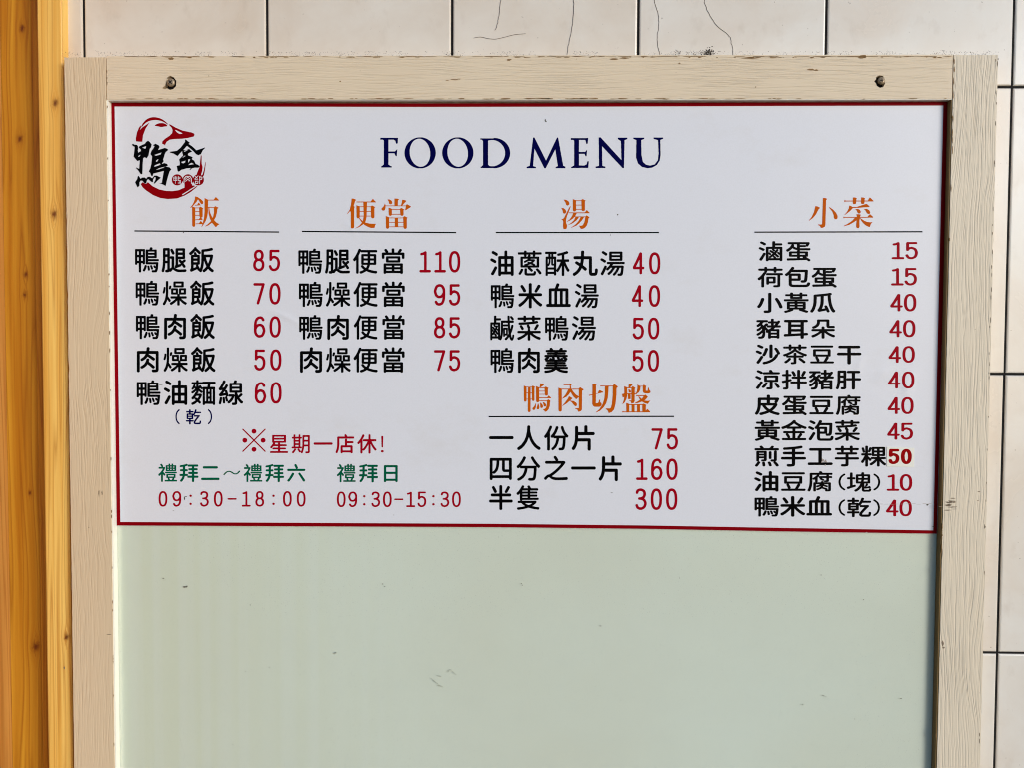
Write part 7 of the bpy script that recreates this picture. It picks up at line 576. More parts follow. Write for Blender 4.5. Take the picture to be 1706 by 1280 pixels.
GLYPH_HEADING = [
[[302,95,-3,3,0,14,-2,6,0,16,-2,6,0,14,-2,6,0,16,-2,6,-1,16,-38,96,-50,92,-21,28,-41,49,-3,5,1,2,22,4,36,-32,2,0,1,2,0,82,2,10,0,200,2,10,0,200,2,10,0,106,5,14,9,14,15,10,14,5,14,0,10,-3,15,-8,6,-6,5,-8,4,-8,3,-10,0,-568,1,-6,4,-1,118,0,4,1,2,2,1,42,2,8,1,46,-6,1,-120,0,-3,3,0,16,1,4,4,1,120,0,4,1,3,22,0,38,2,10,0,22,-1,4,-4,1,-126,0,-3,3,0,18,1,2,4,1,128,0,3,3,0,18,3,10,6,13,14,15,-4,7,-42,57,-110,1,-3,3,0,18,1,2,4,1,148,0,6,-1,8,-3,46,0,8,-2,23,-1,-3,-6,-42,-66,2,-3,16,-7,12,-9,6,-9,7,-16,0,-246,4,-4,17,-8,5,-12,-1,-2,-4,-2,-94,-50,-2,0,-28,20,-14,9,-128,0,-58,-19,-36,-14,0,-2,1,-2,36,-36,52,-62,41,-41,52,-95,2,0,3,2,4,6,25,28,62,107,26,17,6,2,32,-8,6,-2,14,-42,0,-4,-4,-14,-10,-32,-63,-64,-57,-38,-56,-40],[988,116,-7,6,-61,77,-4,2,-188,0,-8,-5,-36,-18,-64,-30,-4,-1,-1,7,0,456,-2,6,0,20,-2,6,0,22,-2,6,0,20,-2,6,0,20,-2,6,0,22,-2,6,-2,46,-41,182,-2,3,-4,-2,-21,-25,-14,-14,-4,-6,-17,-16,-20,-1,-4,3,-42,68,-4,4,-106,1,-3,3,0,16,1,4,6,1,216,0,2,3,-4,12,-27,70,1,4,4,4,4,-1,4,-4,66,-89,62,-106,6,-12,34,-104,10,-32,3,-12,0,-8,2,-6,0,-8,2,-6,0,-8,2,-6,0,-8,2,-6,0,-8,2,-6,0,-8,2,-6,0,-8,2,-6,0,-8,2,-6,0,-8,6,-34,0,-104,2,-6,0,-12,3,-3,4,0,6,1,1,4,0,28,2,8,0,62,2,10,0,64,41,172,44,90,-4,9,-17,17,-7,5,-16,16,-6,4,-16,16,-6,4,-16,16,-6,4,-16,16,-84,64,-4,5,3,6,3,2,6,-2,86,-30,8,-4,103,-74,14,-14,3,-2,2,2,7,12,32,36,72,86,9,9,4,2,10,0,4,-2,58,-63,40,-22,12,-8,-2,-2,-18,-10,-74,-39,-67,-67,-17,-26,56,-98,41,-162,0,-10,2,-6,0,-10,2,-6,0,-10,2,-6,0,-10,2,-6,0,-10,2,-6,0,-10,4,-24,3,-4,16,-6,6,-3,6,-15,2,-8,-2,-2,-16,-8,-88,-40,-5,2,-21,27,-4,2,-206,0,-4,-1,-1,-2,0,-62,2,-10,0,-102,2,-8,0,-28,1,-4,6,-1,248,0,12,2,82,0,4,-1,4,-3,4,-7,0,-2,-6,-8,-2,-8,-8,-2,-4,-3,-9,-11,-24,-24,-4,-6,-24,-24,-4,-6,-9,-9,-4,-2],[406,306,-2,2,-30,58,-4,6,-4,1,-74,0,-3,3,0,16,1,4,4,1,100,0,4,-1,4,-3,34,0,8,-2,40,0,4,-1,0,-2,-8,-12,-48,-69,-4,-2],[776,472,4,-1,140,0,4,1,1,2,0,24,2,8,0,52,2,8,0,62,-6,26,0,6,-6,26,0,6,-6,26,0,6,-11,54,-12,24,-2,1,-4,-4,-32,-49,-60,-150,-3,-32,-2,-6,-2,-28,-2,-6,0,-12,-2,-6,-2,-28,-2,-6]],
[[278,85,-3,3,0,8,-2,6,0,20,-2,6,0,22,-2,6,0,20,-2,6,0,10,-2,6,0,10,-2,6,0,10,-4,20,0,10,-2,6,0,10,-2,12,-39,162,-4,10,-6,10,-80,128,-3,6,7,6,4,-3,7,-9,16,-16,4,-6,14,-14,4,-6,34,-36,4,-6,7,-6,4,1,20,29,1,526,1,2,5,4,23,14,20,1,8,-2,18,0,16,-3,21,-42,0,-628,1,-4,12,-20,1,-16,-2,-6,-26,-26,-1,-4,48,-164,3,-6,22,-14,5,-4,0,-2,-4,-16,-2,-2,-76,-34],[978,98,-65,80,-7,5,-460,0,-6,1,-1,4,0,20,3,3,216,0,6,1,1,2,0,14,2,6,0,52,2,10,0,46,-1,2,-4,1,-114,0,-6,-3,-58,-18,-44,-16,-4,-1,-2,1,-1,120,2,10,0,120,2,10,0,118,2,8,0,8,3,8,7,14,9,9,8,5,18,7,16,0,18,-7,8,-5,10,-10,8,-19,1,-22,3,-3,122,0,3,3,0,8,-4,22,-2,24,-2,6,-2,24,-2,6,-2,24,-11,26,-4,8,-2,2,-4,-2,-3,-2,-95,-95,-4,-1,-16,12,0,2,2,4,76,110,21,22,0,4,-4,8,-76,82,-4,6,-19,19,-107,63,-5,4,0,2,4,6,4,0,48,-16,52,-18,8,-4,123,-84,23,-22,4,1,28,27,120,70,110,35,18,0,8,-2,36,0,8,-2,36,0,4,-3,20,-88,30,-37,4,-7,0,-2,-56,-1,-10,2,-38,0,-8,-2,-22,0,-6,-2,-22,0,-6,-2,-22,0,-6,-2,-22,0,-6,-2,-12,0,-114,-29,-19,-10,0,-2,5,-6,30,-90,3,-22,2,-6,0,-8,6,-32,0,-8,5,-22,4,-1,142,0,3,3,0,14,3,10,10,19,6,6,8,5,12,6,10,3,16,0,14,-5,8,-4,16,-15,8,-19,1,-310,4,-4,17,-8,4,-10,0,-4,-102,-52,-2,0,-6,4,-32,22,-8,5,-122,0,-4,-1,-1,-2,0,-12,2,-8,0,-56,2,-8,0,-42,1,-4,2,-1,98,0,12,2,174,0,4,-1,4,-6,2,-4,-6,-8,-2,-10,-8,-2,-3,-2,-48,-50,-4,-6,-25,-25,-4,-2],[548,370,4,-1,112,0,6,1,1,4,0,34,2,8,0,52,2,8,0,18,-1,4,-4,1,-116,0,-6,-1,-1,-4,0,-118],[786,370,8,-1,114,0,4,1,3,6,0,50,2,10,0,48,2,10,-1,4,-6,1,-126,0,-4,-1,-1,-4,0,-34,2,-10,0,-56,2,-6,0,-14],[548,524,4,-1,116,0,6,1,3,10,0,52,2,10,0,54,-1,4,-4,1,-120,0,-6,-1,-1,-4,0,-120],[780,524,8,-1,126,0,4,1,1,4,0,14,2,6,0,50,2,10,0,42,-1,4,-6,1,-136,0,-4,-1,-1,-4,2,-8,0,-54,2,-8,0,-52]],
[[586,85,-2,1,-1,4,0,150,2,10,0,60,-1,4,-6,1,-286,0,-3,-3,-1,-14,-22,-44,-2,-4,-2,-2,-4,10,-12,38,-6,12,-24,40,-13,14,-4,6,-22,22,-4,6,-22,22,-1,2,1,8,9,42,40,16,10,3,16,-5,38,-14,2,-4,19,-66,0,-18,2,-8,0,-32,3,-3,670,0,3,3,2,10,-26,116,1,2,18,5,6,-3,16,-10,148,-96,1,-16,-1,-6,-98,-58,-14,-7,-30,1,-6,8,-14,23,-6,4,-108,0,-4,-1,1,-4,18,-18,4,-6,16,-16,4,-6,76,-82,5,-10,4,-12,0,-4,-2,-2,-78,-25,-18,0,-6,-2,-18,0,-6,-2,-8,1,-15,104,-19,68,-4,14,-2,2,-8,1,-92,0,-4,-1,-1,-4,0,-16,2,-10,0,-60,2,-10,0,-62,2,-4,31,-35,4,-7,-2,-2,-54,-19],[354,114,-1,2,3,6,28,48,6,12,16,58,4,14,1,2,33,20,6,3,4,-1,45,-18,1,-2,10,-40,1,-10,-15,-34,-8,-15,-58,-43,-24,-1,-8,-2],[388,387,-1,5,0,62,2,10,0,64,2,10,0,66,2,6,1,10,6,14,10,13,12,7,12,5,22,0,8,-3,14,-8,6,-5,6,-9,6,-12,4,-3,278,0,4,3,6,12,8,11,14,9,14,5,22,0,12,-5,14,-9,10,-15,5,-14,0,-144,4,-4,17,-8,5,-12,-1,-2,-3,-2,-91,-48,-6,-2,-13,8,-29,22,-2,8,-2,1,-264,0,-4,-1,-2,-8,-2,-2,-62,-20,-38,-14],[498,458,8,-1,258,0,6,1,1,4,0,20,2,6,0,24,2,6,0,24,2,6,0,24,2,6,-1,16,-6,1,-268,0,-6,-1,-1,-8,0,-124],[296,667,-1,5,0,112,2,10,0,114,2,10,0,116,2,6,1,10,4,10,5,10,11,10,12,6,8,3,22,0,12,-5,16,-11,10,-19,4,-16,4,-1,472,0,3,3,1,10,4,12,5,10,15,14,8,4,14,5,16,0,14,-5,10,-5,14,-15,4,-8,5,-16,0,-300,1,-2,3,-2,15,-6,6,-12,0,-2,-3,-2,-65,-34,-34,-17,-14,9,-29,20,-2,4,0,12,-3,3,-458,0,-6,-1,-2,-12,-4,-2,-44,-14,-44,-16,-14,-5],[406,742,8,-1,174,0,6,1,1,6,0,110,-1,4,-6,1,-176,0,-6,-1,-1,-8,0,-108],[706,742,8,-1,156,0,4,1,1,4,0,36,2,8,0,48,2,8,-1,16,-6,1,-162,0,-4,-1,-1,-8,0,-108],[406,888,8,-1,174,0,6,1,1,6,0,114,-1,4,-6,1,-176,0,-6,-1,-1,-8,0,-112],[706,888,8,-1,160,0,4,1,3,16,0,46,2,10,0,52,-9,1,-164,0,-4,-1,-1,-8,0,-112]],
[[852,100,-39,28,-2,2,-1,12,-4,1,-168,0,-2,-1,-2,-4,-6,-2,-56,-18,-38,-14,-6,-2,-2,0,-1,6,0,108,2,10,0,110,2,10,0,114,2,6,0,8,3,8,4,8,9,12,19,10,10,3,14,0,18,-7,11,-8,9,-12,7,-18,0,-12,1,-2,4,-1,180,0,2,1,4,14,8,15,8,8,8,5,18,7,16,0,14,-5,12,-7,10,-10,6,-13,3,-10,0,-284,1,-2,19,-8,6,-12,-3,-4,-60,-32,-34,-18],[222,122,-1,2,3,4,60,92,26,80,36,18,4,1,18,-9,36,-20,5,-28,0,-12,2,-6,0,-14,-29,-56,-4,-5,-78,-43,-14,-1,-6,-2,-26,0,-6,-2],[636,168,8,-1,162,0,4,1,3,18,0,46,2,10,0,42,-1,4,-6,1,-168,0,-4,-1,-1,-8,0,-108],[636,314,8,-1,168,0,4,1,1,4,0,24,2,8,0,44,2,8,0,24,-1,4,-6,1,-174,0,-4,-1,-1,-8,0,-104],[440,342,-4,4,-36,54,-162,322,-38,42,-10,1,-6,2,-18,0,-6,2,-17,1,0,2,5,5,36,28,6,6,19,47,0,22,-2,6,0,18,-2,6,0,18,-2,6,0,18,-2,6,-1,22,1,18,2,6,0,16,2,6,0,14,2,6,0,16,2,6,0,14,3,4,10,4,40,16,8,0,44,-16,2,-6,18,-72,1,-8,-2,-6,0,-14,-2,-6,-1,-16,-31,-84,0,-76,31,-122,52,-126,74,-200,0,-4,-2,-2,-12,-6],[144,395,-2,3,38,64,20,102,24,16,16,9,6,-1,30,-8,14,-4,4,-2,3,-8,10,-50,0,-8,-19,-40,-14,-28,-48,-30,-18,-10,-24,-1,-6,-2,-22,0,-6,-2],[988,470,-4,3,-53,69,-5,3,-520,0,-6,1,-1,4,0,20,3,3,132,0,4,1,0,2,-34,84,-6,12,-68,95,-7,9,-9,9,-81,61,-2,2,0,2,3,6,2,1,8,-3,88,-36,86,-57,68,-67,2,0,2,8,20,1,2,3,-34,76,-9,18,-92,92,-93,52,-1,6,3,6,6,0,74,-20,12,-6,72,-44,13,-8,91,-73,7,-7,71,-94,4,-1,42,0,4,1,0,2,-2,6,-32,70,-57,86,-103,103,-114,73,0,4,6,8,4,0,10,-4,148,-64,92,-73,21,-21,4,-6,68,-74,73,-107,4,-3,4,-1,30,0,4,1,1,4,-2,6,0,8,-2,6,-4,34,-25,116,-48,88,-3,4,-5,2,-52,19,-18,0,-6,-2,-12,0,-6,-2,-12,0,-6,-2,-4,1,-1,2,33,72,25,32,5,4,14,1,6,-2,12,0,6,-2,12,0,6,-2,12,-1,68,-38,7,-6,55,-73,2,-5,35,-118,4,-34,2,-6,0,-8,2,-6,0,-10,6,-34,0,-10,1,-2,22,-12,6,-18,0,-6,-58,-40,-34,-22,-4,1,-26,34,-4,2,-344,0,-4,-1,-1,-2,45,-84,8,-16,4,-3,250,0,12,2,154,0,4,-1,4,-6,2,-4,-6,-8,-2,-10,-8,-2,-3,-2,-40,-42,-4,-6,-23,-23,-4,-2]],
[[582,107,-2,1,-1,4,0,60,-2,10,0,58,-2,10,0,58,-2,10,0,58,-2,10,0,58,-2,10,0,58,-2,10,0,58,-2,10,0,58,-2,10,0,58,-2,10,0,58,-2,10,0,58,-2,10,0,58,-2,8,0,30,-8,12,-17,18,-38,1,-8,-2,-34,0,-8,-2,-14,0,-4,3,-8,16,2,2,4,2,62,32,12,24,18,38,4,3,10,-2,12,0,6,-2,12,0,6,-2,14,-1,61,-34,5,-4,2,-4,19,-56,0,-38,2,-8,0,-72,2,-10,0,-72,2,-10,0,-72,2,-10,0,-72,2,-10,0,-72,2,-10,0,-72,2,-10,0,-72,2,-10,0,-72,2,-10,0,-72,2,-8,0,-36,2,-4,13,-9,6,-7,11,-30,-1,-2,-4,-2,-56,-21],[330,379,-2,1,-2,8,-38,158,-10,38,-70,148,-94,118,-2,4,2,2,8,4,4,0,4,-2,15,-10,100,-74,12,-12,91,-110,92,-176,33,-24,9,-18,1,-4,-3,-2,-80,-42,-14,-3,-14,0,-6,-2,-14,0,-6,-2],[802,416,-4,1,-10,1,-1,2,13,24,87,102,5,10,48,126,1,30,2,8,0,26,2,6,1,14,34,46,4,1,26,0,6,2,14,-1,28,-23,10,-11,1,-80,-51,-102,-51,-56,-4,-6,-14,-14,-4,-6,-19,-19,-112,-79,-6,-3]],
[[422,87,-2,1,-1,4,0,68,-2,8,0,18,-1,4,-6,1,-236,0,-4,-1,-1,-8,-3,-3,-28,0,-2,1,-1,4,0,50,3,3,28,0,3,-3,1,-12,4,-1,240,0,2,1,1,4,0,12,-2,8,1,34,19,26,7,5,56,0,5,-3,22,-24,3,-6,1,-32,2,-6,0,-16,3,-3,156,0,2,1,1,4,-1,54,1,2,25,24,36,1,8,-2,18,-1,22,-30,3,-6,0,-22,2,-6,0,-16,3,-3,290,0,4,-1,1,-2,0,-16,-2,-4,-100,-100,-5,-3,-20,0,-4,2,-50,83,-6,10,-2,1,-102,0,-4,-1,-1,-4,0,-44,2,-4,18,-22,1,-4,-24,-10,-40,-15,-64,0,-4,0,-3,3,0,56,-2,8,0,32,-1,4,-4,1,-150,0,-4,-1,-1,-2,0,-16,2,-6,0,-14,3,-6,14,-22,1,-4,-2,-2,-53,-30],[854,302,-314,103,-128,0,-18,-9,-50,-28,-16,-8,-24,-1,-4,1,-20,98,-52,104,-81,94,-5,8,0,2,5,6,3,2,6,-4,178,-135,17,-17,58,-68,11,-12,2,-1,112,0,10,-2,62,0,6,-2,14,0,6,-2,14,0,6,-2,14,0,6,-2,14,0,6,-2,14,0,6,-2,14,0,6,-2,14,0,6,-2,14,0,6,-2,14,0,6,-2,36,0,8,-2,54,0,10,-2,58,-1,5,-4,11,-16,2,-4,-1,-4,-83,-70,-28,-10],[866,466,-4,1,-22,0,-6,2,-22,0,-6,2,-20,0,-3,1,0,2,56,46,41,80,39,32,9,6,8,1,48,-9,2,-4,12,-40,1,-6,-5,-10,-32,-57,-6,-5,-72,-40,-6,-3],[566,470,-4,1,-20,0,-6,2,-20,0,-12,3,0,2,7,10,37,40,6,12,16,38,6,13,40,34,4,2,22,-7,26,-10,2,-2,4,-12,10,-36,-32,-57,-6,-5,-54,-28],[544,645,-3,3,0,6,14,78,-1,2,-4,3,-410,0,-4,-1,-2,-6,-2,-1,-22,0,-4,1,-1,4,0,36,1,4,2,1,24,0,3,-3,1,-8,4,-1,340,0,9,1,-1,2,-8,4,-47,52,-4,6,-12,12,-4,6,-18,18,-153,104,-128,64,-2,2,0,4,6,9,6,2,10,-3,164,-46,138,-78,84,-58,12,-8,6,-3,1,5,0,28,-2,8,0,36,-2,6,0,36,-2,6,0,36,-2,6,0,42,23,46,4,1,54,0,8,-1,19,-46,0,-210,16,-72,3,-4,2,2,6,14,24,58,70,90,16,15,6,4,68,61,106,50,24,1,4,-1,10,-26,26,-74,45,-50,5,-8,0,-2,-14,-1,-6,2,-14,0,-6,2,-36,2,-8,-2,-14,0,-6,-2,-14,0,-6,-2,-14,0,-6,-2,-14,0,-14,-3,-90,-36,-12,-6,-128,-88,-8,-6,-1,-2,1,-2,4,-1,290,0,10,-2,122,0,4,-3,4,-18,-13,-14,-7,-5,-71,-69,-7,-3,-12,0,-4,1,-74,86,-242,1,-3,-1,1,-8,8,-28,16,-32,-2,-4,-64,-19]],
[[724,95,-3,3,-2,12,0,8,-6,30,0,8,-4,18,0,8,-6,30,-2,18,1,4,4,2,8,1,6,2,8,0,4,-1,114,-85,6,-9,5,-14,-1,-2,-4,-2,-44,-22,-10,-4,-26,-1,-6,-2,-26,0,-6,-2],[472,174,-33,28,-2,4,-1,8,-4,1,-164,0,-6,-3,-42,-16,-42,-18,-4,-1,-1,3,0,158,2,10,0,156,2,10,0,158,2,14,3,8,6,11,12,9,12,5,22,-1,14,-7,10,-10,4,-9,3,-10,0,-34,1,-4,4,-1,34,0,4,1,1,2,0,138,-2,10,0,150,-2,10,0,76,7,16,6,7,8,7,16,7,20,0,16,-7,14,-14,7,-16,0,-380,1,-6,6,-1,36,0,4,1,3,12,1,10,6,13,6,6,8,5,14,5,10,0,10,-3,10,-6,8,-8,7,-14,0,-410,1,-4,2,-2,18,-8,5,-12,-1,-2,-12,-8,-68,-44],[580,197,-1,5,0,70,2,10,0,156,2,10,0,154,2,10,0,82,3,12,6,13,14,13,16,7,20,0,10,-3,10,-5,12,-12,8,-17,2,-1,248,0,6,1,1,4,0,26,2,6,0,36,2,8,0,18,-31,120,-46,39,-8,5,-52,1,-4,1,1,4,50,50,15,24,10,14,4,0,54,-18,11,-10,49,-58,4,-8,38,-106,1,-46,2,-8,0,-44,2,-8,0,-20,16,-22,-1,-8,-6,-22,-52,-34,-16,-10,-9,8,-22,28,-7,5,-260,0,-2,-1,-1,-4,0,-66,3,-3,4,0,242,0,10,2,134,0,2,-1,4,-5,2,-5,-6,-8,-2,-10,-10,-3,-33,-35,-4,-6,-17,-17,-4,-3,-4,-1,-6,1,-3,2,-39,53,-6,7,-2,1,-262,0,-2,-1,-1,-4,0,-86,1,-2,4,-1,184,0,4,3,4,8,9,12,9,6,8,4,8,3,22,0,16,-7,16,-16,7,-16,0,-192,1,-2,19,-8,5,-10,0,-4,-2,-2,-76,-42,-18,-9,-9,5,-37,29,-170,0,-4,-1,-2,-8,-4,-2,-52,-18,-42,-16],[266,240,4,-1,40,0,4,1,1,2,0,58,-2,10,0,98,-1,4,-2,1,-40,0,-4,-1,-1,-2,0,-166],[400,240,4,-1,28,0,4,1,1,2,0,34,2,8,0,66,2,10,0,48,-1,4,-2,1,-36,0,-3,-3,0,-166],[686,268,8,-1,166,0,4,1,1,4,0,22,2,6,0,32,2,6,-1,14,-6,1,-172,0,-4,-1,-1,-8,0,-72],[686,378,6,-1,176,0,3,3,0,26,2,8,0,30,2,10,-1,2,-4,1,-182,0,-2,-1,-1,-4,0,-70],[266,438,4,-1,38,0,4,1,1,2,0,24,-2,8,0,142,-1,4,-2,1,-38,0,-4,-1,-1,-2,0,-172],[400,438,4,-1,34,0,4,1,1,2,0,60,2,10,0,64,2,10,0,32,-3,3,-40,0,-4,-1,-1,-2,0,-172],[804,724,-2,2,0,6,24,70,12,50,6,12,10,10,14,7,20,0,14,-7,10,-10,6,-12,1,-4,-1,-20,-10,-30,-6,-12,-9,-14,-9,-9,-10,-7,-34,-18,-24,-10,-4,-2],[716,748,-2,2,-1,8,4,16,0,16,4,20,0,16,2,6,1,66,6,12,6,8,12,8,14,5,12,0,10,-3,8,-4,8,-6,6,-8,7,-14,0,-24,-2,-6,0,-8,-3,-12,-6,-18,-10,-18,-12,-15,-37,-31,-23,-16],[648,772,-2,2,-2,6,-18,66,-18,58,-5,20,1,18,4,10,4,7,6,6,8,5,14,5,20,-1,10,-4,6,-4,7,-6,5,-8,5,-14,0,-42,-2,-6,0,-14,-5,-22,-8,-26,-2,-4,-2,-6,-8,-18,-6,-14,-6,-13,-2,-1],[570,776,-4,6,-14,30,-18,36,-12,20,-11,14,-34,34,-11,16,-3,8,0,6,0,14,3,8,6,10,4,5,14,9,8,3,20,0,12,-5,8,-5,6,-7,14,-28,10,-24,9,-28,4,-28,0,-34,-2,-6,1,-6,-1,-4,0,-20,-2,-6,0,-14,-3,-4]],
[[604,116,-16,6,-8,4,-1,8,-3,3,-192,0,-4,1,-1,2,0,22,3,3,194,0,4,1,1,14,2,6,0,16,2,6,0,16,2,6,0,16,2,6,0,16,-1,2,-4,2,-20,8,-252,1,-60,-19,-40,-14,-4,-1,-2,1,-1,242,2,10,0,242,2,10,0,242,2,6,1,10,8,18,13,14,13,6,8,3,22,0,8,-3,12,-6,14,-14,6,-12,3,-8,0,-690,0,-4,3,-3,202,0,4,1,1,2,-23,52,-12,24,-62,106,-5,8,-20,20,-4,6,-22,22,-4,6,-48,50,0,2,9,8,6,0,104,-48,22,-11,91,-91,45,-68,4,-6,2,-2,2,2,26,46,60,101,98,97,4,0,2,-1,60,-56,6,-4,12,-11,2,0,1,6,0,360,-3,3,-16,0,-6,2,-36,0,-8,2,-38,0,-4,3,-8,14,0,4,73,30,9,18,20,42,2,4,2,1,30,-1,56,-24,4,-4,28,-48,1,-150,2,-10,0,-148,2,-10,0,-148,2,-10,0,-150,3,-3,32,-13,2,-1,2,-5,6,-20,2,-10,-78,-48,-30,-18,-6,-3,-4,2,-38,38,-2,3,-2,6,-2,1,-240,0,-3,-3,-23,-102,2,-2,14,-6,8,-4,9,-18,-1,-2,-6,-4,-36,-24],[661,312,5,-1,212,0,6,1,1,8,0,210,-1,6,-2,0,-10,-6,-82,-50,-35,-38,-4,-6,-14,-14,-4,-6,-14,-14,-4,-6,-15,-15,-36,-61,-3,-6],[556,542,-2,2,-6,12,-22,50,-8,16,-90,121,-88,108,-3,7,11,3,8,-3,126,-80,94,-81,8,-5,2,0,5,2,52,40,13,13,84,103,34,21,14,-3,26,-8,5,-16,8,-38,0,-6,-7,-14,-18,-32,-6,-7,-76,-51,-12,-3,-10,0,-6,-2,-10,0,-6,-2,-10,0,-6,-2,-10,0,-6,-2,-10,0,-6,-2,-10,0,-16,-3,1,-4,73,-73,2,-3,-2,-2,-86,-52,-24,-5]],
[[940,117,-16,23,-22,34,-4,3,-412,0,-6,1,-1,4,0,20,1,4,2,1,148,0,4,1,1,2,0,198,-2,8,0,20,-2,6,0,22,-2,6,-2,46,-2,6,0,22,-2,6,-2,46,-57,190,-8,20,-104,161,-14,14,-99,85,-3,4,4,7,4,3,4,0,10,-4,100,-46,22,-11,121,-121,77,-126,6,-16,47,-160,0,-12,2,-6,0,-12,2,-6,0,-12,2,-6,0,-12,2,-6,0,-12,2,-6,0,-12,2,-6,0,-12,2,-6,0,-12,2,-6,0,-12,2,-6,0,-12,2,-6,0,-36,2,-8,0,-38,2,-6,0,-38,2,-6,0,-38,2,-6,0,-30,3,-3,128,0,4,1,1,2,0,296,-2,8,0,16,-2,6,0,16,-2,6,0,18,-2,6,0,16,-2,6,0,16,-2,6,-2,38,-2,6,0,18,-2,6,0,16,-2,6,0,16,-2,6,-2,38,-31,132,-12,13,-6,4,-10,10,-12,9,-4,1,-20,0,-8,-2,-44,0,-8,-2,-44,0,-2,1,-4,4,-4,6,0,4,44,43,7,5,27,28,10,52,4,2,26,9,78,-25,15,-14,4,-6,61,-68,8,-24,45,-162,0,-14,2,-6,0,-14,2,-6,0,-14,2,-6,0,-14,2,-6,0,-14,2,-6,0,-14,2,-6,0,-14,2,-6,0,-14,2,-6,0,-14,2,-6,0,-14,2,-6,0,-14,2,-6,0,-14,2,-6,0,-14,2,-6,0,-14,2,-6,0,-14,2,-6,0,-88,2,-10,0,-86,2,-10,0,-40,2,-4,33,-24,5,-26,-2,-4,-4,-4,-114,-82],[222,121,-2,1,-1,4,0,256,-2,10,0,74,-3,3,-8,2,-104,19,-1,2,0,6,3,12,2,4,4,2,10,3,8,0,74,-21,12,-3,2,1,1,154,-2,10,0,130,25,70,34,18,26,13,128,0,60,-11,4,-4,36,-54,1,-16,-2,-6,0,-12,-3,-12,-14,-15,-24,-20,-6,-7,-1,-74,-1,-4,-10,-3,-10,0,-6,-2,-12,1,-3,16,0,10,-2,6,0,10,-2,6,-3,28,-3,6,-27,30,-12,1,-6,2,-22,0,-8,2,-18,0,-3,-3,0,-26,2,-6,0,-26,2,-8,0,-108,2,-10,0,-118,3,-3,18,-4,218,-46,3,-3,-1,-22,-6,-4,-92,-46,-38,-1,-2,1,-2,4,-38,94,-8,3,-6,0,-38,8,-10,0,-1,-5,0,-52,2,-10,0,-196,19,-30,0,-2,-2,-2,-32,-18,-18,-9]],
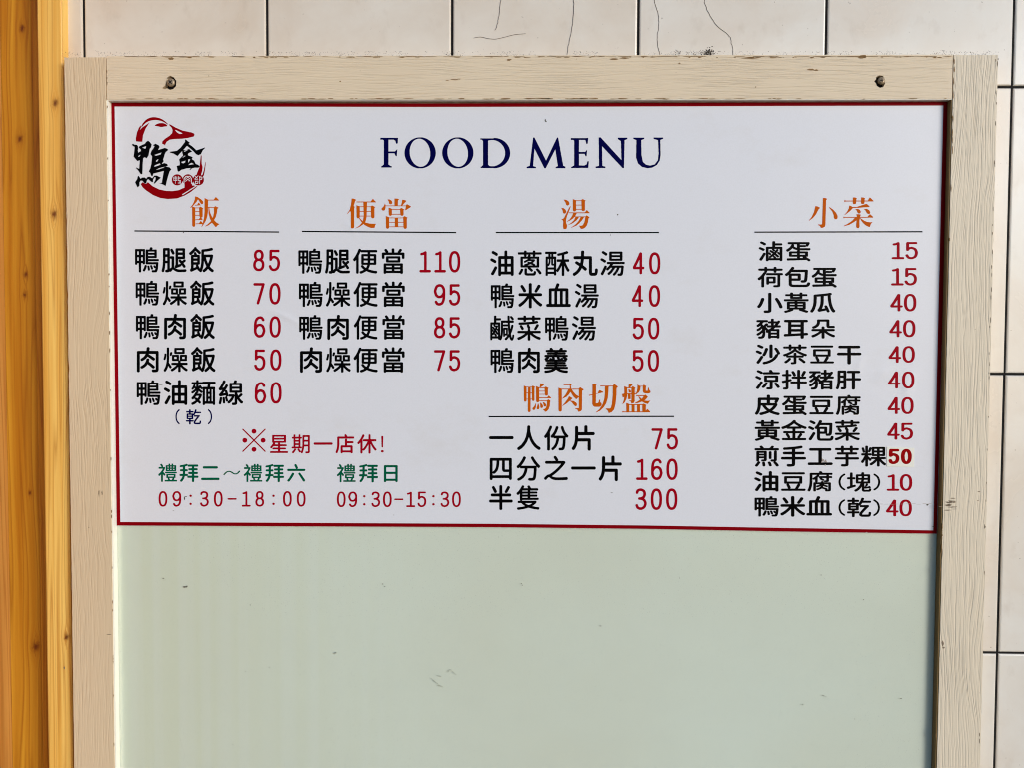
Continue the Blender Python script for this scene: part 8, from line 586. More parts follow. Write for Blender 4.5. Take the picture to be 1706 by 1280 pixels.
[[358,121,-2,1,-3,8,0,8,-2,6,0,8,-6,34,0,50,-1,4,-4,1,-38,0,-2,-1,-2,-6,-2,-2,-40,-14,-50,-20,-4,-1,-2,1,-1,34,2,10,0,76,2,10,0,76,2,8,0,24,-3,3,-22,1,-1,12,-3,3,-50,0,-4,1,-1,2,9,38,20,80,4,0,42,-14,2,0,1,4,-4,34,-2,6,0,10,-6,34,0,10,-3,12,-43,116,0,2,7,6,4,0,12,-9,48,-40,8,-8,50,-101,29,-114,0,-50,1,-4,2,-1,16,0,3,3,0,42,2,10,0,58,2,8,0,28,1,2,8,4,32,14,4,1,4,-1,36,-16,4,-2,1,-2,0,-28,-2,-8,0,-58,-2,-10,0,-42,1,-2,4,-1,18,0,4,1,1,6,0,200,-3,3,-20,0,-8,-2,-22,0,-6,-2,-8,0,-4,2,-6,7,2,2,4,2,46,22,6,14,18,48,2,4,6,1,56,-13,16,-4,2,-1,29,-59,0,-228,3,-3,20,0,16,7,4,0,81,-62,17,-15,44,-89,3,-14,0,-14,2,-6,0,-14,2,-6,0,-14,2,-6,0,-14,2,-8,3,-3,66,0,4,1,1,4,0,152,19,42,4,6,60,25,34,0,6,2,34,0,8,2,18,-1,62,-22,6,-4,7,-38,-1,-12,-40,-48,-2,-4,-18,-70,-2,-4,-2,0,-12,6,-4,2,-1,2,-4,20,-2,22,-4,18,0,8,-5,28,-4,1,-54,0,-2,-1,-1,-4,0,-112,19,-34,0,-4,-86,-52,-2,0,-2,2,-24,39,-2,1,-6,1,-96,-1,-78,-42,-2,0,-1,4,0,122,-18,108,-37,74,-2,4,-2,1,-2,-15,-4,-1,-22,0,-2,-1,-1,-4,0,-20,1,-4,4,-1,28,0,3,-3,0,-8,-3,-3,-30,0,-2,-1,-1,-4,0,-98,2,-4,26,-26,0,-4,-95,-66,-2,0,-2,2,-26,42,-4,4,-50,0,0,-2,7,-10,72,-76,1,-4,-32,-22,-10,-5],[300,268,4,-1,128,0,6,1,1,4,0,160,-1,6,-4,1,-128,0,-6,-1,-1,-4,0,-160],[344,302,-3,2,0,12,2,6,0,12,2,6,0,12,2,6,0,12,2,6,1,14,28,26,8,1,32,-7,2,-2,9,-34,0,-4,-3,-6,-24,-40,-4,-4],[902,482,-22,14,-6,3,-268,0,-6,1,-1,4,0,22,1,4,2,1,238,0,4,1,1,2,-43,73,-6,5,-14,9,-4,-2,-85,-77,-7,-3,-18,-3,0,4,8,18,44,92,5,4,0,4,-69,44,-102,58,-8,6,4,8,6,1,6,-2,14,0,6,-2,14,0,6,-2,14,0,6,-2,14,0,6,-2,10,-1,122,-42,18,-8,8,6,100,54,86,20,4,0,40,-65,27,-27,13,-16,0,-2,-16,-1,-6,2,-18,0,-6,2,-18,0,-6,2,-36,0,-8,-2,-14,0,-6,-2,-14,0,-6,-2,-14,0,-6,-2,-14,0,-8,-5,-1,-2,2,-2,24,-12,14,-14,4,-6,61,-67,2,-5,4,-16,0,-2,-4,-5,-54,-46,-10,-10,-10,-7],[268,757,-1,5,0,90,2,10,0,92,2,10,0,78,-1,2,-4,1,-86,0,-4,-1,-2,-8,-2,-1,-34,0,-3,3,0,6,0,30,3,3,32,0,10,-2,90,0,10,4,82,0,10,-4,682,0,4,0,3,-3,0,-24,-1,-4,-33,-34,-7,-5,-36,-35,-24,-1,-4,1,-28,44,-4,7,-4,2,-1,-7,0,-154,19,-30,0,-2,-2,-2,-84,-46,-6,0,-34,16,-4,1,-434,0,-4,-1,-4,-6,-52,-18,-36,-14,-8,-3],[370,832,4,-1,66,0,4,1,1,2,0,206,-1,4,-2,1,-68,0,-4,-1,-1,-2,0,-204],[546,832,4,-1,70,0,4,1,1,2,0,206,-1,4,-2,1,-72,0,-4,-1,-1,-2,0,-204],[726,832,4,-1,66,0,4,1,1,2,0,68,2,10,0,92,2,10,0,28,-3,3,-72,0,-4,-1,-1,-2,0,-204]]]
GLYPH_TITLE = [
[[279,37,-4,1,-242,0,-3,0,0,2,0,20,0,3,2,1,34,0,9,6,4,3,1,2,0,342,-1,2,-1,1,-6,0,-15,19,-11,1,-2,0,0,2,0,14,0,3,3,1,141,0,3,-1,1,-2,0,-14,-1,-3,-2,0,-14,0,-2,-1,-20,-18,-2,-1,-4,0,-1,-2,0,-159,0,-1,2,0,81,0,2,1,3,7,14,30,12,3,3,1,1,-1,0,-2,2,-21,0,-3,0,-9,2,-3,0,-10,0,-3,0,-9,2,-3,0,-10,0,-3,0,-9,2,-3,0,-8,-1,-1,-2,0,-30,28,-2,2,-88,0,-3,-1,0,-3,0,-163,1,-1,2,0,68,0,4,1,21,14,2,2,11,39,1,3,2,0,17,-6,2,-1,1,-2,0,-16,2,-5,0,-15,0,-5,0,-15,2,-5,0,-15,-1,-1]],
[[255,32,-20,2,-25,7,-24,9,-16,8,-9,5,-15,10,-14,11,-12,11,-14,14,-13,18,-10,16,-11,22,-9,25,-3,11,-4,16,0,13,-2,3,0,38,2,3,0,13,4,16,3,11,9,25,10,20,11,18,13,18,12,13,14,12,14,11,22,14,18,9,24,9,25,7,13,2,5,0,3,0,40,0,3,0,5,0,13,-2,25,-7,24,-9,16,-8,9,-5,15,-10,14,-11,12,-10,14,-15,13,-18,10,-16,11,-22,9,-25,3,-11,4,-16,0,-13,2,-3,0,-38,-2,-3,0,-13,-4,-16,-3,-11,-9,-25,-10,-20,-11,-18,-13,-18,-10,-11,-16,-14,-14,-11,-22,-14,-18,-9,-24,-9,-25,-7,-13,-2,-5,0,-3,0],[254,51,3,-1,11,0,4,2,6,0,6,0,18,6,12,5,11,6,17,12,8,7,10,10,11,13,10,14,11,19,8,17,4,10,6,18,5,20,3,18,0,4,2,3,0,7,0,3,0,42,0,3,0,7,-2,3,0,4,-4,21,-3,12,-7,20,-4,9,-10,19,-8,12,-8,11,-13,13,-14,10,-10,6,-13,6,-18,6,-5,0,-6,0,-3,2,-13,0,-3,-2,-6,0,-6,0,-18,-6,-13,-5,-10,-6,-18,-13,-10,-8,-13,-15,-13,-17,-8,-13,-7,-13,-10,-23,-6,-18,-6,-21,-2,-17,0,-4,-2,-3,0,-7,0,-3,0,-42,0,-3,0,-7,2,-3,0,-4,4,-21,3,-12,7,-20,4,-9,10,-19,8,-12,8,-11,13,-13,11,-8,11,-7,15,-7,18,-6]],
[[241,40,-1,1,-1,4,-2,1,-182,0,-2,0,-1,1,0,14,0,2,2,1,17,0,6,6,3,3,8,9,2,3,0,339,-2,2,-19,20,-2,2,-9,0,-2,0,0,2,0,13,0,2,1,1,30,0,2,0,1,2,2,0,145,0,5,2,22,0,23,-2,11,-3,19,-5,22,-8,21,-10,12,-7,15,-10,15,-11,22,-23,15,-19,10,-16,10,-20,9,-25,4,-13,2,-16,0,-5,2,-4,0,-37,-5,-25,-3,-12,-5,-15,-4,-10,-10,-20,-10,-16,-15,-19,-22,-23,-15,-11,-15,-10,-12,-7,-12,-6,-22,-9,-16,-5,-13,-4,-16,-2,-13,-2,-3,0],[200,71,3,-1,35,0,13,2,19,5,15,5,18,8,14,8,9,6,15,12,16,16,5,6,13,18,7,12,8,17,6,17,4,12,4,24,0,36,-4,24,-4,12,-6,17,-9,19,-12,19,-7,9,-5,6,-16,16,-15,12,-9,6,-14,8,-18,8,-15,5,-19,5,-13,2,-35,0,-11,-2,-9,-1,-8,-7,-3,-3,-10,-10,0,-340,1,-1,5,-2,25,-4]],
[[133,34,-1,1,0,6,-2,11,0,6,-2,3,0,5,-2,11,0,6,0,3,0,5,-2,11,0,6,-2,11,0,6,-2,3,0,5,-2,11,0,6,0,3,0,5,-2,11,0,6,-2,3,0,14,-2,3,0,5,-2,11,0,6,0,3,0,5,-2,11,0,6,-2,3,0,14,-2,3,0,5,-2,11,0,6,0,3,0,5,-2,11,0,6,-2,11,0,6,-2,3,0,5,-2,11,0,6,0,3,0,5,-2,11,0,6,-2,11,0,6,-2,3,0,5,-2,11,0,6,0,3,-2,13,-1,2,-2,1,-41,15,0,2,0,12,0,3,3,1,125,0,2,0,2,-2,0,-14,-1,-2,-35,-11,-3,-1,-1,-1,2,-23,0,-3,0,-9,2,-3,0,-10,0,-3,0,-9,2,-3,0,-10,0,-3,0,-9,2,-3,0,-10,0,-3,2,-22,0,-3,2,-22,0,-3,2,-22,0,-3,2,-22,0,-3,2,-22,0,-3,0,-9,2,-3,0,-8,1,0,2,4,135,269,2,3,18,1,2,-1,1,-1,132,-262,2,-4,1,0,2,6,0,11,2,9,2,11,2,9,0,11,2,9,2,11,2,9,0,11,2,9,2,11,2,9,0,11,2,9,2,11,2,9,0,11,2,9,2,11,2,9,0,11,4,17,0,3,-2,2,-30,11,0,3,0,12,0,2,1,1,3,0,132,0,3,-1,1,-2,0,-16,-1,-3,-2,-1,-28,-11,-1,-1,-6,-37,-12,-58,0,-9,-12,-58,0,-9,-12,-58,0,-9,-12,-58,0,-9,-12,-58,0,-9,-6,-27,-1,-2,-2,0,-11,0,-2,0,0,1,-149,314,-6,12,-1,1,-2,-3,-162,-324,-2,-1]],
[[282,37,-19,5,-222,0,-3,0,0,2,0,20,0,3,2,1,34,0,8,6,3,3,1,2,0,350,-2,2,-42,25,0,2,0,7,0,2,3,1,115,0,6,-2,117,0,2,0,1,-1,0,-9,2,-3,0,-9,0,-3,0,-9,2,-3,0,-9,0,-3,0,-8,2,-3,0,-9,0,-3,0,-9,2,-3,0,-9,-2,-1,-16,0,-2,0,-12,43,-3,2,-28,14,-37,1,-5,-2,-33,0,-2,0,0,-3,0,-158,0,-3,3,0,76,0,1,0,1,2,10,29,1,2,2,1,13,0,1,-1,0,-2,0,-8,2,-3,0,-9,0,-3,0,-9,2,-3,0,-9,0,-3,0,-9,2,-3,0,-9,0,-3,0,-9,2,-5,-1,-5,-1,0,-1,1,-23,28,-3,2,-84,0,-3,-1,0,-3,0,-165,0,-1,2,0,87,0,1,0,1,2,5,15,6,33,2,5,3,1,15,-4,2,-1,0,-1,2,-18,0,-3,0,-7,2,-3,0,-8,0,-3,0,-7,2,-3,0,-8,0,-3,0,-7,2,-3,0,-7,-2,-1]],
[[85,32,-1,1,0,97,2,6,0,96,0,5,0,96,2,5,0,96,-1,2,-1,0,-46,12,0,3,0,14,0,2,3,1,133,0,2,0,2,-2,0,-16,-1,-2,-3,-1,-39,-11,-1,-1,0,-66,-2,-5,0,-65,0,-5,0,-65,-2,-6,0,-62,1,-2,1,0,11,11,3,3,26,28,2,3,28,28,2,3,12,13,2,3,28,28,2,3,26,28,2,3,13,13,3,3,26,28,2,3,28,28,2,3,12,13,2,3,28,28,2,3,26,28,3,2,17,0,2,-1,0,-2,0,-44,2,-5,0,-45,0,-5,0,-44,2,-5,0,-45,0,-5,0,-44,2,-5,0,-45,0,-5,0,-44,2,-5,0,-46,0,-1,5,-2,34,-14,1,-3,0,-15,-1,-2,-3,0,-129,0,-2,0,-1,1,0,17,0,2,42,27,2,1,0,2,0,30,2,5,0,29,0,5,0,29,2,5,0,29,0,5,0,29,2,5,0,29,0,5,0,29,2,5,0,26,-1,2,-1,0,-18,-19,-12,-14,-10,-9,-12,-14,-20,-21,-12,-14,-8,-9,-12,-14,-10,-9,-12,-14,-20,-21,-12,-14,-8,-9,-2,-3,-20,-20,-2,-3,-18,-20,-2,-3,-10,-9,-2,-3,-18,-20,-2,-3,-20,-20,-2,-3,-8,-8,-2,-3,-8,-9,-4,-5,-8,-8,-2,0]],
[[325,34,-1,0,0,2,0,16,0,2,62,16,2,1,0,1,0,19,2,5,0,19,0,5,0,19,2,5,0,19,0,5,0,18,2,5,0,19,0,5,0,19,2,5,0,27,-2,12,0,5,-2,3,0,6,0,3,0,5,-2,11,0,6,-2,3,0,13,-2,3,0,6,0,3,-2,13,-1,3,-37,47,-6,8,-5,1,-58,15,-5,0,-56,-12,-31,-28,-3,-2,-10,-11,-20,-100,0,-100,-2,-6,0,-102,1,-1,2,-1,31,-12,7,-3,1,-3,0,-13,-1,-2,-3,0,-149,0,-2,0,-1,1,0,15,0,2,41,15,2,1,1,1,0,59,-2,5,0,57,0,5,0,58,-2,5,0,60,1,3,27,81,56,48,77,18,9,0,3,-2,5,0,3,0,5,0,3,-2,5,0,3,0,5,0,3,-2,5,0,3,0,14,-2,26,-14,43,-24,3,-5,35,-56,2,-4,12,-75,0,-54,-2,-5,0,-48,0,-5,0,-48,-2,-5,0,-50,1,-1,4,-2,34,-14,1,-2,0,-15,-2,-1,-2,0]]]
GLYPH_EMBLEM = [
[[690,113,-4,2,-22,0,-6,2,-8,0,-24,6,-6,0,-32,10,-30,12,-20,10,-14,8,-26,18,-6,6,-7,5,-44,44,-4,6,-15,17,-23,31,-16,30,-8,18,-8,26,0,12,1,2,4,1,4,-2,4,-4,15,-15,4,-6,14,-14,4,-6,16,-16,4,-6,27,-27,6,-4,9,-9,37,-25,22,-12,22,-10,40,-14,26,-6,30,-6,6,0,6,-2,8,0,6,-2,12,0,6,-2,24,0,6,-2,6,0,18,0,8,2,22,0,6,2,10,0,6,2,8,0,16,4,6,0,48,12,30,10,28,12,20,10,42,24,58,36,14,6,3,-1,1,-2,-1,-4,-5,-7,-9,-9,-4,-6,-25,-25,-6,-4,-14,-14,-6,-4,-6,-6,-27,-21,-33,-23,-20,-12,-36,-18,-24,-10,-24,-8,-50,-12,-6,0,-16,-4,-8,0,-6,-2,-12,0,-6,-2,-22,0,-8,-2],[574,268,-174,112,-4,5,-33,33,-5,7,-28,27,-1,-2,0,-2,34,-68,0,-4,-17,-35,-2,-2,-2,0,-3,3,-34,52,-6,6,-34,86,-6,10,-4,14,-6,10,0,8,-6,26,0,6,-6,26,0,6,-6,26,0,6,-6,26,0,6,-4,16,-1,8,1,6,0,32,2,6,0,32,1,4,4,1,26,0,6,2,28,0,6,2,28,0,6,2,28,0,6,2,26,0,4,-1,1,-2,0,-12,2,-6,0,-12,2,-6,0,-14,2,-6,0,-12,2,-6,0,-14,2,-6,0,-12,2,-6,0,-14,2,-6,0,-12,2,-6,0,-16,12,-26,2,-10,12,-26,2,-10,12,-26,2,-10,12,-26,16,-46,94,-144,3,-6,0,-2],[876,271,-4,2,-8,0,-6,2,-6,0,-26,6,-26,8,-18,8,-24,12,-16,10,-10,8,-5,5,-2,4,0,4,0,2,3,3,12,4,12,2,6,0,6,2,10,0,6,2,10,0,6,2,10,0,22,4,44,12,6,0,8,2,38,0,58,-12,14,0,6,-2,18,0,6,-2,12,0,12,-2,6,-4,4,-5,-1,-8,-2,-4,-10,-12,-7,-7,-11,-9,-13,-9,-24,-12,-10,-2,-6,-4,-14,-4,-32,-6],[1098,309,-1,3,2,2,22,22,5,7,23,23,4,6,24,24,4,6,18,56,0,14,-2,6,0,10,-2,6,0,10,-2,6,0,10,-2,6,0,10,-3,5,-70,70,-119,79,-70,70,0,8,-2,6,0,6,-2,6,0,6,-2,6,0,6,-2,6,0,10,17,9,4,0,50,24,4,0,3,-3,41,-80,74,-49,6,-6,8,0,6,-2,6,0,6,-2,6,0,6,-2,6,0,6,-2,6,0,6,-2,6,0,6,-2,6,0,6,-2,6,0,6,-2,6,0,6,-2,6,0,6,-2,60,0,10,-2,56,0,10,-2,58,0,6,-2,10,0,6,-2,10,0,6,-2,10,0,6,-2,10,0,6,-2,10,0,6,-2,10,0,6,-2,10,0,6,-2,10,0,6,-2,10,0,6,-2,10,0,162,-40,5,-5,22,-40,0,-6,-14,-28,-2,-2,-9,-5,-56,-24,-16,-4,-34,-6,-14,-4,-34,-6,-14,-4,-34,-6,-14,-4,-84,-16,-14,-8,-4,0,-14,-8,-4,0,-14,-8,-4,0,-14,-8,-4,0,-14,-8,-4,0,-14,-8,-76,-32,-130,-76,-12,-6],[1270,456,2,-1,12,2,18,6,20,8,44,22,8,2,52,26,24,14,9,9,1,2,0,2,-4,5,-10,4,-12,2,-14,0,-8,2,-10,0,-12,-2,-14,-4,-14,-6,-29,-17,-11,-9,-23,-23,-6,-8,-8,-8,-14,-18,-2,-6]],
[[1956,1107,-1,9,-2,6,0,12,-2,6,0,14,-2,6,0,12,-2,6,0,14,-2,6,0,12,-2,6,0,14,-2,6,0,12,-2,6,0,12,-2,6,0,14,-2,6,0,12,-2,6,0,14,-2,6,0,12,-2,6,0,14,-2,6,0,12,-2,6,0,14,-2,6,0,12,-2,6,0,12,-6,18,-6,10,-4,14,-36,82,-32,98,1,3,6,0,6,2,18,2,16,4,18,2,16,4,6,0,6,2,6,0,8,2,6,-1,3,-6,38,-134,0,-16,2,-6,0,-14,2,-6,0,-14,2,-6,0,-14,2,-8,0,-20,-24,-76,0,-200,-14,-44,-3,-6],[2078,1302,-15,60,0,6,-2,6,-2,18,-4,16,-2,18,-4,16,0,6,-2,6,0,6,-6,28,0,6,-2,6,0,6,-2,12,-14,42,0,6,-6,14,0,6,-6,14,0,6,-6,14,0,6,-6,16,-38,46,0,2,3,3,32,16,4,0,4,-4,27,-37,4,-6,2,-6,28,-140,0,-10,2,-6,0,-12,2,-6,0,-12,2,-6,0,-12,2,-6,0,-12,2,-6,0,-12,2,-6,0,-12,2,-6,0,-12,2,-6,0,-70,-1,-3],[540,1846,-50,48,-2,0,-4,-1,-82,-42,-4,0,-45,45,-2,4,8,16,41,64,18,17,6,4,14,14,6,4,14,14,6,4,14,14,6,4,14,14,182,122,200,80,12,0,6,2,10,0,6,2,10,0,6,2,8,0,6,2,10,0,6,2,10,0,6,2,8,0,6,2,10,0,6,2,10,0,6,2,8,0,6,2,10,0,6,2,10,0,6,2,38,0,6,-2,24,0,6,-2,24,0,6,-2,24,0,6,-2,24,0,6,-2,24,0,6,-2,22,0,8,-2,24,0,46,-16,16,-8,26,-8,16,-8,10,-2,84,-32,16,-8,14,-10,10,-4,129,-77,101,-81,26,-26,7,-5,27,-27,7,-5,21,-22,-2,-1,-4,0,-42,18,-76,56,-36,24,-6,2,-28,20,-6,2,-78,52,-54,32,-16,12,-6,2,-42,28,-6,2,-6,-2,-11,-9,1,-3,16,-17,136,-83,110,-74,6,-2,74,-49,1,-2,-2,-2,-21,-11,-10,-2,-154,0,-84,52,-16,8,-54,22,-14,8,-18,6,-14,8,-18,6,-14,8,-22,8,-6,0,-6,2,-8,0,-6,2,-8,0,-6,2,-6,0,-6,2,-8,0,-6,2,-8,0,-6,2,-6,0,-6,2,-8,0,-6,2,-8,0,-6,2,-6,0,-6,2,-8,0,-6,2,-86,0,-10,-2,-72,0,-202,-40,-180,-90,-14,-14,-6,-4,-12,-12,-6,-4,-28,-26,-6,-4,-28,-26,-6,-4,-10,-10,-2,-1]],
[[1534,711,-2,1,-1,2,0,4,2,8,0,16,2,6,0,16,-1,5,-115,153,-13,13,-6,4,-8,8,-18,14,-8,8,-6,4,-8,8,-18,14,-8,8,-10,8,-10,2,-10,0,-6,2,-10,0,-6,2,-8,0,-6,2,-10,0,-6,2,-8,0,-6,2,-10,0,-6,2,-10,0,-6,2,-8,0,-6,2,-10,0,-6,2,-8,0,-6,2,-10,0,-6,2,-10,0,-1,3,2,14,3,4,6,3,96,26,62,42,38,18,4,-2,11,-11,4,-6,12,-12,4,-6,12,-12,4,-6,12,-12,4,-6,12,-12,5,-7,34,-34,3,-1,2,2,0,10,2,6,0,10,2,6,0,6,18,68,1,10,-4,5,-6,4,-12,12,-6,4,-16,15,-3,4,-20,20,-4,6,-20,20,-4,6,-8,8,0,6,16,64,0,54,-2,8,0,22,-1,2,-2,1,-6,0,-16,4,-20,2,-32,14,-4,2,-2,3,1,8,12,26,2,10,0,8,2,6,0,8,2,6,0,8,2,6,0,8,2,6,0,8,2,6,0,8,1,2,2,1,28,18,4,0,6,-4,62,-46,140,-40,18,0,6,-2,16,0,6,-2,16,0,6,-2,16,0,6,-2,16,0,1,3,-26,36,2,16,3,3,2,0,12,-12,6,-4,34,-34,74,-18,36,0,8,2,28,0,8,2,14,0,9,-5,31,-24,0,-2,-1,-2,-8,-10,-12,-12,-4,-6,-15,-15,-26,-8,-6,-4,-22,-6,-14,-7,-9,-16,0,-4,-16,-30,-2,-8,-14,-26,-4,-4,-62,-44,-1,-2,1,-2,9,-9,6,-4,8,-8,7,-5,0,-2,0,-2,-43,-33,-4,-2,-62,-16,-4,-3,-3,-4,-16,-38,0,-4,29,-29,24,-8,10,-6,46,-18,1,-1,1,-2,-3,-4,-73,-64,-14,3,-16,8,-10,2,-32,14,-34,12,-30,-8,-19,-7,0,-2,2,-2,22,-24,4,-6,10,-10,4,-6,10,-10,4,-6,10,-10,4,-6,25,-25,4,-2,4,2,28,24,28,22,6,6,16,12,18,16,16,12,18,16,28,22,19,19,4,6,10,10,4,6,10,10,4,6,10,10,4,6,13,14,26,13,8,6,26,12,4,0,40,-20,4,0,20,-10,2,-2,49,-99,57,-57,3,-5,0,-10,-3,-1,-4,0,-128,44,-6,0,-82,28,-8,0,-18,-18,-6,-4,-18,-18,-6,-4,-18,-18,-6,-4,-18,-18,-6,-4,-18,-18,-91,-61,-1,-2,1,-2,9,-9,6,-4,8,-8,7,-5,0,-2,0,-2,-55,-39,-14,-14,-6,-4,-14,-14,-6,-4,-7,-7,-5,-1],[540,742,-44,34,-35,44,-6,6,-13,7,-4,0,-116,52,-5,5,-4,6,-16,18,0,2,0,2,22,22,4,6,22,22,4,6,10,10,1,4,-11,32,-3,5,-2,2,-16,8,-24,10,-14,14,-2,0,-2,-3,-4,-2,-1,-2,2,-6,0,-4,-8,-24,-4,-6,10,-56,0,-8,-2,-6,0,-16,-2,-6,0,-14,-2,-6,0,-16,-2,-4,-12,-12,-4,-6,-11,-11,-8,0,-6,-2,-14,0,-6,-2,-14,0,-6,-2,-16,0,-23,-19,-7,-3,-6,2,-12,10,-6,7,0,2,7,24,3,3,18,12,34,18,6,5,1,2,0,6,-2,6,0,14,-2,6,0,16,-2,6,0,16,-2,6,0,14,-2,6,0,16,-2,6,0,16,-2,6,0,14,-2,6,0,8,-2,6,0,6,-4,18,0,8,-2,6,-2,18,-2,6,0,8,-2,6,0,4,58,72,8,8,4,6,12,12,4,6,14,14,3,0,56,-17,6,0,1,3,0,18,-2,8,0,20,-2,6,0,20,-2,6,0,22,-2,6,0,20,-2,6,0,22,-2,6,0,22,-2,6,0,20,-2,6,0,8,-3,1,-12,-4,-56,-28,-6,0,-10,6,-1,3,0,2,10,10,4,6,25,25,5,7,27,27,52,83,22,9,4,0,10,-8,11,-11,2,-4,0,-60,2,-10,0,-58,2,-10,0,-58,2,-10,0,-40,2,-6,0,-20,2,-6,0,-20,2,-6,0,-20,2,-6,0,-20,2,-6,0,-20,2,-6,0,-22,1,-2,2,-1,32,-20,8,-3,2,0,50,23,4,-1,5,-6,20,-34,16,-22,4,-8,12,-62,0,-6,14,-66,0,-6,6,-32,2,-6,7,-9,27,-29,2,-4,4,-22,0,-6,6,-26,0,-6,4,-16,0,-2,-8,-10,-10,-10,-4,-6,-8,-8,-4,-6,-10,-10,-4,-6,-17,-19,-30,-18,-4,-1],[742,823,-64,37,0,2,3,2,36,20,2,2,0,2,-24,50,-60,78,0,6,-10,26,0,6,-13,40,1,6,40,56,2,6,0,16,-2,6,0,12,-2,6,0,14,-2,6,0,14,-2,6,0,14,-2,6,0,12,-2,6,0,14,-2,6,0,14,-2,6,0,14,-2,6,0,14,-30,120,-2,6,-32,64,-6,14,0,4,40,40,24,68,5,10,8,3,6,0,6,2,6,0,4,-1,3,-6,16,-60,1,-2,2,-1,250,-62,8,0,20,-6,3,1,1,2,-3,12,-2,14,-10,42,0,6,-2,6,0,6,-2,6,0,6,-2,6,0,6,-2,6,0,6,-2,6,0,6,-2,6,0,6,-2,6,0,6,-2,6,0,6,-2,6,0,6,-2,6,0,6,-2,6,0,6,-2,6,0,6,-2,6,0,6,-2,6,0,6,-2,6,0,6,-2,6,0,6,-2,6,0,6,-2,6,0,6,-2,6,0,8,-6,6,-17,13,-10,6,-28,0,-2,1,-1,2,9,1,6,2,14,0,6,2,16,0,28,14,4,4,26,12,4,4,26,12,4,4,14,6,3,1,2,-2,2,-6,14,-56,0,-8,44,-176,8,-20,0,-6,8,-20,0,-6,8,-20,0,-6,8,-20,8,-32,27,-33,14,-20,6,-6,2,-5,0,-2,-48,-49,-8,-2,-6,0,-16,-4,-6,0,-16,-4,-6,0,-16,-4,-6,0,-24,-5,-1,-2,5,-3,6,0,32,-10,15,-15,7,-10,0,-2,-3,-4,-11,-11,-6,-4,-16,-16,-28,-8,-14,-2,-8,-4,-10,-2,-4,0,-10,2,-32,14,-14,4,-2,0,-1,-3,8,-20,27,-35,11,-15,1,-4,0,-2,-4,-7,-13,-15,0,-2,0,-6,8,-34,6,-14,0,-6,6,-14,0,-6,6,-14,12,-46,24,-56,7,-14,14,-13,6,-4,12,-12,6,-4,10,-10,6,-4,11,-11,1,-2,0,-2,-28,-29,-62,-20,-6,0,-16,4,-28,12,-36,12,-26,6,-60,20,-6,0,-1,-1,0,-2,38,-74,2,-4,0,-4,-18,-30,-9,-12,-76,-39,-4,-1],[489,884,3,-1,2,0,1,7,-2,6,0,6,-2,6,0,6,-2,6,0,6,-2,6,0,8,-5,5,-6,4,-8,8,-6,0,-10,-4,-56,-24,-5,-3,-2,-2,3,-3,10,-4],[1605,982,4,0,-1,3,-18,14,-6,6,-8,6,-46,20,-10,4,-4,0,-4,-2,-9,-9,0,-2,1,-2],[897,1054,5,-1,2,0,1,3,-12,28,-4,16,-2,4,-3,3,-124,36,-6,0,-39,-21,0,-2,5,-3,16,-4,28,-12,50,-16,6,-4,72,-24],[337,1114,3,-1,0,3,-1,4,0,8,-2,6,0,8,-2,4,-4,4,-33,23,-4,0,-2,-2,-11,-11,-2,-2,0,-2,12,-10],[1531,1134,3,-1,2,0,3,7,1,10,-3,4,-49,31,-20,0,-7,-1,1,-2,5,-4],[1657,1230,9,-1,3,1,0,2,-4,18,-8,24,-6,10,-11,13,-6,10,-16,21,-2,1,-1,-7,0,-86],[793,1238,3,-1,10,0,6,2,6,0,7,3,1,2,-30,46,-4,3,-26,10,-4,0,-3,-3,-4,-8,-3,-10,0,-2],[1537,1274,5,-1,2,0,1,3,-8,38,-6,6,-33,25,-10,0,-42,-9,-14,-28,1,-2,5,-3,6,0,20,-8,6,0,40,-14],[1703,1328,5,-1,8,4,56,33,1,2,-13,3,-18,2,-6,2,-6,0,-6,2,-6,0,-6,2,-6,0,-6,2,-6,0,-6,2,-6,0,-6,2,-6,0,-6,2,-6,0,-6,2,-10,0,-6,2,-17,1,0,-2,4,-4,9,-7,23,-23],[853,1342,3,0,2,1,23,25,1,3,-2,2,-66,34,-90,26,-8,2,-3,-1,0,-2,0,-4,13,-32],[989,1434,4,0,0,2,-2,2,-31,21,-8,4,-114,38,-72,16,-11,1,1,-2,8,-5,92,-46,8,0,50,-14,8,0,50,-14],[716,1671,-4,4,-51,65,-5,4,-2,0,-7,-4,-51,-39,-10,0,-6,2,-18,0,-6,2,-16,0,-4,1,-35,44,-5,4,-2,0,-2,-1,-24,-22,-11,-9,-7,-1,-6,0,-6,2,-22,0,-6,2,-24,0,-36,28,-2,1,-2,0,-3,-2,-12,-18,-2,-6,-31,-47,-2,-1,-2,0,-6,3,-17,13,-4,16,-8,44,-2,8,-2,4,-38,56,-6,6,-9,16,0,2,7,14,0,4,10,18,0,4,18,36,8,22,20,32,5,6,2,0,2,-1,7,-9,14,-14,4,-6,16,-16,0,-80,6,-12,25,-40,4,-1,44,0,9,9,4,6,6,6,34,42,8,8,5,1,34,0,2,-1,3,-8,0,-6,4,-14,2,-14,4,-12,7,-36,36,-19,4,0,4,2,10,10,6,4,10,10,6,4,10,10,6,4,10,10,6,4,12,12,14,0,6,2,12,0,6,2,4,0,2,-1,1,-4,-2,-8,0,-16,-2,-6,-1,-20,31,-60,9,-14,2,-1,8,2,8,0,6,2,8,0,2,1,1,4,0,4,-2,6,0,18,-2,6,0,18,-2,8,-48,96,0,2,3,1,12,0,8,2,7,-1,10,-10,4,-6,24,-24,4,-6,23,-23,4,-5,16,-15,6,-4,12,-12,6,-4,12,-12,6,-4,12,-12,6,-4,10,-10,1,-3,-3,-3,-104,-52,-54,0]],
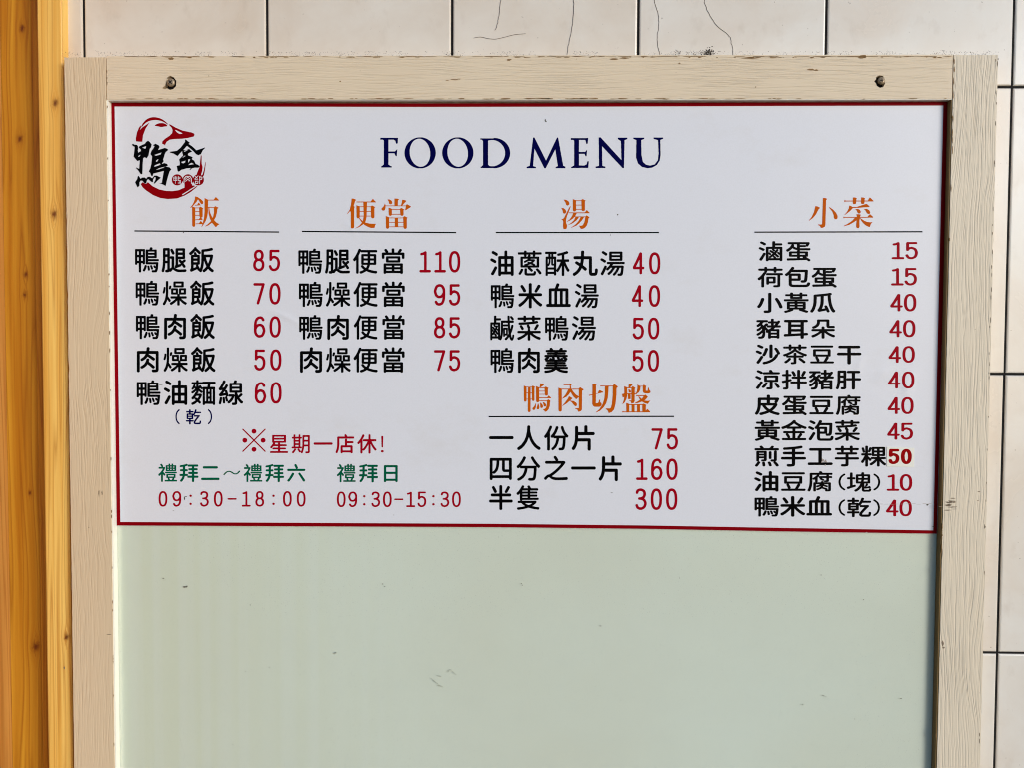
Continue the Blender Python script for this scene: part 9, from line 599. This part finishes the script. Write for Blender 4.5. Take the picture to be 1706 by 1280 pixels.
[[1302,1637,-18,4,-12,4,-20,10,-13,9,-11,9,-8,8,-10,12,-9,13,-10,20,-6,16,-4,20,0,42,2,12,6,22,12,24,9,13,9,11,9,9,11,9,17,11,16,8,12,4,20,4,40,0,20,-4,12,-4,20,-10,13,-9,11,-9,9,-9,10,-12,8,-12,12,-24,4,-12,3,-15,2,0,1,1,2,14,4,12,12,24,3,3,2,0,1,-5,0,-42,2,-8,0,-58,2,-8,10,-12,22,-24,4,-6,10,-10,4,-6,5,-5,4,-2,106,0,4,0,2,2,42,62,3,7,0,60,2,10,0,56,1,5,2,0,5,-5,10,-14,12,-24,2,-10,3,-3,3,3,2,10,12,24,9,13,10,12,8,8,11,9,13,9,20,10,12,4,20,4,40,0,20,-4,12,-4,20,-10,13,-9,11,-9,9,-9,9,-11,11,-17,10,-20,4,-12,4,-20,0,-44,-4,-20,-4,-12,-12,-24,-9,-13,-9,-11,-9,-9,-11,-9,-17,-11,-16,-8,-12,-4,-20,-4,-40,0,-20,4,-12,4,-20,10,-13,9,-11,9,-9,9,-9,11,-9,13,-12,24,-2,10,-3,3,-3,-3,-2,-10,-12,-24,-9,-13,-9,-11,-9,-9,-11,-9,-13,-9,-20,-10,-12,-4,-20,-4,-40,0,-12,2,-20,6,-20,10,-13,9,-11,9,-9,9,-9,11,-9,13,-12,24,-4,12,-2,14,-1,1,-2,0,-3,-15,-4,-12,-12,-24,-9,-13,-9,-11,-9,-9,-11,-9,-13,-9,-20,-10,-20,-6,-14,-2],[1875,1672,7,-1,4,2,3,5,0,6,-3,4,-4,3,-16,16,-6,4,-5,5,-2,2,0,2,14,14,2,6,0,4,-2,2,-5,3,-6,0,-4,-2,-7,-7,-9,-5,-2,0,-12,12,-6,4,-14,14,-6,4,-6,0,-4,-2,-3,-3,0,-4,0,-4,3,-4,4,-3,16,-16,7,-5,6,-6,0,-2,-9,-9,-16,-13,-3,-6,0,-4,2,-4,3,-3,4,0,4,0,4,2,19,17,9,5,2,0,12,-12,6,-4,14,-14],[1347,1682,3,-1,6,0,5,5,0,20,1,2,4,1,36,0,2,0,3,3,0,8,0,36,-3,3,-2,0,-36,0,-4,1,-1,4,0,22,1,4,2,1,50,0,4,2,3,3,0,42,-2,8,0,32,-2,6,-5,5,-4,0,-4,0,-3,-3,-2,-4,0,-36,2,-10,0,-22,-1,-4,-4,-1,-46,0,-4,-2,-3,-3,0,-114,0,-4],[1915,1682,5,-1,64,0,3,3,2,4,0,30,1,2,6,1,3,3,2,2,0,4,0,4,-2,2,-3,3,-6,1,-1,2,0,30,-3,5,-6,4,-16,2,-24,6,-8,0,-2,1,-1,4,0,98,-3,5,-2,2,-4,0,-4,0,-2,-2,-3,-3,0,-4,0,-200,0,-4],[1269,1684,7,-1,4,2,1,3,0,10,1,2,4,1,32,0,5,3,2,2,0,4,0,94,-3,3,-4,2,-32,0,-4,1,-1,4,0,68,-2,4,-5,1,-5,-1,-2,-4,0,-68,-1,-4,-4,-1,-32,0,-5,-3,-2,-2,0,-4,0,-94,3,-3,4,-2,32,0,4,-1,1,-2,0,-10],[1932,1699,-2,1,-1,2,0,14,1,4,4,1,30,0,6,-1,1,-4,0,-12,-1,-4,-4,-1],[1566,1701,-27,31,-4,6,-10,10,-6,10,0,52,-2,10,0,58,-2,8,-3,4,0,2,6,6,1,2,0,94,1,4,2,1,4,0,190,-38,2,-1,1,-2,0,-56,-1,-2,-2,-1,-11,-1,2,-4,0,-2,-9,-1,-2,-2,-3,-3,-2,-8,0,-58,-2,-10,0,-56,-32,-48,-4,-4,-5,-1,-32,0,-3,1,0,2,7,7,6,4,20,18,6,4,22,19,3,4,0,4,0,4,-3,3,-2,2,-4,0,-4,0,-4,-2,-46,-40,-10,-6,-4,2,-20,20,-6,4,-25,25,-7,3,-6,0,-3,-3,-2,-4,0,-6,3,-4,5,-4,25,-25,6,-4,25,-25,0,-2,-3,-1],[1244,1719,-2,1,-1,4,0,20,1,4,6,1,14,0,4,-1,1,-6,0,-18,-1,-4,-4,-1],[1284,1719,-2,1,-1,4,0,20,1,4,6,1,14,0,4,-1,1,-6,0,-18,-1,-4,-4,-1],[1364,1723,-2,1,-1,2,0,14,1,4,4,1,20,0,6,-1,1,-4,0,-12,-1,-4,-4,-1],[1932,1739,-2,1,-1,4,0,22,1,3,8,0,10,-2,12,-4,8,0,3,-3,0,-16,-1,-4,-4,-1],[1599,1762,5,-1,6,0,13,11,46,32,8,8,0,6,-2,4,-5,3,-8,0,-54,-40,-2,-1,-2,0,-12,11,-6,4,-14,14,-6,4,-13,13,-7,3,-4,0,-4,-2,-3,-3,0,-4,0,-4,3,-4,18,-17,6,-4,14,-14,6,-4,12,-12],[1244,1763,-2,1,-1,2,0,20,1,4,6,1,14,0,4,-1,1,-6,0,-16,-1,-4,-4,-1],[1284,1763,-2,1,-1,2,0,20,1,4,6,1,14,0,4,-1,1,-6,0,-16,-1,-4,-4,-1],[1795,1772,1,-1,82,0,4,2,3,3,0,6,-2,4,-5,3,-80,0,-5,-3,-2,-4,0,-6],[1805,1812,5,-1,70,0,4,0,3,3,2,4,0,14,-2,6,0,10,-2,6,0,8,-2,6,0,10,-2,6,-3,3,-2,2,-4,0,-68,0,-4,0,-3,-3,-2,-4,0,-18,2,-8,0,-14,2,-6,0,-14,2,-6],[1375,1824,3,-1,6,0,3,3,2,6,0,20,2,8,0,22,-2,4,-3,1,-7,-1,-2,-2,-2,-6,0,-20,-2,-8,0,-20,0,-4],[1822,1829,-2,1,-1,2,0,6,-2,6,0,14,-2,6,1,6,6,1,36,0,4,-1,3,-8,0,-10,2,-6,0,-8,2,-6,-1,-2,-4,-1],[1345,1844,3,-1,6,0,3,3,0,2,0,44,-2,4,-3,1,-6,0,-3,-3,0,-2,0,-44]]]
TEXT_ORDER = "鴨腿飯燥肉油麵線乾便當蔥酥丸湯米血鹹菜羹一人份片四分之半隻滷蛋荷包小黃瓜豬耳朵沙茶豆干涼拌肝皮腐金泡煎手工芋粿塊星期店休禮拜二六日"
assert len(TEXT_ORDER) == len(GLYPH_TEXT)
TABLE = {'c' + c: (GLYPH_TEXT[i], 800) for i, c in enumerate(TEXT_ORDER)}
TABLE.update({'d' + c: (GLYPH_FIGURE[i], 6) for i, c in enumerate(['0', '1', '3', '4', '5', '6', '7', '8', '9', '-', ':', '!', '(', ')', 'bold5', 'bold0', 'wave', 'kome'])})
TABLE.update({'h' + c: (GLYPH_HEADING[i], 1) for i, c in enumerate(['飯', '便', '當', '湯', '小', '菜', '鴨', '肉', '切', '盤'])})
TABLE.update({'m' + c: (GLYPH_TITLE[i], 2) for i, c in enumerate('FODMENU')})
TABLE.update({'L' + c: (GLYPH_EMBLEM[i], 2) for i, c in enumerate(['head', 'ring', 'brush', 'seals'])})
def glyph(key, ox, oy, sc=None):
    "outlines are kept as a start point followed by steps"
    out = []; loops, q = TABLE[key]
    for c in loops:
        x, y = c[0], c[1]; pts = [(x / q + ox, y / q + oy)]
        for i in range(2, len(c), 2):
            x += c[i]; y += c[i + 1]; pts.append((x / q + ox, y / q + oy))
        out.append(pts)
    return out
def ink(k, rough=0.35, rgb=None): return NT(k).done(srgb(*rgb), rough, None, Specular_IOR_Level=0.03)
INK = {'black': ink('black_print', rgb=(3, 3, 4)), 'red': ink('red_print', rgb=(158, 2, 24)), 'orange': ink('orange_print', rgb=(198, 90, 8)), 'navy': ink('navy_print', rgb=(0, 0, 64)),
       'green': ink('green_print', rgb=(0, 88, 60)), 'seal': ink('brush_red_print', rgb=(138, 0, 8)), 'border': ink('border_red_print', rgb=(132, 0, 12), rough=0.34)}
def vinyl():
    t = NT('white_menu_vinyl')
    a = t.noise(t.scaled(t.pos, (5, 5, 7)), 1, 3, 0.5, 0.6); c = t.noise(t.scaled(t.pos, (700, 700, 700)), 1, 2)
    col = t.mix(t.ramp(c, [(0.35, 0.0), (0.8, 0.10)]), srgb(226, 227, 233), srgb(190, 189, 188))
    d = t.noise(t.scaled(t.pos, (11, 11, 16)), 1, 5, 0.7)
    col = t.mix(t.ramp(d, [(0.56, 0.0), (0.82, 0.22)]), col, srgb(202, 194, 182))
    h = a
    for (px, py, ang, ln, wd, amp) in ((318, 512, 20, .012, .004, .30), (478, 528, -25, .018, .0035, .35), (520, 546, 10, .014, .003, .22), (585, 380, -50, .012, .003, .18), (1512, 640, 80, .016, .007, .40), (1432, 606, 70, .012, .004, .2), (1470, 622, 40, .010, .004, .2), (352, 400, 35, .02, .005, .18), (1180, 300, -30, .03, .006, .1)):
        c0 = at(px, py, 0.0076); ca, sa = math.cos(math.radians(ang)), math.sin(math.radians(ang))
        d_ = t.vmath('SUBTRACT', t.pos, tuple(c0)); sp = t.n('ShaderNodeSeparateXYZ'); t.link(d_, sp.inputs[0])
        u = t.math('ADD', t.math('MULTIPLY', sp.outputs[0], ca / ln), t.math('MULTIPLY', sp.outputs[2], sa / ln))
        w = t.math('ADD', t.math('MULTIPLY', sp.outputs[0], -sa / wd), t.math('MULTIPLY', sp.outputs[2], ca / wd))
        w = t.math('MULTIPLY_ADD', t.math('MULTIPLY', u, u), 0.5, w)
        e = t.math('EXPONENT', t.math('MULTIPLY', t.math('ADD', t.math('MULTIPLY', u, u), t.math('MULTIPLY', w, w)), -1.0))
        h = t.math('MULTIPLY_ADD', e, amp * 2.2, h)
    return t.done(col, 0.38, t.bump(h, 0.18, 0.003), Specular_IOR_Level=0.4)
M_VINYL = vinyl()
menu = thing('menu_sign', 'white printed food menu sheet with dark red border and duck emblem on the glass', 'menu sign', tuple(at(880, 880, Y_MENU)))
XZ = lambda p: (p.x, p.z)
outer = [(184.8, 170.3), (420, 170.8), (700, 171.2), (1000, 170.6), (1300, 169.6), (1579.5, 169), (1576, 310), (1570, 540), (1565.5, 720), (1561, 890.5), (1300, 886.6), (1080, 882.5), (820, 879.6), (540, 878.4), (194.2, 876.8), (191.2, 640), (187.8, 400)]
inner = [(190.8, 176.8), (420, 177.0), (700, 177.6), (1000, 177.0), (1300, 175.9), (1571.8, 175.2), (1568.4, 310), (1563, 540), (1559, 720), (1555, 884.6), (1300, 880.4), (1080, 876.4), (820, 873.6), (540, 872.2), (200.4, 870.6), (197.2, 640), (193.9, 400)]
T = 0.0004
sheet = extruded('vinyl_sheet', [[XZ(at(x, y, Y_MENU)) for x, y in outer]], Y_MENU, T, M_VINYL, menu)
YP = Y_MENU - 0.00012
def printed(name, loops_px, inkname, label=None, parent=None, Y=YP):
    lp = [[XZ(at(x, y, Y)) for x, y in c] for c in loops_px]
    o = extruded(name, lp, Y, 0.0001, INK[inkname], parent or menu)
    if label: o['label'] = label
    return o
printed('border', [[((x + a) / 2 + (x - a) / 2 * 0.92, (y + b) / 2 + (y - b) / 2 * 0.92) for (x, y), (a, b) in zip(outer, inner)], inner[::-1]], 'border')
def grow(loops, d):
    "make the strokes bolder by moving every outline point d outwards"
    A = sum(sum(a[0] * b[1] - b[0] * a[1] for a, b in zip(c, c[1:] + c[:1])) for c in loops); sg = 1 if A > 0 else -1
    out = []
    for c in loops:
        n = len(c); r = []
        for i in range(n):
            (ax_, ay_), (bx, by), (cx, cy) = c[i - 1], c[i], c[(i + 1) % n]
            u = (bx - ax_, by - ay_); w = (cx - bx, cy - by); lu = math.hypot(*u) or 1; lw_ = math.hypot(*w) or 1
            nx, ny = u[1] / lu + w[1] / lw_, -u[0] / lu - w[0] / lw_; L = math.hypot(nx, ny)
            if L < .3: r.append((bx, by)); continue
            k = d / L / max(.6, L / 2); r.append((bx + sg * nx * k, by + sg * ny * k))
        out.append(r)
    return out
def put(loops, x0, y0, sx, sy): return [[(x0 + x * sx, y0 + y * sy) for x, y in c] for c in loops]
def bbox(loops):
    xs = [p[0] for c in loops for p in c]; ys = [p[1] for c in loops for p in c]; return min(xs), min(ys), max(xs), max(ys)
def words(text, x0, y0, x1, y1, color='black', name='dish_name', kx=None, label=True):
    "characters spread evenly so that the ink of the whole run spans x0..x1, y0..y1"
    n = len(text); em = (y1 - y0) / 0.925; G_ = [glyph('c' + c, -.1, -.1, 2000) for c in text]
    B = [bbox(g) for g in G_]
    ex = em * (kx or 1.0); pitch = ex
    if n > 1: pitch = ((x1 - x0) - ex * (B[-1][2] - B[0][0])) / (n - 1)
    loops = []
    for i, g in enumerate(G_):
        ox = x0 - B[0][0] * ex + i * pitch if n > 1 else (x0 + x1) / 2 - ex * (B[0][0] + B[0][2]) / 2
        loops += put(g, ox, y0 - 0.035 * em, ex, em)
    loops = grow(loops, 0.28 if (kx or 1) > 1.1 else 0.14 if y1 - y0 > 35 else 0.05)
    return printed(name, loops, color, (color + ' characters ' + text) if label else None)
def digits(text, x0, y0, x1, y1, color='red', name='price', pre='d', dw=None, lab=None):
    n = len(text); H = y1 - y0; loops = []
    cw = dw if dw else 18.4
    pitch = ((x1 - x0) - cw) / (n - 1) if n > 1 else 0
    for i, c in enumerate(text):
        g = glyph('d' + c, -10, -10, 30); b = bbox(g); sy = H / 100
        sx = cw / 52.0
        loops += put(g, x0 + i * pitch, y0, sx, sy)
    loops = grow(loops, 0.12)
    return printed(name, loops, color, lab or (color + ' figures ' + text))
def sym(key, x0, y0, x1, y1, color, name, label):
    g = glyph('d' + key, -10, -10, 30); b = bbox(g)
    sx, sy = (x1 - x0) / (b[2] - b[0]), (y1 - y0) / (b[3] - b[1])
    return printed(name, put(g, x0 - b[0] * sx, y0 - b[1] * sy, sx, sy), color, label)
def both(t, a, d, b, kx=0.97): words(t, *a, kx=kx); digits(d, *b)
both('鴨腿飯', (225, 411.5, 356, 452.8), '85', (422, 415.5, 466.4, 451.2))
both('鴨燥飯', (226, 467.4, 357, 508.2), '70', (422.4, 471.2, 467.3, 506.8))
both('鴨肉飯', (226.5, 523, 357.7, 564), '60', (423.3, 526.8, 467.6, 562))
both('肉燥飯', (228, 578.3, 358.8, 619.2), '50', (423.7, 582, 468.7, 617.1))
both('鴨油麵線', (227.8, 633.7, 404.9, 675), '60', (424.7, 636.8, 469, 672.9))
sym('(', 292.3, 682.5, 299.3, 707.7, 'navy', 'bracket', 'navy opening bracket'); words('乾', 309.4, 683, 335.4, 707.7, 'navy', kx=1.0); sym(')', 346.3, 682.5, 353.3, 707.7, 'navy', 'bracket', 'navy closing bracket')
both('鴨腿便當', (497.2, 413.7, 673.8, 455), '110', (698.4, 417.8, 766.6, 453.3))
both('鴨燥便當', (498.1, 469, 674.3, 510.4), '95', (723.2, 473, 766.6, 508.7))
both('鴨肉便當', (498.6, 524.5, 674, 565), '85', (723.2, 528, 766.6, 563.2))
both('肉燥便當', (499.9, 578.6, 674, 620), '75', (723.2, 583, 766.6, 618.2))
both('油蔥酥丸湯', (816.9, 417.3, 1040.7, 458.7), '40', (1054.7, 420, 1100, 456.3))
both('鴨米血湯', (817.8, 471.8, 997.5, 512.5), '40', (1052.9, 474.7, 1099.6, 510.7))
both('鹹菜鴨湯', (816.9, 525.7, 992.8, 566.6), '50', (1054.2, 529, 1098.3, 565))
both('鴨肉羹', (817.3, 579.5, 946.3, 620.4), '50', (1053.6, 582.9, 1097.9, 618.9))
both('一人份片', (815, 709.9, 990.8, 750.7), '75', (1085.6, 714.4, 1129.3, 749.9))
both('四分之一片', (816, 760.5, 1036, 801.6), '160', (1059.5, 765, 1128.9, 800.5))
both('半隻', (815, 809.8, 898.5, 849.8), '300', (1058.9, 814.9, 1128.3, 850.4))
def c4(t, a, d, b): words(t, *a, kx=1.24); digits(d, *b, dw=20.2)
c4('滷蛋', (1264.3, 401.7, 1350, 434), '15', (1485.2, 402.7, 1529, 431.2))
c4('荷包蛋', (1262.5, 444.5, 1393.8, 477.8), '15', (1484.2, 446, 1527.5, 475))
c4('小黃瓜', (1261.9, 487.4, 1391.4, 520.2), '40', (1483.5, 489.4, 1526.5, 518.3))
c4('豬耳朵', (1260.5, 531, 1391, 563.2), '40', (1482, 533, 1525, 561.3))
c4('沙茶豆干', (1259.3, 573.8, 1434.9, 606), '40', (1480.7, 576.4, 1524, 604))
c4('涼拌豬肝', (1258.5, 616.3, 1434.3, 649), '40', (1479.7, 619, 1523.3, 647.5))
c4('皮蛋豆腐', (1257.9, 658.9, 1433.7, 691.8), '40', (1479.1, 662.3, 1522, 690.4))
c4('黃金泡菜', (1257.5, 701, 1432.3, 734.8), '45', (1478.5, 705.3, 1521, 733.2))
words('煎手工芋粿', 1257.3, 743.8, 1476, 777.7, kx=1.2)
c4('油豆腐', (1256.9, 786.3, 1386.8, 819.5), '10', (1477, 791, 1519.6, 818.5))
sym('(', 1397, 790, 1408.4, 818, 'black', 'bracket', 'opening bracket before 塊'); words('塊', 1411, 788, 1451.6, 820, kx=1.24); sym(')', 1455.2, 790, 1466.5, 818, 'black', 'bracket', 'closing bracket after 塊')
c4('鴨米血', (1257.3, 828, 1386, 861), '40', (1476.5, 833.5, 1519, 861))
sym('(', 1397, 832.9, 1408.2, 860.4, 'black', 'bracket', 'opening bracket before 乾'); words('乾', 1411, 830.5, 1451.6, 861.8, kx=1.24); sym(')', 1455, 833, 1466, 860.6, 'black', 'bracket', 'closing bracket after 乾')
# closing day and opening hours
sym('kome', 403.6, 715, 442.7, 753.7, 'red', 'reference_mark', 'red reference mark with four dots')
words('星期一店休', 450, 724.3, 627.3, 756, 'red', name='notice', kx=0.97)
sym('!', 634.6, 727, 639.2, 754.7, 'red', 'exclamation_mark', 'red exclamation mark')
words('禮拜二', 263.7, 773.5, 365.7, 803.4, 'green', name='opening_days', kx=1.02); sym('wave', 372.2, 785, 400.4, 792.3, 'green', 'wave_dash', 'green wave dash')
words('禮拜六', 406.2, 774, 508.7, 803.6, 'green', name='opening_days', kx=1.02); words('禮拜日', 561.3, 774, 662.5, 804, 'green', name='opening_days', kx=1.02)
def hours(text, x0, y0, pitch, w, h):
    loops = []
    for i, c in enumerate(text):
        g = glyph('d' + c, -10, -10, 30); loops += put(g, x0 + i * pitch, y0, w / 52, h / 100)
    printed('opening_hours', loops, 'red', 'red figures ' + text)
hours('09:30-18:00', 264.3, 819.2, 23.03, 14.4, 25.8); hours('09:30-15:30', 561.3, 819.9, 19.2, 14.4, 25.9)
# column headings
def heading(name, items, label):
    loops = []
    for ch, x, y in items: loops += put(glyph('h' + ch, 0, 0, 2.5), x, y, .05, .05)
    printed(name, loops, 'orange', label)
heading('heading', [('飯', 310, 322)], 'orange heading 飯'); heading('heading', [('便', 572, 326), ('當', 628, 326)], 'orange heading 便當')
heading('heading', [('湯', 928, 326)], 'orange heading 湯'); heading('heading', [('小', 1342, 324), ('菜', 1400, 324)], 'orange heading 小菜')
heading('heading', [('鴨', 864, 634), ('肉', 920, 634), ('切', 976, 634), ('盤', 1030, 634)], 'orange heading 鴨肉切盤')
for x0, y0, x1, y1 in ((224, 384.2, 465, 386), (503, 385, 760, 386.9), (825.8, 386.8, 1097.8, 386.8), (1256.9, 386.2, 1536.9, 385.5), (814, 694.9, 1123, 694.5)):
    printed('underline', [[(x0, y0 - 1.05), (x1, y1 - 1.05), (x1, y1 + 1.05), (x0, y0 + 1.05)]], 'black')
TITLE_AT = {'F': (640, 190), 'O': (800, 190), 'D': (1340, 190), 'M': (310, 190), 'E': (625, 190), 'N': (800, 190), 'U': (1070, 190)}
ML = {k: glyph('m' + k, *TITLE_AT[k]) for k in 'FODMENU'}
tl = []
for k, dx, X0 in (('F', 0, 480), ('O', 0, 480), ('O', 268, 480), ('D', 0, 480)): tl += put([[(x + dx, y) for x, y in c] for c in ML[k]], X0, 180, 1 / 4.265, 1 / 4.265)
printed('title', tl, 'navy', 'navy serif word FOOD'); tl = []
for k in 'MENU': tl += put(ML[k], 800, 180, 1 / 4.265, 1 / 4.265)
printed('title', tl, 'navy', 'navy serif word MENU')
# emblem: red duck head, red brush ring with three seals, black brush characters
em_ = lambda k: put(glyph('L' + k, 100, 60, 3), 200, 180, .125, .125)
hd = printed('duck_head', em_('head'), 'seal', 'dark red duck head of the emblem'); printed('brush_ring', em_('ring'), 'seal', 'dark red brushed ring around the emblem'); printed('seal', em_('seals'), 'seal', 'three dark red round seals with small white characters', Y=YP - 0.00005)
printed('brush_characters', em_('brush'), 'black', 'black brush characters 鴨金', Y=YP - 0.00016)
# dirt on the sheet
specks('dirt_speck', [(1029, 357, 1.3, 1.1), (908.5, 200, .9, 2.0), (910, 202, 1.4, .7), (307.5, 831, 1.0, 3), (310, 828.5, 1.6, .8), (268, 641, 3.2, .8), (1545, 842, 2.2, 1.3), (1017, 391, .7, .7), (1555.5, 878, 2, 1), (289, 852, 1.5, .4), (656, 859, .8, .5), (1019, 822, 2, .6), (306, 387, .9, .8)], Y_MENU, M_DIRT, menu)
specks('scuff_mark', [(1373 + random.gauss(0, 2.2), 769 + random.gauss(0, 2.5), .8, 1.2) for k in range(12)] + [(1468 + k * 9, 841 - k * .1 + random.gauss(0, .3), 4, .25) for k in range(10)] + [(1444, 888, 2, .5)], Y_MENU - .0002, plain('pale_scuff', (176, 160, 150), 0.8), menu, .00008)
# corrected price stuck over the old one
st = thing('price_sticker', 'small cream square sticker with bold red 50 pasted over an old price', 'sticker', tuple(at(1500, 779, Y_MENU - .0004)))
Ys = Y_MENU - .0004
t = NT('sticker_paper'); M_ST = t.done(srgb(236, 234, 222), 0.6)
lp = [XZ(at(x, y, Ys)) for x, y in ((1477.3, 745), (1523.2, 747), (1523, 779.2), (1477.5, 778))]
extruded('paper', [lp], Ys, 0.00025, M_ST, st)
lb = []
for k, x0 in (('bold5', 1480.3), ('bold0', 1500.9)):
    g = glyph('d' + k, -10, -10, 30); b = bbox(g); sx = 18.2 / (b[2] - b[0]); sy = 25.6 / (b[3] - b[1])
    lb += put(g, x0 - b[0] * sx, 748.6 - b[1] * sy, sx, sy)
INK['bold'] = ink('bold_red_print', rgb=(150, 0, 6))
printed('price', lb, 'bold', 'bold red figures 50', st, Y=Ys - .0001)
